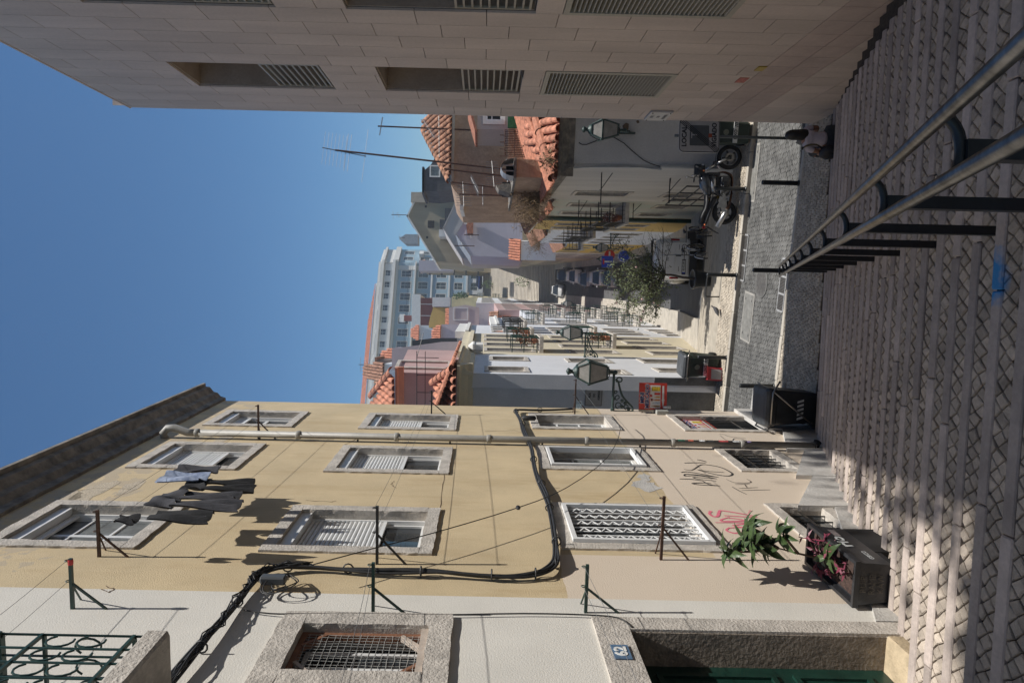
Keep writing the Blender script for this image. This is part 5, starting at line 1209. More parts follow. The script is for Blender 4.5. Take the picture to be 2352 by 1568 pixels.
# beige gable house
bg_, L_ = cell('beige_gable_house', 'tall stained beige gable wall rising above the right side roofs', 'house', [(1000,441),(963,441),(962,446),(951,462),(938,496),(966,546),(1001,600),(1112,607),(1112,441)], 95, 10, beige_g)
for i, j in ((2,4),(4,6)): cap(bg_, L_, i, j, trim_w, .2, .2, 10, 'verge')
MB().box(*sorted((at_y(944,441,94.6).x-bg_.location.x, at_y(944,464,94.6).x-bg_.location.x)), -.4, 2, at_y(1000,450,94.6).z-bg_.location.z, at_y(944,450,94.6).z-bg_.location.z).build('chimney', M('beige chimney', (.42,.36,.28), .9, .1), bg_)
for x, y, s_ in ((990,515,.5),(978,474,.15),(981,545,.15)): c = at_y(x,y,94.9)-bg_.location; MB().box(c.x-s_, c.x+s_, -.06, .02, c.z-s_*.9, c.z+s_*.9).build('vent_hole', interior, bg_)
for xa, xb, ya, yb in ((1022,1048,478,504),(1010,1024,504,524)):
    A_ = at_y(xb, yb, 92)-bg_.location; B_ = at_y(xa, ya, 92)-bg_.location; MB().box(A_.x, B_.x, -3, -.02, A_.z-3, B_.z).build('roof_box', dk_grey, bg_)
A_ = at_y(1022, 542, 92)-bg_.location; B_ = at_y(1008, 526, 92)-bg_.location; MB().box(A_.x, B_.x, -2.6, -.02, A_.z, B_.z).build('white_box', trim_w, bg_)
t, L_ = cell('grey_gable_house', 'plain grey gable wall below the tall beige gable', 'house', [(1045,470),(1019,524),(1061,591),(1085,600),(1200,600),(1200,470)], 82, 8, grey_g)
cap(t, L_, 0, 1, grey_g, .1, .1, 8); cap(t, L_, 1, 2, grey_g, .1, .1, 8)
lg, L_ = cell('lavender_house', 'pale lavender gable wall with aerials in front of the grey gable', 'house', [(1076,495),(1048,538.5),(1081,587),(1200,592),(1200,495)], 72, 8, grey_l)
cap(lg, L_, 0, 1, zinc, .06, .05, 8); cap(lg, L_, 1, 2, zinc, .06, .05, 8)
c = at_y(1076, 520, 71.5)-lg.location; MB().prism([c+Vector((-.8,0,-.5)), c+Vector((.5,0,-.5)), c+Vector((.5,0,.3)), c+Vector((-.8,0,.1))], (0,-.6,0), (0,.4,0)).build('lean_roof', tile_m, lg)
t, L_ = cell('slate_cupola', 'small grey tiled cupola lantern on the far skyline behind the beige gable', 'cupola', [(931,538),(917,548),(931,560),(960,560),(960,538)], 120, 3, zinc)
cell('far_white_slab', 'narrow white chimney slab on the skyline right of the blue palace', 'chimney', [(962,598),(962,622),(1040,622),(1040,598)], 125, 4, grey_l)
t, L_ = cell('far_tiled_house', 'dark eaved house with tiled roof between the beige gable and the blue palace', 'house', [(975,600),(975,622),(1130,626),(1130,600)], 140, 8, beige_g)
tile_plane(t, L_[1]+Vector((-.5,-.9,-.2)), (1,0,0), (0,1,.5), 12, 6, tile_oi, pieces=False)
k = MB()
for i in range(5): c = at_y(985+28*i, 623, 139)-t.location; k.box(c.x-.7, c.x+.3, -1.2, 0, c.z-.3, c.z)
k.build('wall_cabinets', dk_grey, t)
# right row facades
h2 = thing('patched_house', 'dirty white house with teal paint patches and flower balcony on the right', 'house', MR.P, MR.rz)
n2 = [((R1+R2)/2+dx, z, .9, hh) for dx in (1.6,-1.3) for z, hh in ((1.5,1.7),(-1.2,1.1))]
facade(h2, teal_w, R2, R1, -5, 3.95, 6, n2)
balcony(h2, (R1+R2)/2+1.6, 1.3, 1.9, .75, dark_iron); balcony(h2, (R1+R2)/2-1.3, 1.3, 1.5, .7, dark_iron)
flowers(MR, (R1+R2)/2+1.6, .5, 1.3, 'bronze leaved plants on the wooden balcony of the patched house', 200, .8, .3, M('bronze leaves', (.16,.06,.04), .6, .5, 20, rv=.4, isl=True))
tile_plane(h2, (R2,-.3,4.0), (1,0,0), (0,1,.4), int((R1-R2)/.23), 6, tile_m, pieces=False)
h2b = thing('attic_storey', 'set back upper storey with white framed windows and dark green boarding above the patched house', 'roof addition', MR.P, MR.rz)
facade(h2b, dk_grey, -17.5, -10.9, 3, 7.4, 5, [(-11.8-1.5*i, 4.9, .8, 1.9) for i in range(4)]); h2b.location = MR.w(0, .4, 0)
MB().box(-17.6, -10.8, -.45, 5, 7.4, 7.55).build('roof', trim_w, h2b); MB().box(-17.4, -11, -.04, -.005, 3.2, 4.6).build('boarding', M('dark green boarding', (.03,.045,.035), .8, .3, 8), h2b)
MB().box(-21, -17.65, .3, 5, 2.5, 6.6).build('yellow_annex', yel_d, h2b)
rowr = []
for args in (('yellow_house_right','pale yellow house with black balconies on the shaded right of the street', R3, R2, 4.0, yel_d, (1.2,-1.6), 2.2),
             ('white_house_right','whitewashed house with cables and a lantern on the shaded right of the street', R4, R3, 2.8, white_w, (.2,-2.6), 2.6),
             ('bright_yellow_house','bright yellow rendered house on the shaded right of the street', R5, R4, .4, M('bright yellow render', (.66,.44,.10), .9, .06, .8, .3, 30), (-2.0,-4.8), 3.2),
             ('grey_house_right','grey house with white awning further down the right side', R6, R5, .2, old_w, (-2.4,-5.0), 3.4),
             ('beige_house_right','beige house with tiled canopy roof near the foot of the far stairs', R7, R6, 2.6, cream_w, (0,-3.0), 4.0)):
    n_, lab, a, b, zt_, m, fl, pit = args
    h, w_ = house(n_, lab, MR, a, b, -9, zt_, 6, m, fl, pit, 1.0, 1.6, lab if False else .5); rowr.append((h, w_, a, b, zt_))
    MB().box(a, b, -.2, .02, zt_, zt_+.14).build('cornice', trim_w, h)
    tile_plane(h, (a,-.25,zt_+.16), (1,0,0), (0,1,.45), int((b-a)/.23), 5, tile_oi, pieces=False)
for i, (x, z, *_) in enumerate(rowr[0][1][:2]): balcony(rowr[0][0], x, z-.05, 1.6, .7, dark_iron)
for i, (x, z, *_) in enumerate(rowr[1][1]): 
    if i == 1: balcony(rowr[1][0], x, z-.05, 1.6, .7, dark_iron)
sh, _w = house('stairside_house_right', 'shaded house alongside the far stairs on the right', MR, MR.loc((0,147,0)).x, R7, -9, 3.6, 6, beige_g, (1.0,-2.4), 5, 1.1, 1.8)
cp = thing('tiled_canopy', 'square terracotta tiled canopy over a white terrace on the right', 'canopy', at_y(1195, 600, 58), -.2)
tile_plane(cp, (0,0,0), (1,0,0), (0,1,.55), 8, 5, tile_i, pieces=False); MB().box(.1,1.7,.15,1.4,-3,-.02).build('wall', white_w, cp)
weeds(MR.w((R3+R4)/2,-.2,2.9), 260, 1.0, 1.0, 'dry straw coloured weeds on the eaves of the whitewashed house on the right')
lamp(MR.w(sR(535,1385), 0, zpx(MR, sR(535,1385), -.8, 1402)), MR.rz, 'street lantern on the shaded right side before the bright yellow house', sc=1.0)
lamp(MR.w(sR(571,1390), 0, zpx(MR, sR(571,1390), -.8, 1399)), MR.rz, 'far street lantern on the bright yellow house beside the road signs', sc=1.0)
for i, (px_, py_, L2, lab) in enumerate(((1382,397,.85,'long black clothes bracket on the white side of the old corner house'),(1539,410,.7,'black clothes bracket beside the low shuttered window of the old corner house'),(1330,460,.9,'black clothes bracket above the flower balcony on the right'),(1455,468,.6,'black clothes bracket below the flower balcony on the right'))):
    s, z = MR.px(px_, py_); bracket(0, 0, L2, dark_iron, lab, s=s, z=z, fr=MR)
dpr = thing('downpipe', 'dark green downpipe between the patched and the yellow house on the right', 'drainpipe', MR.w(R2, -.1, 0), MR.rz)
MB().tube([(0,0,4.0),(0,0,-4)], .09, 8).build('pipe', green_iron, dpr); MB().lathe([(.12,3.9),(.14,4.1)], 8).build('hopper', green_iron, dpr)
# ================================================================== BLUE TILED PALACE at the top of the far stairs
tile_b = M('pale blue glazed tile', (.27,.36,.41), .45, .1, .35, 0, 20, fine=.03); pal_w = M('palace stone trim', (.55,.54,.51), .85, .08, .4)
BP = Frame((-12.8-.92*4, 147-.38*4), (.92, .38)); 
bb = thing('blue_tiled_palace', 'large pale blue tiled palace with stone bands and red roof closing the street', 'palace', BP.P, BP.rz)
XE = BP.loc((18.0, 159.7, 0)).x
def bpz(x): return BP.px(x, 690)[1]
cols = [BP.px(990, y)[0] for y in (629.5, 657.5, 685, 712.5, 739, 766, 793)]; pit = (cols[0]-cols[-1])/6; cols = [cols[0]-pit*i for i in range(9)]
rows = [(942,917,2.4),(981,957,2.4),(1024,999,2.5),(1062,1041,2.4)]
ws = []
for xb, xt, _ in rows:
    for c in cols: ws.append((c, bpz(xb)+.1, 1.7, bpz(xt)-bpz(xb)-.2))
for c in cols: ws.append((c, bpz(1096), 1.9, bpz(1080)-bpz(1096)))
zT = bpz(900)
ZB = bpz(1071); facade(bb, tile_b, 0, XE, ZB, zT, 12, [q for q in ws if q[1] > ZB], sm=pal_w, fm=trim_w, depth=.15); facade(bb, pal_w, 0, XE, 2, ZB, 12, [(q[0], q[1], q[2], min(q[3], ZB-.5-q[1])) for q in ws if q[1] < ZB], name='ground_floor', sm=pal_w, fm=trim_w, depth=.15)
for x0, x1, out in ((1072,1100,.03),): MB().box(0, XE, -out, .0+.02, 5.9, bpz(1078)).build('stone_base', pal_w, bb) if False else None
zc0, zc1 = bpz(909), bpz(897)
for z0, z1, o_ in ((zc0, (zc0+zc1)/2, .4), ((zc0+zc1)/2, zc1, .9), (bpz(951)-.15, bpz(951)+.2, .35), (bpz(1030)-.2, bpz(1030)+.2, .25), (bpz(989)-.2, bpz(989)+.2, .25), (bpz(1071)-.2, bpz(1071)+.2, .3)):
    MB().box(-.1, XE+.3, -o_, -.004, z0, z1).build('stone_band', pal_w, bb)
for c in [cols[0]+pit/2, cols[-1]-pit/2]: MB().box(c-.55, c+.55, -.12, -.002, 5.5, zc0-.01).build('pilaster', pal_w, bb)
za0, za1 = bpz(897)+.02, bpz(876)
fa = [(c, za0+.5, 1.7, za1-za0-.9) for c in cols]; facade(bb, M('attic stone', (.46,.45,.42), .85, .1, .5), .3, XE-.2, za0, za1, 10, fa, name='attic_wall', sm=pal_w, fm=trim_w, depth=.15)
for c in [x+pit/2 for x in cols]: MB().box(c-.8, c+.8, -.1, -.002, za0, za1-.02).build('attic_panel', pal_w, bb)
MB().box(-.2, XE+.2, -.6, .5, za1, za1+.5).build('cornice', pal_w, bb); zp = bpz(863)
MB().box(0, XE, -.2, .6, za1+.5, zp).build('parapet', pal_w, bb)
for c in cols[::2]: bars(c-pit*.8, c+pit*.8, za1+.75, zp-.25, .12, -.26, -.2).build('parapet_panel', trim_w, bb)
zr0, zr1 = bpz(855), bpz(838)
MB().box(1.5, XE-4, 3, 11, zp-1, zr0).build('penthouse', trim_w, bb)
for i in range(5): MB().box(cols[1]-pit*1.6*i-1.2, cols[1]-pit*1.6*i+1.2, 2.9, 3.05, zp+.1, zr0-.5).build('penthouse_window', pane_cur, bb)
tile_plane(bb, (.5,2.2,zr0), (1,0,0), (0,1,(zr1-zr0)/4.4), int((XE-4)/.6), 7, tile_i, pieces=False, pu=.6, pv=.75, keep=lambda a, b: a < 1-.25*b)
k = MB(); zb_ = bpz(951)+.2
for i in range(3): k.beam((cols[-1]-2, -1.0, zb_+.45*(i+1)), (XE-.5, -1.0, zb_+.45*(i+1)), .05)
n = int((XE-cols[-1])/.5)
for i in range(n): k.box(cols[-1]-2+.5*i, cols[-1]-1.96+.5*i, -1.02, -.98, zb_, zb_+1.3)
k.build('long_balcony_railing', dark_iron, bb); MB().box(cols[-1]-2, XE-.5, -1.1, -.36, zb_-.3, zb_-.002).build('long_balcony', pal_w, bb)
# rounded right corner and receding flank
CRN = Frame(BP.w(XE+.1, .25, 0), (.55, .83)); fl = thing('palace_flank', 'receding flank of the blue tiled palace with white bay at its right corner', 'palace', CRN.P, CRN.rz)
facade(fl, tile_b, 0, 7, 2, zT, 8, [(2.2, bpz(xb)+.1, 1.5, bpz(xt)-bpz(xb)-.2) for xb, xt, _ in rows] + [(5.2, bpz(xb)+.1, 1.5, bpz(xt)-bpz(xb)-.2) for xb, xt, _ in rows], sm=pal_w, fm=trim_w, depth=.15)
for z0, z1, o_ in ((zc0, zc1, .6), (za1, za1+.5, .5), (bpz(1030)-.2, bpz(1030)+.2, .2), (bpz(989)-.2, bpz(989)+.2, .2)): MB().box(.3, 7.2, -o_, -.004, z0, z1).build('stone_band', pal_w, fl)
MB().box(.1, 6.8, 0, 7, zT+.01, zp-.2).build('attic_wall', pal_w, fl); c_ = Vector((3.6,0,bpz(957))); MB().box(2.9,4.4,-1,-.01,bpz(965),bpz(955)).build('white_bay', trim_w, fl)
# hillside fill behind roofs
# ================================================================== AERIALS
al = M('aluminium aerial', (.2,.2,.2), .5, .2, 9, metal=.4)
def aerial(px_, py_, top, Y, label, arrays, r=.022, mast=None, lean=None):
    b = at_y(px_, py_, Y); t_ = at_y(top[0], top[1], Y); t = thing('aerial', label, 'aerial', b, 0, 'television aerials on the roofs'); tp = t_-b
    MB().tube([(0,0,0), tp], r, 6).build('mast', mast or rust_iron, t)
    for (f_, L2, n, el, az) in arrays:
        c = tp*f_; d = Vector((math.cos(az), math.sin(az)*.6, math.sin(az)*.35 if abs(az) > .01 else .05)).normalized(); m = MB(); m.tube([c-d*L2*.5, c+d*L2*.5], .014, 5)
        w_ = Vector((0,0,1)) if az < 9 else Vector((0,1,0)); e = d.cross(Vector((0,0,1))).normalized() if (n % 2) else Vector((0,0,1))
        for i in range(n):
            p = c-d*L2*.5+d*L2*(i+.5)/n; q = el*(1-.35*i/n); m.tube([p-e*q/2, p+e*q/2], .009, 4)
        m.build('array', al, t)
    return t
aerial(1215, 395, (770,345), 26, 'tall leaning aerial mast with wide comb array against the sky', [(1.0,.01,2,.1,0)], .035)
t = aerial(1110, 300, (868,290), 27, 'upright aerial mast carrying three arrays next to the stone building', [(.97,.7,9,.5,2.6),(.52,1.5,14,.3,1.0),(.42,2.3,9,.35,.1)], .03)
# the comb array on the leaning mast, seen flat
b = at_y(1215,395,26); k = MB(); c = at_y(770,345,26)-b; par = [o for o in COL.objects if o.name.startswith('aerial') and 'leaning' in o.get('label','')][0]
ax = (at_y(755,343,26)-at_y(795,351,26)).normalized()
k.tube([c-ax*1.2, c+ax*.5], .02, 5)
for i in range(7): p = c+ax*(.45-.14*i); k.tube([p+Vector((-.62+.0*i,0,.06)), p+Vector((.62,0,-.06))], .005, 4)
for s_ in (-.42,-.55): p = c+ax*s_; k.tube([p+Vector((-.7,0,.07)), p+Vector((.7,0,-.07))], .007, 4)
p = c-ax*1.15; k.tube([p+Vector((-1.0,0,.1)), p+Vector((1.0,0,-.1))], .006, 4); k.build('array', al, par)
t = aerial(1270, 417, (1020,388), 23.5, 'rusty aerial mast with white grid array standing on the corner roof', [(.55,1.0,12,.6,.3),(.42,1.2,5,.9,.2)], .032)
t = aerial(1190, 450, (1055,446), 24, 'aerial mast with comb arrays beside the dormers', [(.93,.9,10,.55,.2),(.6,.7,5,.9,.1)], .026)
t = aerial(1250, 445, (1037,418), 22.4, 'thin aerial mast with small dark array in front of the scaling wall', [(.75,.8,11,.4,.9)], .022)
for i, (x, y, x2, Y, lab) in enumerate(((938,494,899,95,'thin aerial on the peak of the beige gable'),(930,546,916,118,'thin aerial on the slate cupola'),(1090,565,1044,71,'aerial with one array in front of the lavender gable'),(1100,540,1066,71.2,'short aerial in front of the lavender gable'),(868,838,824,56,'small aerial at the edge of the far left roofs'))):
    aerial(x, y, (x2, y-1), Y, lab, [(.9,1.2,5,.8,.1),(.6,1.0,4,.7,.8)], .05 if Y > 60 else .03)
terr = thing('roof_cage', 'rusty barred roof terrace with green netting between the old roofs on the right', 'terrace', at_y(1215, 360, 22.5), 0)
k = MB(); W_ = at_y(1215,300,22.5).x-at_y(1215,360,22.5).x; H_ = at_y(1148,340,22.5).z-terr.location.z
for i in range(16): k.tube([(W_*i/15,0,0),(W_*i/15,0,H_*(.85 if i % 4 else 1))], .014, 4)
for q in (.1,.5,.84): k.tube([(0,0,H_*q),(W_,0,H_*q)], .014, 4)
k.build('bars', rust_iron, terr); MB().box(W_+.05, W_+.75, -.1, 0, .0, H_*.75).build('netting', M('green netting', (.02,.12,.05), .8, .3, 12), terr); MB().box(0,W_+.9,.4,.5,-.6,H_*.7).build('parapet', ruin_w, terr)
sm_ = thing('grey_dormer', 'grey rendered roof box with small white window beside the stone building', 'roof addition', at_y(1165, 292, 24), 0)
W_ = .8; MB().box(-.1, W_, 0, 2, -.6, 1.05).build('wall', grey_g, sm_); MB().prism([(-.2,-.15,1.05),(W_,-.15,1.35),(W_,-.15,1.43),(-.2,-.15,1.13)],(0,0,0),(0,2,0)).build('roof', tile_m, sm_); lwin(sm_, .4, .2, .4, .55, trim_w, depth=.0+.02)
# ================================================================== STREET FURNITURE
post_m = M('black street paint', (.022,.024,.026), .4, .2, 6, .05, 40)
# handrail ------------------------------------------------------------------
def rail_pt(Y, dx, z): return Vector((.743+.0815*(Y-4.13)+dx, Y, z))
hr = thing('handrail', 'double steel handrail on black posts running down the middle of the stairs', 'handrail', (1.06, 8, zst(8,1.06)), 0)
o_ = Vector(hr.location)
def zrail(Y): return 4.35-.394*(Y-4.13)
ys_ = [12.4,11.35,10.2,9.0,7.85,6.65,5.42,4.19,3.0,1.9]
for dx in (-.094, .094):
    pts = [rail_pt(13.35, dx, zrail(13.35)-.02)-o_] + [rail_pt(Y, dx, zrail(Y))-o_ for Y in (12.8, 10, 7, 4, 1.2)]
    MB().tube(pts, .0215, 14).build('rail', M('dull steel tube', (.22,.205,.19), .35, .25, 9, metal=1, fine=.08), hr, True)
MB().tube([rail_pt(13.35,-.094,zrail(13.35)-.02)-o_, rail_pt(13.35,.094,zrail(13.35)-.02)-o_], .02, 8).build('end_bar', post_m, hr, True)
for Y in ys_:
    x = rail_pt(Y,0,0); zb = zst(Y, x.x)+.0; zt_ = zrail(Y)-.06
    zb = RISE*math.floor((13.2-.07*x.x-Y)/TREAD)
    p = MB().box(x.x-.028-o_.x, x.x+.028-o_.x, Y-.02-o_.y, Y+.02-o_.y, zb-.05-o_.z, zt_-o_.z).build('post', post_m, hr)
    MB().tube([rail_pt(Y, .094*math.cos(a), zt_+.005+.06*(1-math.sin(a)))-o_+Vector((0,0,-.0)) for a in [math.pi*i/12 for i in range(13)]], .011, 6, flat=1.6).build('fork', post_m, hr, True)
# bollards -------------------------------------------------------------------
bl_t = MB().lathe([(.05,0),(.05,.74),(.047,.76),(.03,.77)], 16).mesh('tube', post_m, True); cp_t = MB().lathe([(.049,.0),(.05,.03)], 16, (0,0,.70)).mesh('band', M('grey band', (.13,.15,.16), .4))
bs_t = MB().lathe([(.062,0),(.062,.02),(.05,.03)], 16).mesh('collar', post_m)
for (x, y, lab) in ((1835,421,'black bollard on the near kerb standing right of the handrail end'),(1812,622,'black bollard touching the end of the steel handrail'),(1778,887,'black bollard on the near kerb behind the large bin'),(1692,632,'black bollard on the far kerb in front of the tree pot'),(1669,821,'black bollard on the far kerb in front of the green bin'),(1713,434,'black bollard on the far kerb in front of the motorcycle')):
    p = at_z(x, y, 0); t = thing('bollard', lab, 'bollard', p, 0, 'black bollards along both kerbs')
    for n_, me in (('tube',bl_t),('band',cp_t),('collar',bs_t)): inst(n_, me, t)
# sign LOCAL VIGIADO ------------------------------------------------------------
p = at_y(1606, 312, 14.1); sgn = thing('road_sign', 'white LOCAL VIGIADO camera sign with diagonal stripes on a grey pole', 'sign', (p.x, 14.1, 0), 0)
pole_m = M('grey galvanised pole', (.12,.13,.12), .55, .15, 4); H_ = p.z
MB().tube([(0,.03,0),(0,.03,H_+.5)], .03, 10).build('pole', pole_m, sgn, True)
face_m = M('retroreflective grey white', (.46,.45,.43), .4, .06, 6); gsq = M('grey print', (.10,.11,.11), .5)
def rrect(w_, h_, r, y, n=5):
    pts = []
    for cx, cz, a0 in ((w_/2-r,h_/2-r,0),(-w_/2+r,h_/2-r,90),(-w_/2+r,-h_/2+r,180),(w_/2-r,-h_/2+r,270)):
        for i in range(n+1): a = math.radians(a0+90*i/n); pts.append((cx+r*math.cos(a), y, cz+r*math.sin(a)))
    return pts
SW_, SH_ = .70, .84; zc = H_
pl = MB().prism(rrect(SW_,SH_,.09,0), (0,-.012,0), (0,.012,0)).build('plate', face_m, sgn, loc=(0,0,zc))
k = MB(); a_ = rrect(SW_-.012,SH_-.012,.085,-.0135); b_ = rrect(SW_-.04,SH_-.04,.075,-.0135); k.rings([a_+[a_[0]], b_+[b_[0]]], close=False); k.build('border', ink, sgn, loc=(0,0,zc))
MB().prism(rrect(.42,.40,.02,-.014), (0,.001,0),(0,-.001,0)).build('pictogram_square', gsq, sgn, loc=(0,0,zc+.0))
text('LOCAL', .135, ink, sgn, (-.02,-.0145,zc+.31), bold=.004); text('VIGIADO', .135, ink, sgn, (.02,-.0145,zc-.31), bold=.004, sx=.9)
k = MB(); 
k.add([(-.06,-.017,zc+.17),(.08,-.017,zc+.17),(.08,-.017,zc+.15),(-.06,-.017,zc+.15)], [(3,2,1,0)]); k.add([(0,-.017,zc+.15),(.025,-.017,zc+.15),(.025,-.017,zc+.05),(0,-.017,zc+.05)], [(3,2,1,0)])
def quad(cx, cz, w_, h_, a): 
    c, s = math.cos(a), math.sin(a); return [(cx+u*c-v*s, -.0172, cz+u*s+v*c) for u, v in ((-w_/2,-h_/2),(w_/2,-h_/2),(w_/2,h_/2),(-w_/2,h_/2))]
aa = math.radians(-25)
for q in (quad(-.01,.0,.27,.11,aa), quad(.14,-.072,.03,.06,aa), quad(.17,-.085,.02,.12,aa)): k.add(q, [(0,1,2,3)])
k.build('camera_pictogram', face_m, sgn)
k = MB(); an = math.atan2(SH_-.06, SW_-.06)
for off in (-.045,-.015,.015,.045): 
    q = quad(-math.sin(an)*off, math.cos(an)*off+zc, math.hypot(SW_,SH_)*.93-abs(off)*1.2, .013, an); k.add([(x,-.0178,z) for x,_,z in q], [(0,1,2,3)])
k.build('diagonal_stripe', ink, sgn, kind='stuff'); MB().box(-.035,.045,-.017,-.013,zc-.26,zc-.19).build('red_sticker', M('red sticker', (.35,.07,.03), .6, .3, 30), sgn)
# bins -----------------------------------------------------------------------------
bin_g = M('dark green bin plastic', (.012,.025,.018), .5, .3, 5, .1, 30); bin_k = M('black bin plastic', (.02,.021,.022), .5, .35, 5, .1, 30); wtxt = M('white bin print', (.55,.55,.53), .6, .2, 20); lid_m = M('faded bin lid', (.06,.065,.07), .45, .35, 5, .1, 30)
def bin_(loc, rz, label, mat, W_, D_, H_, lixo=True, frame_=True):
    t = thing('rubbish_bin', label, 'rubbish bin', loc, rz, 'wheeled rubbish bins'); b = MB()
    def r_(w_, d_, z, c=.05): return [(-w_/2+c,-d_/2,z),(w_/2-c,-d_/2,z),(w_/2,-d_/2+c,z),(w_/2,d_/2-c,z),(w_/2-c,d_/2,z),(-w_/2+c,d_/2,z),(-w_/2,d_/2-c,z),(-w_/2,-d_/2+c,z)]
    b.rings([r_(W_*.78,D_*.75,.07), r_(W_*.82,D_*.8,.12), r_(W_*.95,D_*.95,H_*.8), r_(W_,D_,H_*.82), r_(W_,D_,H_*.9)], True, True).build('tub', mat, t)
    MB().rings([r_(W_*1.05,D_*1.05,H_*.9), r_(W_*1.05,D_*1.05,H_*.94), r_(W_*.98,D_*.95,H_*.985), r_(W_*.7,D_*.6,H_)], True, True).build('lid', lid_m, t)
    MB().tube([(-W_*.42,D_*.5,H_*.88),(-W_*.42,D_*.62,H_*.93),(W_*.42,D_*.62,H_*.93),(W_*.42,D_*.5,H_*.88)], .016, 6).build('handle', mat, t, True)
    for x in (-W_*.4, W_*.4): MB().lathe([(.05,-.03),(.1,-.025),(.1,.025),(.05,.03)], 14, (x,D_*.42,.1), 'x').build('wheel', black_rub, t)
    if lixo:
        MB().box(-W_*.4, W_*.4, -D_*.475, -D_*.44, H_*.36, H_*.46).build('label_strip', wtxt, t).location.y = -.012
        text('LIXO', .1*H_/1.05, ink, t, (-W_*.08,-D_*.475-.016,H_*.41), bold=.003); k = MB()
        for i in range(3): k.add([(W_*(.2+i*.06),-D_*.475-.0145,H_*.365),(W_*(.23+i*.06),-D_*.475-.0145,H_*.365),(W_*(.27+i*.06),-D_*.475-.0145,H_*.455),(W_*(.24+i*.06),-D_*.475-.0145,H_*.455)], [(0,1,2,3)])
        k.build('hazard_stripe', ink, t, kind='stuff'); MB().lathe([(.07,0),(.07,-.004)], 14, (0,-D_*.47-.008,H_*.63), 'y').torus((0,-D_*.47-.014,H_*.63), .055, .008, 'y', 14, 5).build('city_crest', M('crest print', (.16,.17,.13), .6), t)
    if frame_:
        MB().tube(smooth_path([Vector(q) for q in ((-W_*.56,D_*.3,H_*.72),(-W_*.58,-D_*.5,H_*.86),(-W_*.5,-D_*.64,H_*.9),(W_*.5,-D_*.64,H_*.9),(W_*.58,-D_*.5,H_*.86),(W_*.56,D_*.3,H_*.72))]), .016, 6).build('pedal_frame', steel, t, True)
    return t
p = at_z(1652, 838, 0); bin_((p.x, p.y+.1, 0), CR.rz, 'dark green LIXO bin standing beside the white corner house', bin_g, .62, .62, 1.06)
p = at_z(1722, 306, 0); bin_((p.x, p.y+.05, 0), CR.rz, 'dark LIXO bin behind the road sign pole', bin_g, .62, .62, 1.06, frame_=False)
bb2 = bin_((-1.12, 13.25, -.0), 1.5, 'large black bin with grey bar at the foot of the stairs', bin_k, .66, .72, 1.1, False, False)
MB().tube([(-.36,.30,1.0),(-.37,-.3,.98),(-.37,-.52,.86)], .018, 6).build('bar', steel, bb2, True); MB().tube([(-.37,.3,.2),(-.38,-.3,.95),(.37,-.4,.98)], .017, 6).build('lid_bar', steel, bb2, True)
k = MB()
for i in range(5): k.add([(-.345+.0,-.18+.08*i,.38),(-.345,-.14+.08*i,.38),(-.345,-.10+.08*i,.5),(-.345,-.14+.08*i,.5)], [(3,2,1,0)])
k.build('reflective_stripe', wtxt, bb2, kind='stuff')
p = at_z(1652, 858, 0); bx = thing('cardboard_box', 'red and grey drinks carton leaning against the green bin', 'box', (p.x-.02, p.y-.12, 0), CR.rz+.35, tilt=(0,.06))
MB().box(-.17,.17,-.12,.12,0,.38).build('carton', M('red carton', (.42,.03,.04), .6, .15, 8), bx); MB().box(-.15,.12,-.1235,-.1205,.02,.3).build('grey_panel', M('grey carton print', (.33,.31,.32), .7, .1), bx); MB().torus((.175,0,.2), .08, .012, 'x', 16, 5, .2).build('round_mark', wtxt, bx); MB().add([(-.17,-.12,.381),(.17,-.12,.381),(.2,-.2,.45),(-.14,-.2,.45)], [(0,1,2,3)]).build('flap', M('red carton', (.42,.03,.04)), bx)
ux = thing('utility_box', 'white concrete electricity box on the pavement behind the large bin', 'utility box', FL.w(14.9+.25, -.25, 0), CR.rz); p = at_y(1722, 922, 14.55); ux.location = (p.x, 14.55, 0)
MB().bev(-.25,.25,-.2,.25,-.02,.62,.012).build('cabinet', M('white cabinet', (.52,.51,.48), .7, .15, 5, .1, 30), ux); MB().box(-.2,.2,-.209,-.2005,.05,.45).build('door', M('cabinet door', (.45,.44,.42), .6, .1), ux); MB().box(-.05,.07,-.214,-.2095,.26,.38).build('sticker', ink, ux); MB().torus((.01,-.215,.32), .035, .01, 'y', 14, 5).build('sticker_ring', wtxt, ux)
# road ironwork -------------------------------------------------------------------------
iron_c = M('cast iron', (.10,.095,.09), .6, .3, 12, .4, 60)
def grate(px_, py_, n, label, z=-.10, side=1):
    p = at_z(px_, py_, z); t = thing('drain_grate', label, 'drain', (p.x, p.y, z), CR.rz, 'road drains'); L2 = 1.15
    MB().box(-L2/2,L2/2,-.16,.16,-.06,-.0).build('pit', interior, t); bars(-L2/2,L2/2,0,1,.02,0,1) 
    k = MB(); k.box(-L2/2,L2/2,-.17,-.14,-.01,.012); k.box(-L2/2,L2/2,.14,.17,-.01,.012)
    for q in range(4): x = -L2/2+L2*q/3; k.box(x-.02,x+.02,-.14,.14,-.01,.012)
    k.build('frame', M('grey drain frame', (.3,.3,.3), .6, .2, 9), t); bm = MB().box(-.006,.006,-.14,.14,-.01,.01).mesh('grate_bar', iron_c)
    for q in range(36):
        if q % 12: inst('grate_bar', bm, t, Matrix.Translation((-L2/2+L2*q/36,0,0)))
grate(1709, 592, 3, 'long slotted drain along the far kerb before the steps'); grate(1798, 655, 3, 'long slotted drain along the near kerb beside the handrail')
p = at_z(1748, 650, -.1); t = thing('manhole_cover', 'round cast iron manhole cover in the middle of the road', 'manhole', (p.x,p.y,-.104), 0); MB().lathe([(.36,-.02),(.36,.006),(.33,.008)], 28).build('frame', sett_i, t); MB().lathe([(.31,0),(.31,.010),(.3,.011)], 28).build('cover', iron_c, t)
k = MB()
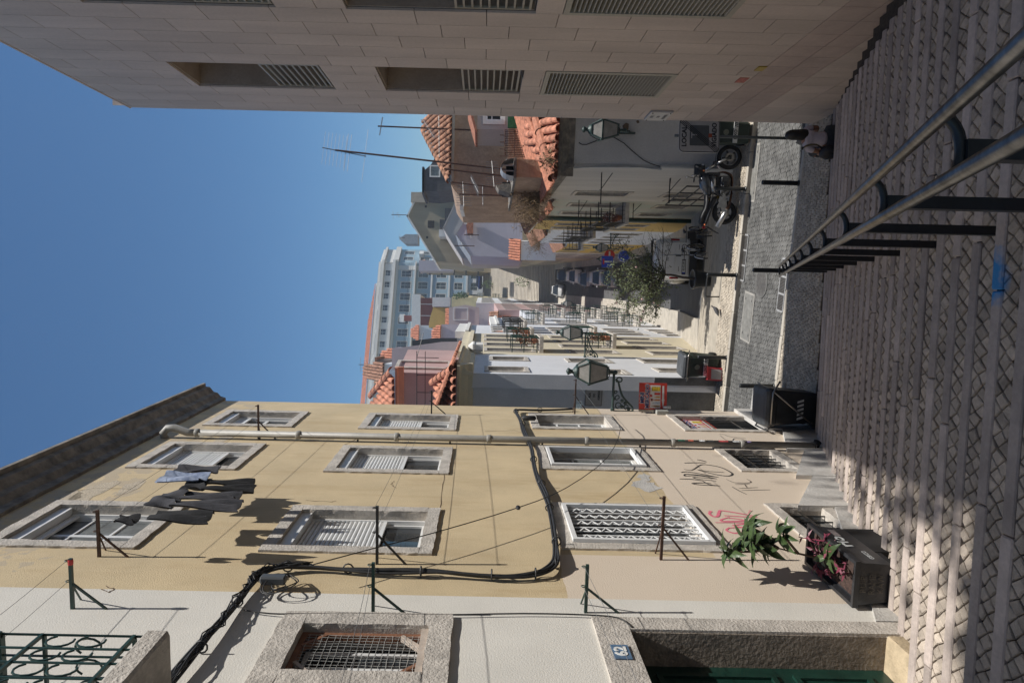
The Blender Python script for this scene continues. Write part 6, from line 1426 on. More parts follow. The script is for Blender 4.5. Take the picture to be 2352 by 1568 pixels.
for i in range(8): k.box(-.22,.22,-.23+.06*i,-.21+.06*i,.0105,.015)
k.build('tread_pattern', iron_c, t, kind='stuff')
for x, y, a, b, lab in ((1716,728,.62,.32,'rectangular steel access cover in the road setts'),(1730,397,.7,.26,'rectangular patched cover in the road by the far kerb near the motorcycle')):
    p = at_z(x, y, -.1); t = thing('access_cover', lab, 'cover', (p.x,p.y,-.106), CR.rz); MB().box(-a,a,-b,b,-.03,.004).build('frame', M('concrete frame', (.3,.285,.26), .9, .2, 5), t); MB().box(-a+.05,a-.05,-b+.05,b-.05,-.02,.010).build('lid', M('steel lid', (.19,.185,.17), .6, .25, 6, .3, 50), t)
    for sx_ in (-1,1):
        for sy_ in (-1,1): MB().box(sx_*a*.7-.03, sx_*a*.7+.03, sy_*b*.6-.015, sy_*b*.6+.015, .008,.0125).build('lift_slot', interior, t)
# bike hoop, pigeon ------------------------------------------------------------------------
p = at_z(1655, 655, 0); hp = thing('cycle_stand', 'low black tubular cycle hoop at the head of the lower steps', 'cycle stand', (p.x, p.y+.25, -.08), CR.rz)
MB().tube(smooth_path([Vector(q) for q in ((-.3,0,0),(-.3,0,.3),(-.24,0,.38),(.24,0,.38),(.3,0,.3),(.3,0,0))]), .018, 8).build('hoop', post_m, hp, True)
p = at_z(1655, 713, -.0); pgn = thing('pigeon', 'grey pigeon standing at the top of the lower steps', 'pigeon', (p.x, p.y, .0), .4)
pg_m = M('pigeon plumage', (.05,.05,.055), .7, .4, 20)
MB().rings([[(L2, r*math.cos(a), h+r*.9*math.sin(a)) for a in [.7854*i for i in range(8)]] for L2, r, h in ((-.17,.008,.07),(-.12,.03,.085),(-.05,.062,.1),(.03,.068,.12),(.08,.05,.15),(.105,.028,.185),(.11,.026,.21),(.13,.022,.225),(.145,.008,.222))], True, True).build('body', pg_m, pgn, True)
for y in (-.025,.025): MB().tube([(.01,y,.06),(.015,y,.0),(.04,y,.0)], .005, 5).build('leg', M('pink leg', (.3,.1,.08), .7), pgn)
MB().lathe([(.008,0),(.001,.03)], 6, (.143,0,.222), 'x').build('beak', dark_iron, pgn)
# right-hand road signs far down the street ---------------------------------------------------
def rsign(px_, py_, Y, label, kind):
    p = at_y(px_, py_, Y); g = zs(Y); t = thing('road_sign', label, 'sign', (p.x, Y, g), 0); h = p.z-g; MB().tube([(0,.04,0),(0,.04,h+.3)], .035, 8).build('pole', pole_m, t)
    blu_ = M('blue sign', (.02,.05,.35), .45, .05); red_ = M('red sign', (.45,.02,.02), .45, .05)
    if kind == 'dead': MB().box(-.42,.42,-.02,.02,h-.42,h+.42).build('plate', blu_, t); MB().box(-.06,.06,-.03,-.022,h-.34,h+.22).build('stem', wtxt, t); MB().box(-.2,.2,-.03,-.022,h+.22,h+.34).build('red_bar', red_, t)
    elif kind == 'no': MB().lathe([(.4,-.02),(.4,.02)], 24, (0,0,h), 'y').build('plate', red_, t); MB().box(-.28,.28,-.03,-.022,h-.07,h+.07).build('white_bar', wtxt, t)
    else: MB().lathe([(.4,-.02),(.4,.02)], 24, (0,0,h), 'y').build('plate', blu_, t); MB().torus((0,-.022,h), .37, .02, 'y', 24, 4).build('rim', wtxt, t); MB().beam((-.15,-.03,h+.15),(.15,-.03,h-.15),.09,.01).build('arrow', wtxt, t)
rsign(1395, 601, 50, 'square blue dead end sign down the street beside the parked cars', 'dead'); rsign(1400, 586, 52, 'round red no entry sign next to the far lantern', 'no'); rsign(1433, 588, 44, 'round blue direction sign half hidden by the tree', 'blue')
# small tree in a pot -----------------------------------------------------------------------------
TY = 22.2; p = at_y(1640, 642, TY); tr = thing('potted_tree', 'small leafy tree in a black pot on the lower steps before the parked van', 'tree', (p.x, TY, -1.05), 0)
g0 = Vector(tr.location); rim = at_y(1592, 643, TY).z-g0.z
MB().lathe([(.2,0),(.25,rim*.5),(.29,rim-.03),(.33,rim-.02),(.33,rim+.03),(.28,rim+.03),(.27,rim-.06)], 18).build('pot', M('grey black pot', (.035,.038,.04), .35, .3, 6), tr, True)
bark = M('grey brown bark', (.075,.06,.05), .9, .3, 14, .5, 50); tl_m = M('small tree leaf', (.075,.10,.03), .55, .35, 6, 0, 30, rv=.5, isl=True, fine=.1, col2=(.13,.15,.06))
def tp(x, y, dy=0): return at_y(x, y, TY+dy)-g0
limbs = []
def limb(pts, r0, r1):
    p = smooth_path([Vector(q) for q in pts], 4); n = len(p); limbs.append(p)
    MB().tube([q+Vector((rnd(-.008,.008),rnd(-.008,.008),0)) for q in p], [r0+(r1-r0)*i/(n-1) for i in range(n)], 6).build('limb' if len(limbs) > 1 else 'trunk', bark, tr, True)
limb([(0,0,rim-.1), tp(1570,637), tp(1545,632), tp(1525,630)], .045, .032)
T0 = tp(1528,630)
ends = [(1420,565,.3),(1400,640,-.3),(1415,690,.2),(1440,715,-.3),(1470,735,.1),(1505,728,.3),(1450,610,-.6),(1480,590,.4),(1455,660,.6),(1500,690,-.5),(1435,650,.9),(1470,690,-.9),(1410,612,.7)]
bare = [(1475,560,.1),(1500,548,.2),(1525,545,-.2),(1510,570,.5),(1545,556,.3)]
for x, y, dy in ends: e = tp(x,y,dy); limb([T0, T0.lerp(e,.35)+Vector((rnd(-.1,.1),rnd(-.1,.1),rnd(.0,.15))), T0.lerp(e,.7)+Vector((0,0,rnd(0,.1))), e], .022, .006)
for x, y, dy in bare: e = tp(x,y,dy); limb([T0, T0.lerp(e,.4)+Vector((rnd(-.05,.05),0,.08)), e], .018, .004)
tw_ = MB(); lf = MB(); fl_ = MB()
lq = [(0,0,0),(.022,.03,.006),(.018,.058,.003),(0,.078,-.008),(-.018,.058,.003),(-.022,.03,.006)]
def twig(a, d, L2):
    e = a+d*L2; m = (a+e)/2+Vector((rnd(-.05,.05),rnd(-.05,.05),rnd(-.05,.05))); tw_.tube([a,m,e], [.006,.004,.002], 4); return [a.lerp(m,.6), m, m.lerp(e,.5), e]
for li, p_ in enumerate(limbs[1:]):
    leafy = li < len(ends)
    for q in p_[3 if leafy else 5:]:
        for _ in range(4 if leafy else 2):
            d = Vector((rnd(-1,1),rnd(-1,1),rnd(-.8,.9))).normalized()
            if not leafy: d = (d*.5+Vector((.8,0,.3))).normalized()
            for c in twig(q, d, rnd(.2,.62)):
                for _ in range(random.choice((1,2,3,5)) if leafy else random.choice((0,0,0,1))):
                    R = Matrix.Rotation(rnd(0,6.28),3,'Z') @ Matrix.Rotation(rnd(-1.3,1.0),3,'X') @ Matrix.Rotation(rnd(-.8,.8),3,'Y'); sc = rnd(.5,1.05); off = Vector((rnd(-.07,.07),rnd(-.07,.07),rnd(-.07,.07)))
                    lf.add([c+off+R @ (Vector(v)*sc) for v in lq], [(0,1,2,3,4,5)])
tw_.build('twigs', bark, tr, kind='stuff'); lf.build('crown', tl_m, tr, kind='stuff')
for i in range(9):
    q = random.choice(limbs[1:len(ends)])[-1-random.randint(0,4)]; fl_.ball((q.x+rnd(-.1,.1),q.y-.1,q.z), .035)
fl_.build('blossom', M('pale pink blossom', (.6,.4,.38), .7), tr, kind='stuff')
# small trees on the far stairs
for x, y, Y, h, lab in ((1120,654,138,2.6,'thin sparse tree high on the far stairs'),(1198,648,112,3.4,'bright green young tree halfway up the far stairs')):
    b = at_y(x+22, y, Y); gz = -3.9+10.5*(Y-99)/49; t = thing('young_tree', lab, 'tree', (b.x, Y, gz), 0); top = at_y(x, y, Y).z-gz
    MB().tube([(0,0,0),(.1,0,top*.6),(0,0,top)], [.09,.07,.03], 6).build('trunk', bark, t); foliage(150, 1.0, 1.0, 1.2, 2.4, M('young leaves', (.07,.13,.025), .6, .3, 4, rv=.4, isl=True)).build('crown', M('young leaves', (.07,.13,.025)), t, loc=(0,0,top), kind='stuff')
sb_ = thing('creeper', 'dark green creeper hanging on the pale yellow house by the far stairs', 'creeper', at_y(1058, 683, 128), 0)
foliage(500, .8, 6, 1.6, 4, gr_m).build('leaves', gr_m, sb_, kind='stuff')
# ================================================================== VEHICLES
tyre_m = M('tyre rubber', (.018,.018,.018), .85, .2, 20, .2, 60); rim_m = M('alloy rim', (.33,.33,.34), .35, .1, 6, metal=.8); chrome = M('chrome', (.6,.6,.6), .12, .05, 5, metal=1)
tail_m = M('red lamp lens', (.22,.012,.015), .2, .2, 12, coat=.5); head_m = M('clear lamp lens', (.55,.56,.56), .12, .15, 12, coat=.5); trimb = M('black trim plastic', (.02,.02,.022), .55, .2, 8)
plate_m = M('number plate', (.62,.62,.6), .4, .05); eu_m = M('plate blue', (.02,.06,.4), .4)
def wheel(t, x, y, r=.30, w_=.18, z=None):
    z = r if z is None else z; s = math.copysign(1, x)
    wd = MB().torus((0,0,0), r-.07, .075, 'x', 22, 8, 1.25).build('wheel', tyre_m, t, True, (x,y,z))
    m = MB(); m.lathe([(r-.1,-.06),(r-.09,.06*1),(r-.13,.065),(.06,.05),(.05,.075)], 18, (0,0,0), 'x'); m.v = [(p[0]*s, p[1], p[2]) for p in m.v]
    m.build('rim', rim_m, wd); k = MB()
    for i in range(5): a = 6.283*i/5; k.beam((s*.062,0,0),(s*.062,(r-.12)*math.cos(a),(r-.12)*math.sin(a)),.05,.02)
    k.build('spokes', rim_m, wd)
def car(name, label, loc, rz, col, L=4.0, W=1.68, H=1.46, pitch=0, plate=None, cat='car', group='cars parked along the street'):
    """front faces local -y"""
    t = thing(name, label, cat, loc, rz, group); t.rotation_euler.x = pitch
    pm = M('car paint %s' % (col,), col, .28, .04, 2, coat=.6, fine=.01); w = W/2; h = L/2
    S = [(-h,.32,.55,.72),(-h+.06,.22,.66,.88),(-h+.35,.18,.76,.97),(-h+1.0,.18,.88,1),(-h+1.35,.18,.93,1),(0,.18,.94,1),(h-.8,.18,.96,1),(h-.25,.2,.95,.97),(h-.05,.24,.90,.9),(h,.34,.8,.8)]
    R = []
    for y, zb, zt_, f in S:
        q = w*f; R.append([(-q*.9,y,zb),(q*.9,y,zb),(q,y,zb+(zt_-zb)*.3),(q*1.0,y,zb+(zt_-zb)*.72),(q*.9,y,zt_),(-q*.9,y,zt_),(-q*1.0,y,zb+(zt_-zb)*.72),(-q,y,zb+(zt_-zb)*.3)])
    MB().rings(R, True, True).build('body', pm, t, True)
    b0 = [(-w*.88,-h+1.0,.9),(w*.88,-h+1.0,.9),(w*.88,h-.28,.93),(-w*.88,h-.28,.93)]; b1 = [(-w*.68,-h+1.75,H-.06),(w*.68,-h+1.75,H-.06),(w*.68,h-.75,H-.06),(-w*.68,h-.75,H-.06)]
    MB().rings([b0, b1], False, False).build('windows', pane_m, t)
    c1 = [(x*1.02,y,z) for x,y,z in b1]; c2 = [(x*.86,y*.92,H) for x,y,_ in b1]; MB().rings([c1, c2], True, True).build('roof', pm, t, True)
    k = MB()
    for a, b in zip(b0, b1): k.beam(a, b, .06)
    for x in (-1, 1): k.beam((x*w*.89,.1,.92),(x*w*.69,.1,H-.05),.07)
    k.build('pillar', pm, t, kind='stuff')
    for x in (-1, 1):
        MB().ball((x*w*.62,-h+.12,.62), .17, .1, .09, 10, 6).build('headlight', head_m, t, True); MB().box(x*w*.62-.14, x*w*.62+.14, h-.1, h-.0, .62, .84).build('taillight', tail_m, t)
        MB().bev(x*w*1.1-.09, x*w*1.1+.09, -h+1.25, -h+1.38, .9, 1.04, .02).build('mirror', pm, t)
    MB().box(-w*.55, w*.55, -h-.02, -h+.1, .36, .46).build('grille', trimb, t)
    for y in (-h-.015, h+.0): MB().box(-.26,.26,y-.012,y+.012,.44,.55).build('number_plate', plate_m, t)
    for x in (-w+.09, w-.09):
        for y in (-h+.75, h-.7): wheel(t, x, y)
    return t
def ground_x(py, Y, px=1300): return at_y(px, py, Y).x
def find_Y(px, h, y0, y1, py=633):
    for i in range(200):
        Y = y0+(y1-y0)*i/199; P = Vector((ground_x(py, Y), Y, zs(Y)+h)); d = P-EYE; X = V0-FOC*d.dot(UU)/d.dot(_F)
        if X < px: return Y
    return y1
for px, py, col, lab in ((1396,634,(.10,.11,.12),'grey car partly behind the tree, nearest in the row of parked cars'),(1370,634,(.50,.51,.52),'silver white car second in the row parked on the right'),(1341,638,(.20,.23,.28),'blue grey car in the middle of the row parked on the right'),(1314,632,(.62,.62,.63),'white car fourth in the row parked on the right'),(1292,630,(.035,.045,.07),'dark blue car last in the row parked on the right')):
    Y = find_Y(px, 1.15, 44, 98, py); car('parked_car', lab, (ground_x(py,Y), Y+1.0, zs(Y+.5)), -.09, col, pitch=math.atan((zs(Y-1.5)-zs(Y+1.5))/-3.0) if Y else 0)
Y = 93.5; car('parked_car', 'small silver car standing alone at the foot of the far stairs', (ground_x(666,Y,1280), Y, zs(Y)), -.12, (.46,.46,.45), L=3.7, W=1.62, pitch=math.atan((zs(Y+1.5)-zs(Y-1.5))/3))
car('parked_car', 'blue car seen from the side on the street above the far stairs', (at_y(1100,641,149.2).x, 149.6, 6.58), math.radians(80), (.01,.03,.13), L=4.2)
Y = 33.5; car('parked_car', 'white hatchback parked ahead of the delivery van', (at_y(1560,613,Y).x, Y, zs(Y)), math.pi-.09, (.55,.54,.50), pitch=-math.atan((zs(Y+1.5)-zs(Y-1.5))/3))
# delivery van, rear towards us ----------------------------------------------------------
VY = 27.0; vx = at_y(1560, 594, VY).x; vn = thing('delivery_van', 'white electric delivery van seen from behind with grey lettering and plate 45-VG-09', 'van', (vx, VY, zs(VY)+.02), -.08)
vn.rotation_euler.x = math.atan((zs(31)-zs(27.2))/3.8)
vw = M('van white paint', (.62,.63,.64), .3, .05, 1.5, coat=.5, fine=.01); w = .83
def sec(y, zb, zt_, f=1, r=.12):
    q = w*f; return [(-q*.94,y,zb),(q*.94,y,zb),(q,y,zb+.18),(q,y,.95),(q*.93,y,zt_-r),(q*.86,y,zt_-.02),(q*.6,y,zt_),(-q*.6,y,zt_),(-q*.86,y,zt_-.02),(-q*.93,y,zt_-r),(-q,y,.95),(-q,y,zb+.18)]
MB().rings([sec(0,.42,1.72,.97), sec(.05,.36,1.78), sec(.4,.2,1.81), sec(1.8,.2,1.82), sec(2.5,.2,1.78), sec(3.0,.2,1.4,.98), sec(3.3,.22,1.05,.97), sec(3.85,.25,.85,.92), sec(4.0,.35,.7,.85)], True, True).build('body', vw, vn, True)
for x0, x1 in ((-.66,.16),(.175,.66)):
    dd = MB().bev(x0, x1, -.03, .004, .50, 1.62, .02).build('rear_door', vw, vn); MB().bev(x0+.05, x1-.05, -.038, -.031, 1.02, 1.52, .015).build('door_panel', vw, dd)
MB().box(-.78,.78,-.09,.1,.2,.47).build('bumper', trimb, vn)
for x in (-1, 1): MB().bev(x*.755-.045, x*.755+.045, -.012, .12, .86, 1.22, .02).build('taillight', tail_m, vn)
pl = MB().box(-.58,-.06,-.052,-.039,.62,.73).build('number_plate', plate_m, vn); MB().box(-.58,-.53,-.055,-.0525,.62,.73).build('blue_band', eu_m, pl)
text('45-VG-09', .105, ink, pl, (-.30,-.0545,.675), sx=.82, bold=.002, depth=.001); MB().box(-.62,-.02,-.042,-.038,.60,.75).build('plate_recess', trimb, vn)
gl = M('grey van lettering', (.22,.22,.23), .5)
for s_, x in (('N',-.02),('S',.52)): text(s_, .17, gl, vn, (x,-.041,1.3), depth=.001, bold=.004)
MB().torus((.25,-.04,1.3), .085, .018, 'y', 22, 5, .2).build('letter_ring', M('pale ring print', (.42,.42,.43), .5), vn)
for x in (.22,.48): MB().torus((x,-.037,.68), .085, .012, 'y', 20, 5, .2).build('round_badge', trimb, vn); text('0%' if x < .3 else 'EV', .07, trimb, vn, (x,-.037,.68), depth=.001)
MB().box(.1,.14,-.06,-.03,.8,1.0).build('door_handle', trimb, vn); MB().box(-.5,-.3,-.034,-.031,.86,.885).build('model_script', gl, vn); MB().box(.36,.56,-.034,-.031,.86,.885).build('model_script', gl, vn)
MB().tube([(-.8,.3,1.9),(.8,.3,1.9)], .025, 6).tube([(-.8,1.5,1.9),(.8,1.5,1.9)], .025, 6).box(-.8,-.76,.28,.32,1.76,1.9).box(.76,.8,.28,.32,1.76,1.9).build('roof_rack', dark_iron, vn); MB().tube([(.25,1.0,1.93),(.25,2.2,1.93)], .05, 6).build('rack_load', zinc, vn)
for x in (-.74,.74):
    for y in (.75,3.2): wheel(vn, x, y, .31)
# motorcycle ----------------------------------------------------------------------------------
pf = at_z(1703, 362, 0); pr_ = at_z(1691, 489, 0); d = (pf-pr_); mk_rz = math.atan2(d.y, d.x); WB = d.length
mc = thing('motorcycle', 'black and silver naked motorcycle parked on the far pavement facing right', 'motorcycle', pr_, mk_rz, None, tilt=(math.radians(-5),0))
gun = M('gunmetal tank paint', (.05,.055,.065), .22, .1, 3, coat=.8, metal=.3); eng = M('dark engine metal', (.06,.06,.062), .4, .3, 12, .3, 60, metal=.6); silv = M('silver cast alloy', (.40,.40,.40), .3, .15, 8, metal=.8); seat_m = M('seat vinyl', (.016,.016,.017), .5, .2, 8); hdr = M('burnt exhaust', (.10,.055,.035), .35, .4, 10, metal=.8)
R_ = .305
for x, wn, tw in ((0,'rear',.085),(WB,'front',.06)):
    wd = MB().torus((0,0,0), R_-.055, .058, 'y', 30, 9, tw/.058).build('wheel', tyre_m, mc, True, (x,0,R_))
    MB().torus((0,0,0), R_-.11, .016, 'y', 30, 6, 2).build('rim', silv if wn == 'front' else eng, wd, True); k = MB()
    for i in range(5): a = 6.283*i/5+.3; k.beam((.03*math.cos(a),0,.03*math.sin(a)),((R_-.12)*math.cos(a+.15),0,(R_-.12)*math.sin(a+.15)),.045,.03,(0,1,0))
    k.lathe([(.035,-.07),(.045,-.05),(.045,.05),(.035,.07)], 12, (0,0,0), 'y'); k.build('spokes', eng, wd)
    for s in ((-1,1) if wn == 'front' else (-1,)): MB().lathe([(.06,-.003),(.11,-.003),(.11,.003),(.06,.003)], 26, (0,s*.075,0), 'y', caps=False).build('brake_disc', steel, wd)
hd = Vector((WB-.47,0,.92))   # steering head
for s in (-1, 1):
    k = MB(); k.tube([(WB,s*.095,R_),(WB-.17,s*.095,R_+.32)], [.03,.03], 10); k.build('fork_slider', silv, mc, True); MB().tube([(WB-.16,s*.095,R_+.30),(hd.x+.08,s*.095,hd.z+.06)], .021, 10).build('fork_tube', chrome, mc, True)
    k = MB(); k.lathe([(.03,-.03),(.03,.03)], 10, (WB,s*.1,R_), 'y'); k.build('axle', eng, mc); MB().tube([(hd.x+.05,s*.1,1.02),(hd.x-.03,s*.28,1.07),(hd.x-.12,s*.40,1.05)], .014, 8).tube([(hd.x-.08,s*.35,1.06),(hd.x-.14,s*.46,1.045)], .02, 8).build('handlebar', trimb, mc, True)
    mm = MB().tube([(hd.x-.06,s*.31,1.07),(hd.x-.02,s*.36,1.2)], .007, 6).build('mirror_stalk', trimb, mc); MB().ball((hd.x-.02,s*.39,1.24), .02, .075, .05, 10, 6).build('mirror', chrome, mm, True)
MB().box(hd.x+.02,hd.x+.12,-.13,.13,hd.z+.03,hd.z+.06).box(WB-.2,WB-.1,-.13,.13,R_+.34,R_+.37).build('fork_clamp', eng, mc)
MB().rings([[(WB-.02+(R_+.03)*math.cos(a), y, R_+(R_+.03)*math.sin(a)) for y in (-.06,-.03,.03,.06)] for a in [math.radians(35+11*i) for i in range(11)]], close=False).build('front_mudguard', gun, mc, True)
MB().rings([[(hd.x+.02+x, y*s2, hd.z+z) for y, z in ((-.10,-.02),(.10,-.02),(.12,.1),(.08,.22),(-.08,.22),(-.12,.1))] for x, s2 in ((0,1),(.1,1.1),(.22,.85),(.27,.4))], True, True).build('headlight_cowl', trimb, mc, True); MB().ball((hd.x+.25,0,hd.z+.04), .05, .085, .085, 10, 8).build('headlight', head_m, mc, True)
for s in (-1,1): MB().ball((hd.x+.12,s*.16,hd.z+.02), .025, .04, .025, 8, 6).build('indicator', M('orange lens', (.5,.12,.02), .3), mc, True); MB().ball((-.32,s*.14,.80), .025, .04, .022, 8, 6).build('indicator', M('orange lens', (.5,.12,.02)), mc, True)
def loft(pts, name, mat, n=12):
    R = []
    for x, hw, zb, zt_ in pts:
        zc_, hz = (zb+zt_)/2, (zt_-zb)/2; R.append([(x, hw*math.copysign(abs(math.cos(a))**.7, math.cos(a)), zc_+hz*math.copysign(abs(math.sin(a))**.75, math.sin(a))) for a in [6.283*i/n for i in range(n)]])
    return MB().rings(R, True, True).build(name, mat, mc, True)
loft([(.40,.06,.70,.80),(.48,.13,.68,.88),(.62,.16,.68,.97),(.80,.16,.70,1.02),(.92,.13,.74,.99),(.99,.07,.80,.92)], 'tank', gun)
loft([(.52,.17,.60,.70),(.66,.175,.58,.76),(.82,.165,.58,.76),(.94,.13,.66,.72)], 'tank_shroud', silv, 10)
loft([(-.33,.05,.86,.92),(-.25,.10,.83,.94),(-.05,.12,.78,.90),(.08,.14,.74,.84),(.25,.15,.73,.82),(.42,.12,.74,.84),(.50,.06,.76,.84)], 'seat', seat_m)
loft([(-.40,.03,.80,.86),(-.30,.09,.72,.86),(-.05,.12,.66,.79),(.2,.13,.58,.74),(.4,.11,.52,.70)], 'tail_panel', trimb)
loft([(-.38,.035,.80,.84),(-.28,.095,.77,.80),(-.05,.125,.715,.75),(.1,.13,.66,.70)], 'tail_trim', silv)
MB().box(-.42,-.36,-.07,.07,.76,.84).build('tail_lamp', tail_m, mc); MB().prism([(-.40,-.08,.72),(-.55,-.08,.42),(-.53,-.08,.41),(-.36,-.08,.70)], (0,0,0),(0,.16,0)).build('plate_hanger', trimb, mc)
k = MB(); k.bev(.42,.92,-.17,.17,.24,.52,.05); k.bev(.50,.80,-.19,.19,.30,.46,.04); k.build('crankcase', eng, mc)
k = MB()
for i in range(7): k.box(.66+.0,.92-.02*i,-.15,.15,.53+.022*i,.538+.022*i)
k.bev(.68,.86,-.14,.14,.52,.70,.02); k.build('cylinder_fins', eng, mc)
for s in (-1,1): MB().lathe([(.10,0),(.11,.01),(.09,.03)], 18, (.56,s*.17,.38), 'y').build('engine_cover', silv, mc, True)
for i, y in enumerate((-.1,-.04,.04,.1)): MB().tube(smooth_path([Vector(q) for q in ((.90,y,.60),(1.0,y,.52),(1.0,y,.34),(.88,y*.8,.2),(.5,-.06,.18))]), .02, 8).build('exhaust_header', hdr, mc, True)
MB().tube([(.5,-.08,.18),(.2,-.17,.24),(.05,-.19,.30)], .03, 8).build('exhaust_link', hdr, mc, True); MB().tube([(.08,-.20,.29),(-.02,-.205,.33),(-.36,-.22,.50)], [.05,.065,.06], 14).build('silencer', silv, mc, True)
for s in (-1,1): MB().prism([(0.02,s*.12,R_-.04),(-.05,s*.12,R_+.0),(-.03,s*.12,R_+.05),(.3,s*.13,.50),(.48,s*.13,.46),(.48,s*.13,.36),(.2,s*.12,R_-.02)], (0,-.02,0),(0,.02,0)).build('swingarm', silv, mc)
MB().tube([(.40,0,.48),(.30,0,.72)], .04, 10).build('shock', M('yellow spring', (.35,.25,.05), .5), mc, True)
k = MB()
for s in (-1,1): k.tube([(hd.x-.02,s*.06,.95),(.88,s*.15,.74),(.5,s*.15,.60),(.40,s*.13,.42)], .022, 8); k.tube([(.5,s*.13,.64),(.1,s*.1,.76),(-.3,s*.06,.8)], .014, 6)
k.build('frame', eng, mc, True)
for s in (-1,1): MB().prism([(.36,s*.16,.44),(.42,s*.16,.34),(.30,s*.16,.30),(.16,s*.16,.36),(.10,s*.17,.52),(.16,s*.17,.54)], (0,-.008,0),(0,.008,0)).build('footrest_bracket', silv, mc); MB().tube([(.34,s*.17,.32),(.34,s*.29,.33)], .014, 6).tube([(.12,s*.17,.5),(.12,s*.28,.51)], .012, 6).build('footpeg', trimb, mc)
MB().tube([(.48,.14,.26),(.38,.30,.0)], .012, 6).build('side_stand', silv, mc); MB().box(.92,1.0,-.13,.13,.52,.80).build('radiator', trimb, mc)
MB().tube(smooth_path([Vector(q) for q in ((hd.x-.1,-.36,1.05),(hd.x+.12,-.28,1.02),(hd.x+.14,-.12,.8),(WB-.14,-.1,.5))]), .006, 5).build('brake_hose', black_rub, mc, True)
# bicycles --------------------------------------------------------------------------------------
def bicycle(loc, rz, label, fc, basket=False, lean=.12):
    t = thing('bicycle', label, 'bicycle', loc, rz, 'bicycles parked by the lower steps', tilt=(lean,0)); fm = M('cycle frame %s' % (fc,), fc, .35, .1, 5, coat=.4)
    for x in (0, 1.06):
        wd = MB().torus((0,0,0), .315, .02, 'y', 30, 6).build('wheel', tyre_m, t, True, (x,0,.335)); MB().torus((0,0,0), .295, .008, 'y', 30, 5).build('rim', silv, wd, True); k = MB()
        for i in range(16): a = 6.283*i/16; k.tube([(.015*math.cos(a+1),.02*(-1)**i,.015*math.sin(a+1)),(.29*math.cos(a),0,.29*math.sin(a))], .0022, 3)
        k.lathe([(.02,-.045),(.025,0),(.02,.045)], 8, (0,0,0), 'y'); k.build('spokes', steel, wd)
        MB().rings([[(.345*math.cos(a), y, .345*math.sin(a)) for y in (-.025,.025)] for a in [math.radians(20+14*i) for i in range(11)]], close=False).build('mudguard', fm, wd)
    k = MB(); bbk = (.44,0,.29); st = (.36,0,.74); hdp = (.86,0,.80); hdb = (.89,0,.64)
    for a, b, r in ((bbk,st,.018),(st,hdp,.016),(bbk,hdb,.022),(hdp,hdb,.02),(bbk,(0,.04,.335),.01),(bbk,(0,-.04,.335),.01),(st,(0,.04,.335),.008),(st,(0,-.04,.335),.008),(hdb,(1.06,.05,.335),.012),(hdb,(1.06,-.05,.335),.012)): k.tube([a,b], r, 7)
    k.build('frame', fm, t, True); MB().tube([st,(.33,0,.90)], .013, 6).build('seat_post', steel, t); loft2 = MB().rings([[(x,hw*math.cos(a),.92+.03*math.sin(a)) for a in [.785*i for i in range(8)]] for x, hw in ((.18,.02),(.22,.09),(.32,.07),(.46,.02))], True, True); loft2.build('saddle', seat_m, t, True)
    MB().tube([hdp,(.84,0,.94)], .014, 6).tube(smooth_path([Vector(q) for q in ((.74,-.29,.98),(.84,-.12,1.0),(.84,.12,1.0),(.74,.29,.98))]), .012, 6).build('handlebar', trimb, t, True)
    MB().lathe([(.09,-.004),(.09,.004)], 18, (.44,-.06,.29), 'y').tube([(.44,-.09,.29),(.5,-.09,.13)], .01, 5).tube([(.44,.07,.29),(.38,.07,.45)], .01, 5).box(.46,.56,-.16,-.08,.12,.14).box(.33,.43,.08,.16,.44,.46).build('crank', eng, t)
    if basket: k = bars(.9,1.2,.78,.98,.012,-.14,-.13); k.box(.9,1.2,-.14,.14,.78,.79); k.box(.9,.91,-.14,.14,.78,.98); k.box(1.19,1.2,-.14,.14,.78,.98); k.box(.9,1.2,.13,.14,.78,.98); k.build('basket', trimb, t)
bicycle((3.83, 26.0, -1.93), math.atan2(-.9,-.44), 'pale blue and white bicycle leaning on the steps in front of the van', (.30,.33,.40))
bicycle((4.25, 24.4, -1.5), math.radians(-110), 'black bicycle behind the motorcycle tail', (.02,.02,.022), True)
rk = thing('pavement_railing', 'black railing on the pavement between the motorcycle and the bicycles', 'railing', (4.35, 18.6, 0), math.radians(92))
k = MB()
for z in (.25,.6,1.0): k.tube([(0,0,z),(2.2,0,z)], .02, 6)
for x in (0,.73,1.46,2.2): k.tube([(x,0,-.6),(x,0,1.0)], .022, 6)
k.build('rails', dark_iron, rk)
# ================================================================== PERSON sitting on the lowest step, back to us
def skin(name, nodes, edges, mat, parent, lev=2):
    me = bpy.data.meshes.new(name); me.from_pydata([n[0] for n in nodes], edges, []); o = bpy.data.objects.new(name, me); COL.objects.link(o)
    md = o.modifiers.new('s', 'SKIN'); md.use_smooth_shade = True
    for i, n in enumerate(nodes):
        v = me.skin_vertices[0].data[i]; r = n[1]; v.radius = (r, r) if not isinstance(r, tuple) else r; v.use_root = (i == 0)
    sb_ = o.modifiers.new('u', 'SUBSURF'); sb_.levels = lev; sb_.render_levels = lev
    dg = bpy.context.evaluated_depsgraph_get(); nm = bpy.data.meshes.new_from_object(o.evaluated_get(dg)); bpy.data.objects.remove(o)
    nm.materials.clear(); nm.materials.append(mat); nm.polygons.foreach_set('use_smooth', [True]*len(nm.polygons)); return inst(name, nm, parent)
PY = 12.36; px_ = at_z(1900, 331, .16).x; pe = thing('person', 'person with long black hair in pale T-shirt sitting on the lowest step', 'person', (px_, PY, .165), math.radians(4))
skm = M('tanned skin', (.30,.15,.085), .55, .08, 12); tee = M('pale lilac cotton', (.56,.50,.53), .9, .06, 5, .15, 80); jean = M('faded black denim', (.055,.06,.065), .9, .3, 9, .2, 120); hair_m = M('black hair', (.012,.011,.011), .45, .3, 30, .3, 90, streak=True)
hands = []
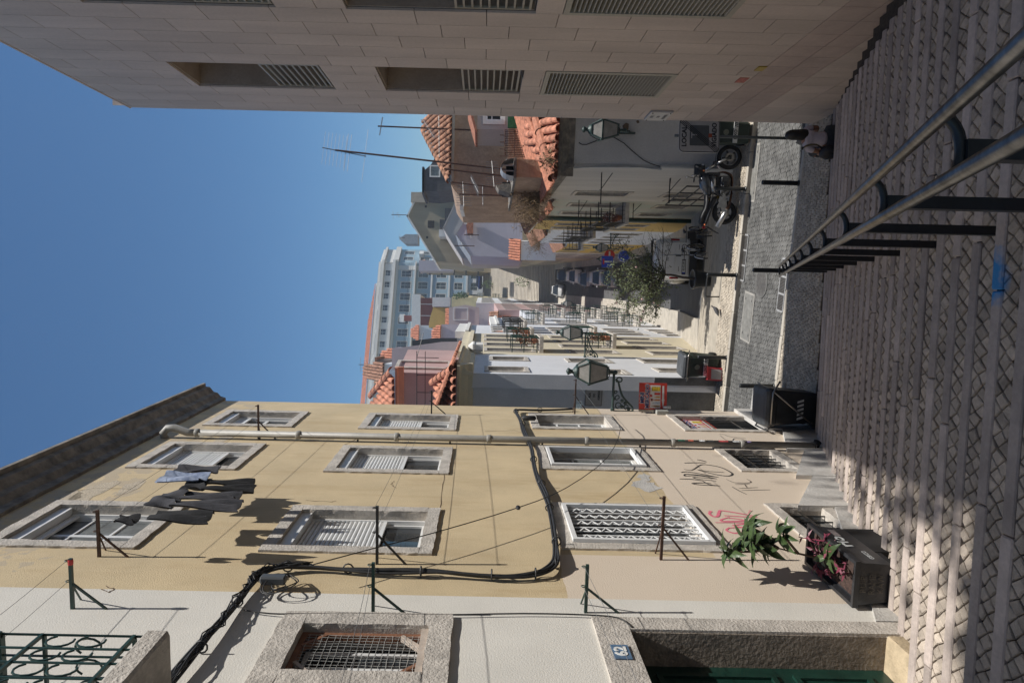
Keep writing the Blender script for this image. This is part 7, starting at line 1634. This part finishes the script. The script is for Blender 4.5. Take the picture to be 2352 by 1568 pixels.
def hand(base, d, side, nodes, edges, i0):
    d = Vector(d).normalized(); u = Vector((side,0,0)); b = Vector(base)
    nodes.append(((b+d*.05)[:], (.038,.018))); pi = len(nodes)-1; edges.append((i0, pi))
    for k_, (off, L2) in enumerate(((-.03,.07),(-.01,.085),(.01,.08),(.03,.06))):
        a = b+d*.085+u*off; nodes.append((a[:], .0095)); nodes.append(((a+d*L2*.5+Vector((0,0,-.01)))[:], .0085)); nodes.append(((a+d*L2+Vector((0,0,-.035)))[:], .007)); n = len(nodes); edges += [(pi,n-3),(n-3,n-2),(n-2,n-1)]
    a = b+d*.03-u*.045*1; nodes.append((a[:], .011)); nodes.append(((a+d*.045-u*.015)[:], .009)); n = len(nodes); edges += [(pi,n-2),(n-2,n-1)]
N_ = [((0,0,.10),(.155,.11)), ((.0,.01,.26),(.125,.09)), ((.01,.03,.42),(.145,.09)), ((.02,.05,.52),(.10,.07)), ((.04,.06,.585),.048), ((.065,.075,.64),.05), ((.085,.085,.73),(.075,.09)), ((.09,.085,.80),(.06,.075)),
      ((-.165,.05,.49),.058), ((-.215,.06,.27),.044), ((-.20,.22,.16),.036), ((-.16,.32,.19),.028), ((.195,.05,.50),.058), ((.245,.08,.28),.044), ((.20,.26,.24),.036), ((.14,.36,.30),.028),
      ((-.09,.05,.07),.10), ((-.12,.40,.27),.072), ((-.12,.46,.02),.055), ((-.12,.52,-.10),.04), ((.09,.05,.07),.10), ((.13,.41,.27),.072), ((.12,.47,.02),.055), ((.12,.53,-.10),.04)]
E_ = [(0,1),(1,2),(2,3),(3,4),(4,5),(5,6),(6,7),(3,8),(8,9),(9,10),(10,11),(3,12),(12,13),(13,14),(14,15),(0,16),(16,17),(17,18),(18,19),(0,20),(20,21),(21,22),(22,23)]
N2 = list(N_); E2 = list(E_); hand((-.16,.33,.19), (.3,.9,.1), 1, N2, E2, 11); hand((.14,.37,.30), (-.3,.9,.0), -1, N2, E2, 15)
skin('body', N2, E2, skm, pe)
def grow(idx, f): return [(N_[i][0], tuple(q*f for q in N_[i][1]) if isinstance(N_[i][1], tuple) else N_[i][1]*f) for i in idx]
sh_ = grow([1,2,3,8,12],1.12); sh_[3] = (sh_[3][0], .07); sh_[4] = (sh_[4][0], .07); sh_.insert(0, ((0,.0,.15),(.165,.12)))
sh_ += [((-.20,.055,.36),.058), ((.23,.07,.37),.058)]
skin('t_shirt', sh_, [(0,1),(1,2),(2,3),(3,4),(3,5),(4,6),(5,7)], tee, pe)
jn = grow([0,16,17,18,19,20,21,22,23],1.13); jn[0] = ((0,-.005,.05),(.185,.135))
skin('jeans', jn, [(0,1),(1,2),(2,3),(3,4),(0,5),(5,6),(6,7),(7,8)], jean, pe)
MB().rings([[(cx+rx*math.cos(a)+.004*math.sin(7*a), cy+ry*math.sin(a), z) for a in [.393*i for i in range(16)]] for cx, cy, rx, ry, z in ((.09,.08,.015,.02,.872),(.09,.08,.055,.065,.855),(.09,.078,.083,.098,.81),(.088,.07,.094,.108,.75),(.084,.055,.096,.10,.69),(.08,.035,.102,.085,.63),(.074,.015,.108,.06,.57),(.068,.0,.105,.045,.51),(.062,-.006,.08,.032,.46),(.06,-.006,.04,.02,.43))], True, True).build('hair', hair_m, pe, True)
k = MB(); k.ball((.09,.185,.72), .014, .022, .02)
for s in (-1,1): k.ball((.085+s*.075,.09,.72), .012, .02, .03)
k.build('nose_and_ears', skm, pe, True, kind='stuff'); k = MB()
for s in (-1,1): k.ball((.085+s*.03,.168,.745), .012, .008, .008)
k.build('eyes', ink, pe, True, kind='stuff'); MB().ball((.09,.172,.675), .022, .008, .006).build('mouth', M('lips', (.25,.08,.07), .5), pe, True)
for s in (-1,1): MB().rings([[(s*.12+.045*math.cos(a)*f, .50+y, -.165+.0+h*max(0,math.sin(a))+.0) for a in [.52*i for i in range(12)]] for y, f, h in ((-.05,.7,.09),(.0,1,.10),(.1,1,.07),(.18,.6,.04))], True, True).build('shoe', trimb, pe, True)
bag_m = M('black nylon bag', (.014,.014,.016), .6, .3, 10, .2, 60)
bg2 = thing('shoulder_bag', 'black shoulder bag with a yellow edged strap hanging at the seated person left side', 'bag', (px_-.25, PY-.05, .22), math.radians(20))
MB().rings([[(x*math.cos(a)*1.0, y*math.sin(a), z) for a in [.524*i for i in range(12)]] for x, y, z in ((.08,.1,-.04),(.11,.15,.0),(.11,.16,.12),(.09,.13,.2),(.05,.08,.23))], True, True).build('pouch', bag_m, bg2, True)
st = smooth_path([Vector(q) for q in ((.03,-.06,.22),(.075,-.10,.34),(.09,-.07,.46),(.085,.03,.545),(.10,.13,.46))]); MB().ribbon(st, .045, (.25,-1,0)).build('strap', bag_m, bg2); MB().ribbon([q+Vector((-.002,-.004,0)) for q in st], .009, (.25,-1,0)).build('yellow_edge', M('yellow webbing', (.38,.32,.10), .7), bg2)
# ================================================================== AIR
hz = bpy.data.materials.new('summer haze'); hz.use_nodes = True; t_ = hz.node_tree
for n_ in list(t_.nodes):
    if n_.type != 'OUTPUT_MATERIAL': t_.nodes.remove(n_)
pv_ = t_.nodes.new('ShaderNodeVolumePrincipled'); pv_.inputs['Density'].default_value = .0008; pv_.inputs['Color'].default_value = (.86,.91,1,1); pv_.inputs['Anisotropy'].default_value = .2
t_.links.new(pv_.outputs[0], [n_ for n_ in t_.nodes if n_.type == 'OUTPUT_MATERIAL'][0].inputs['Volume'])
o = MB().box(-330, 330, -130, 490, -13.5, 36).build('haze', hz); o['kind'] = 'stuff'
scene.cycles.volume_bounces = 0
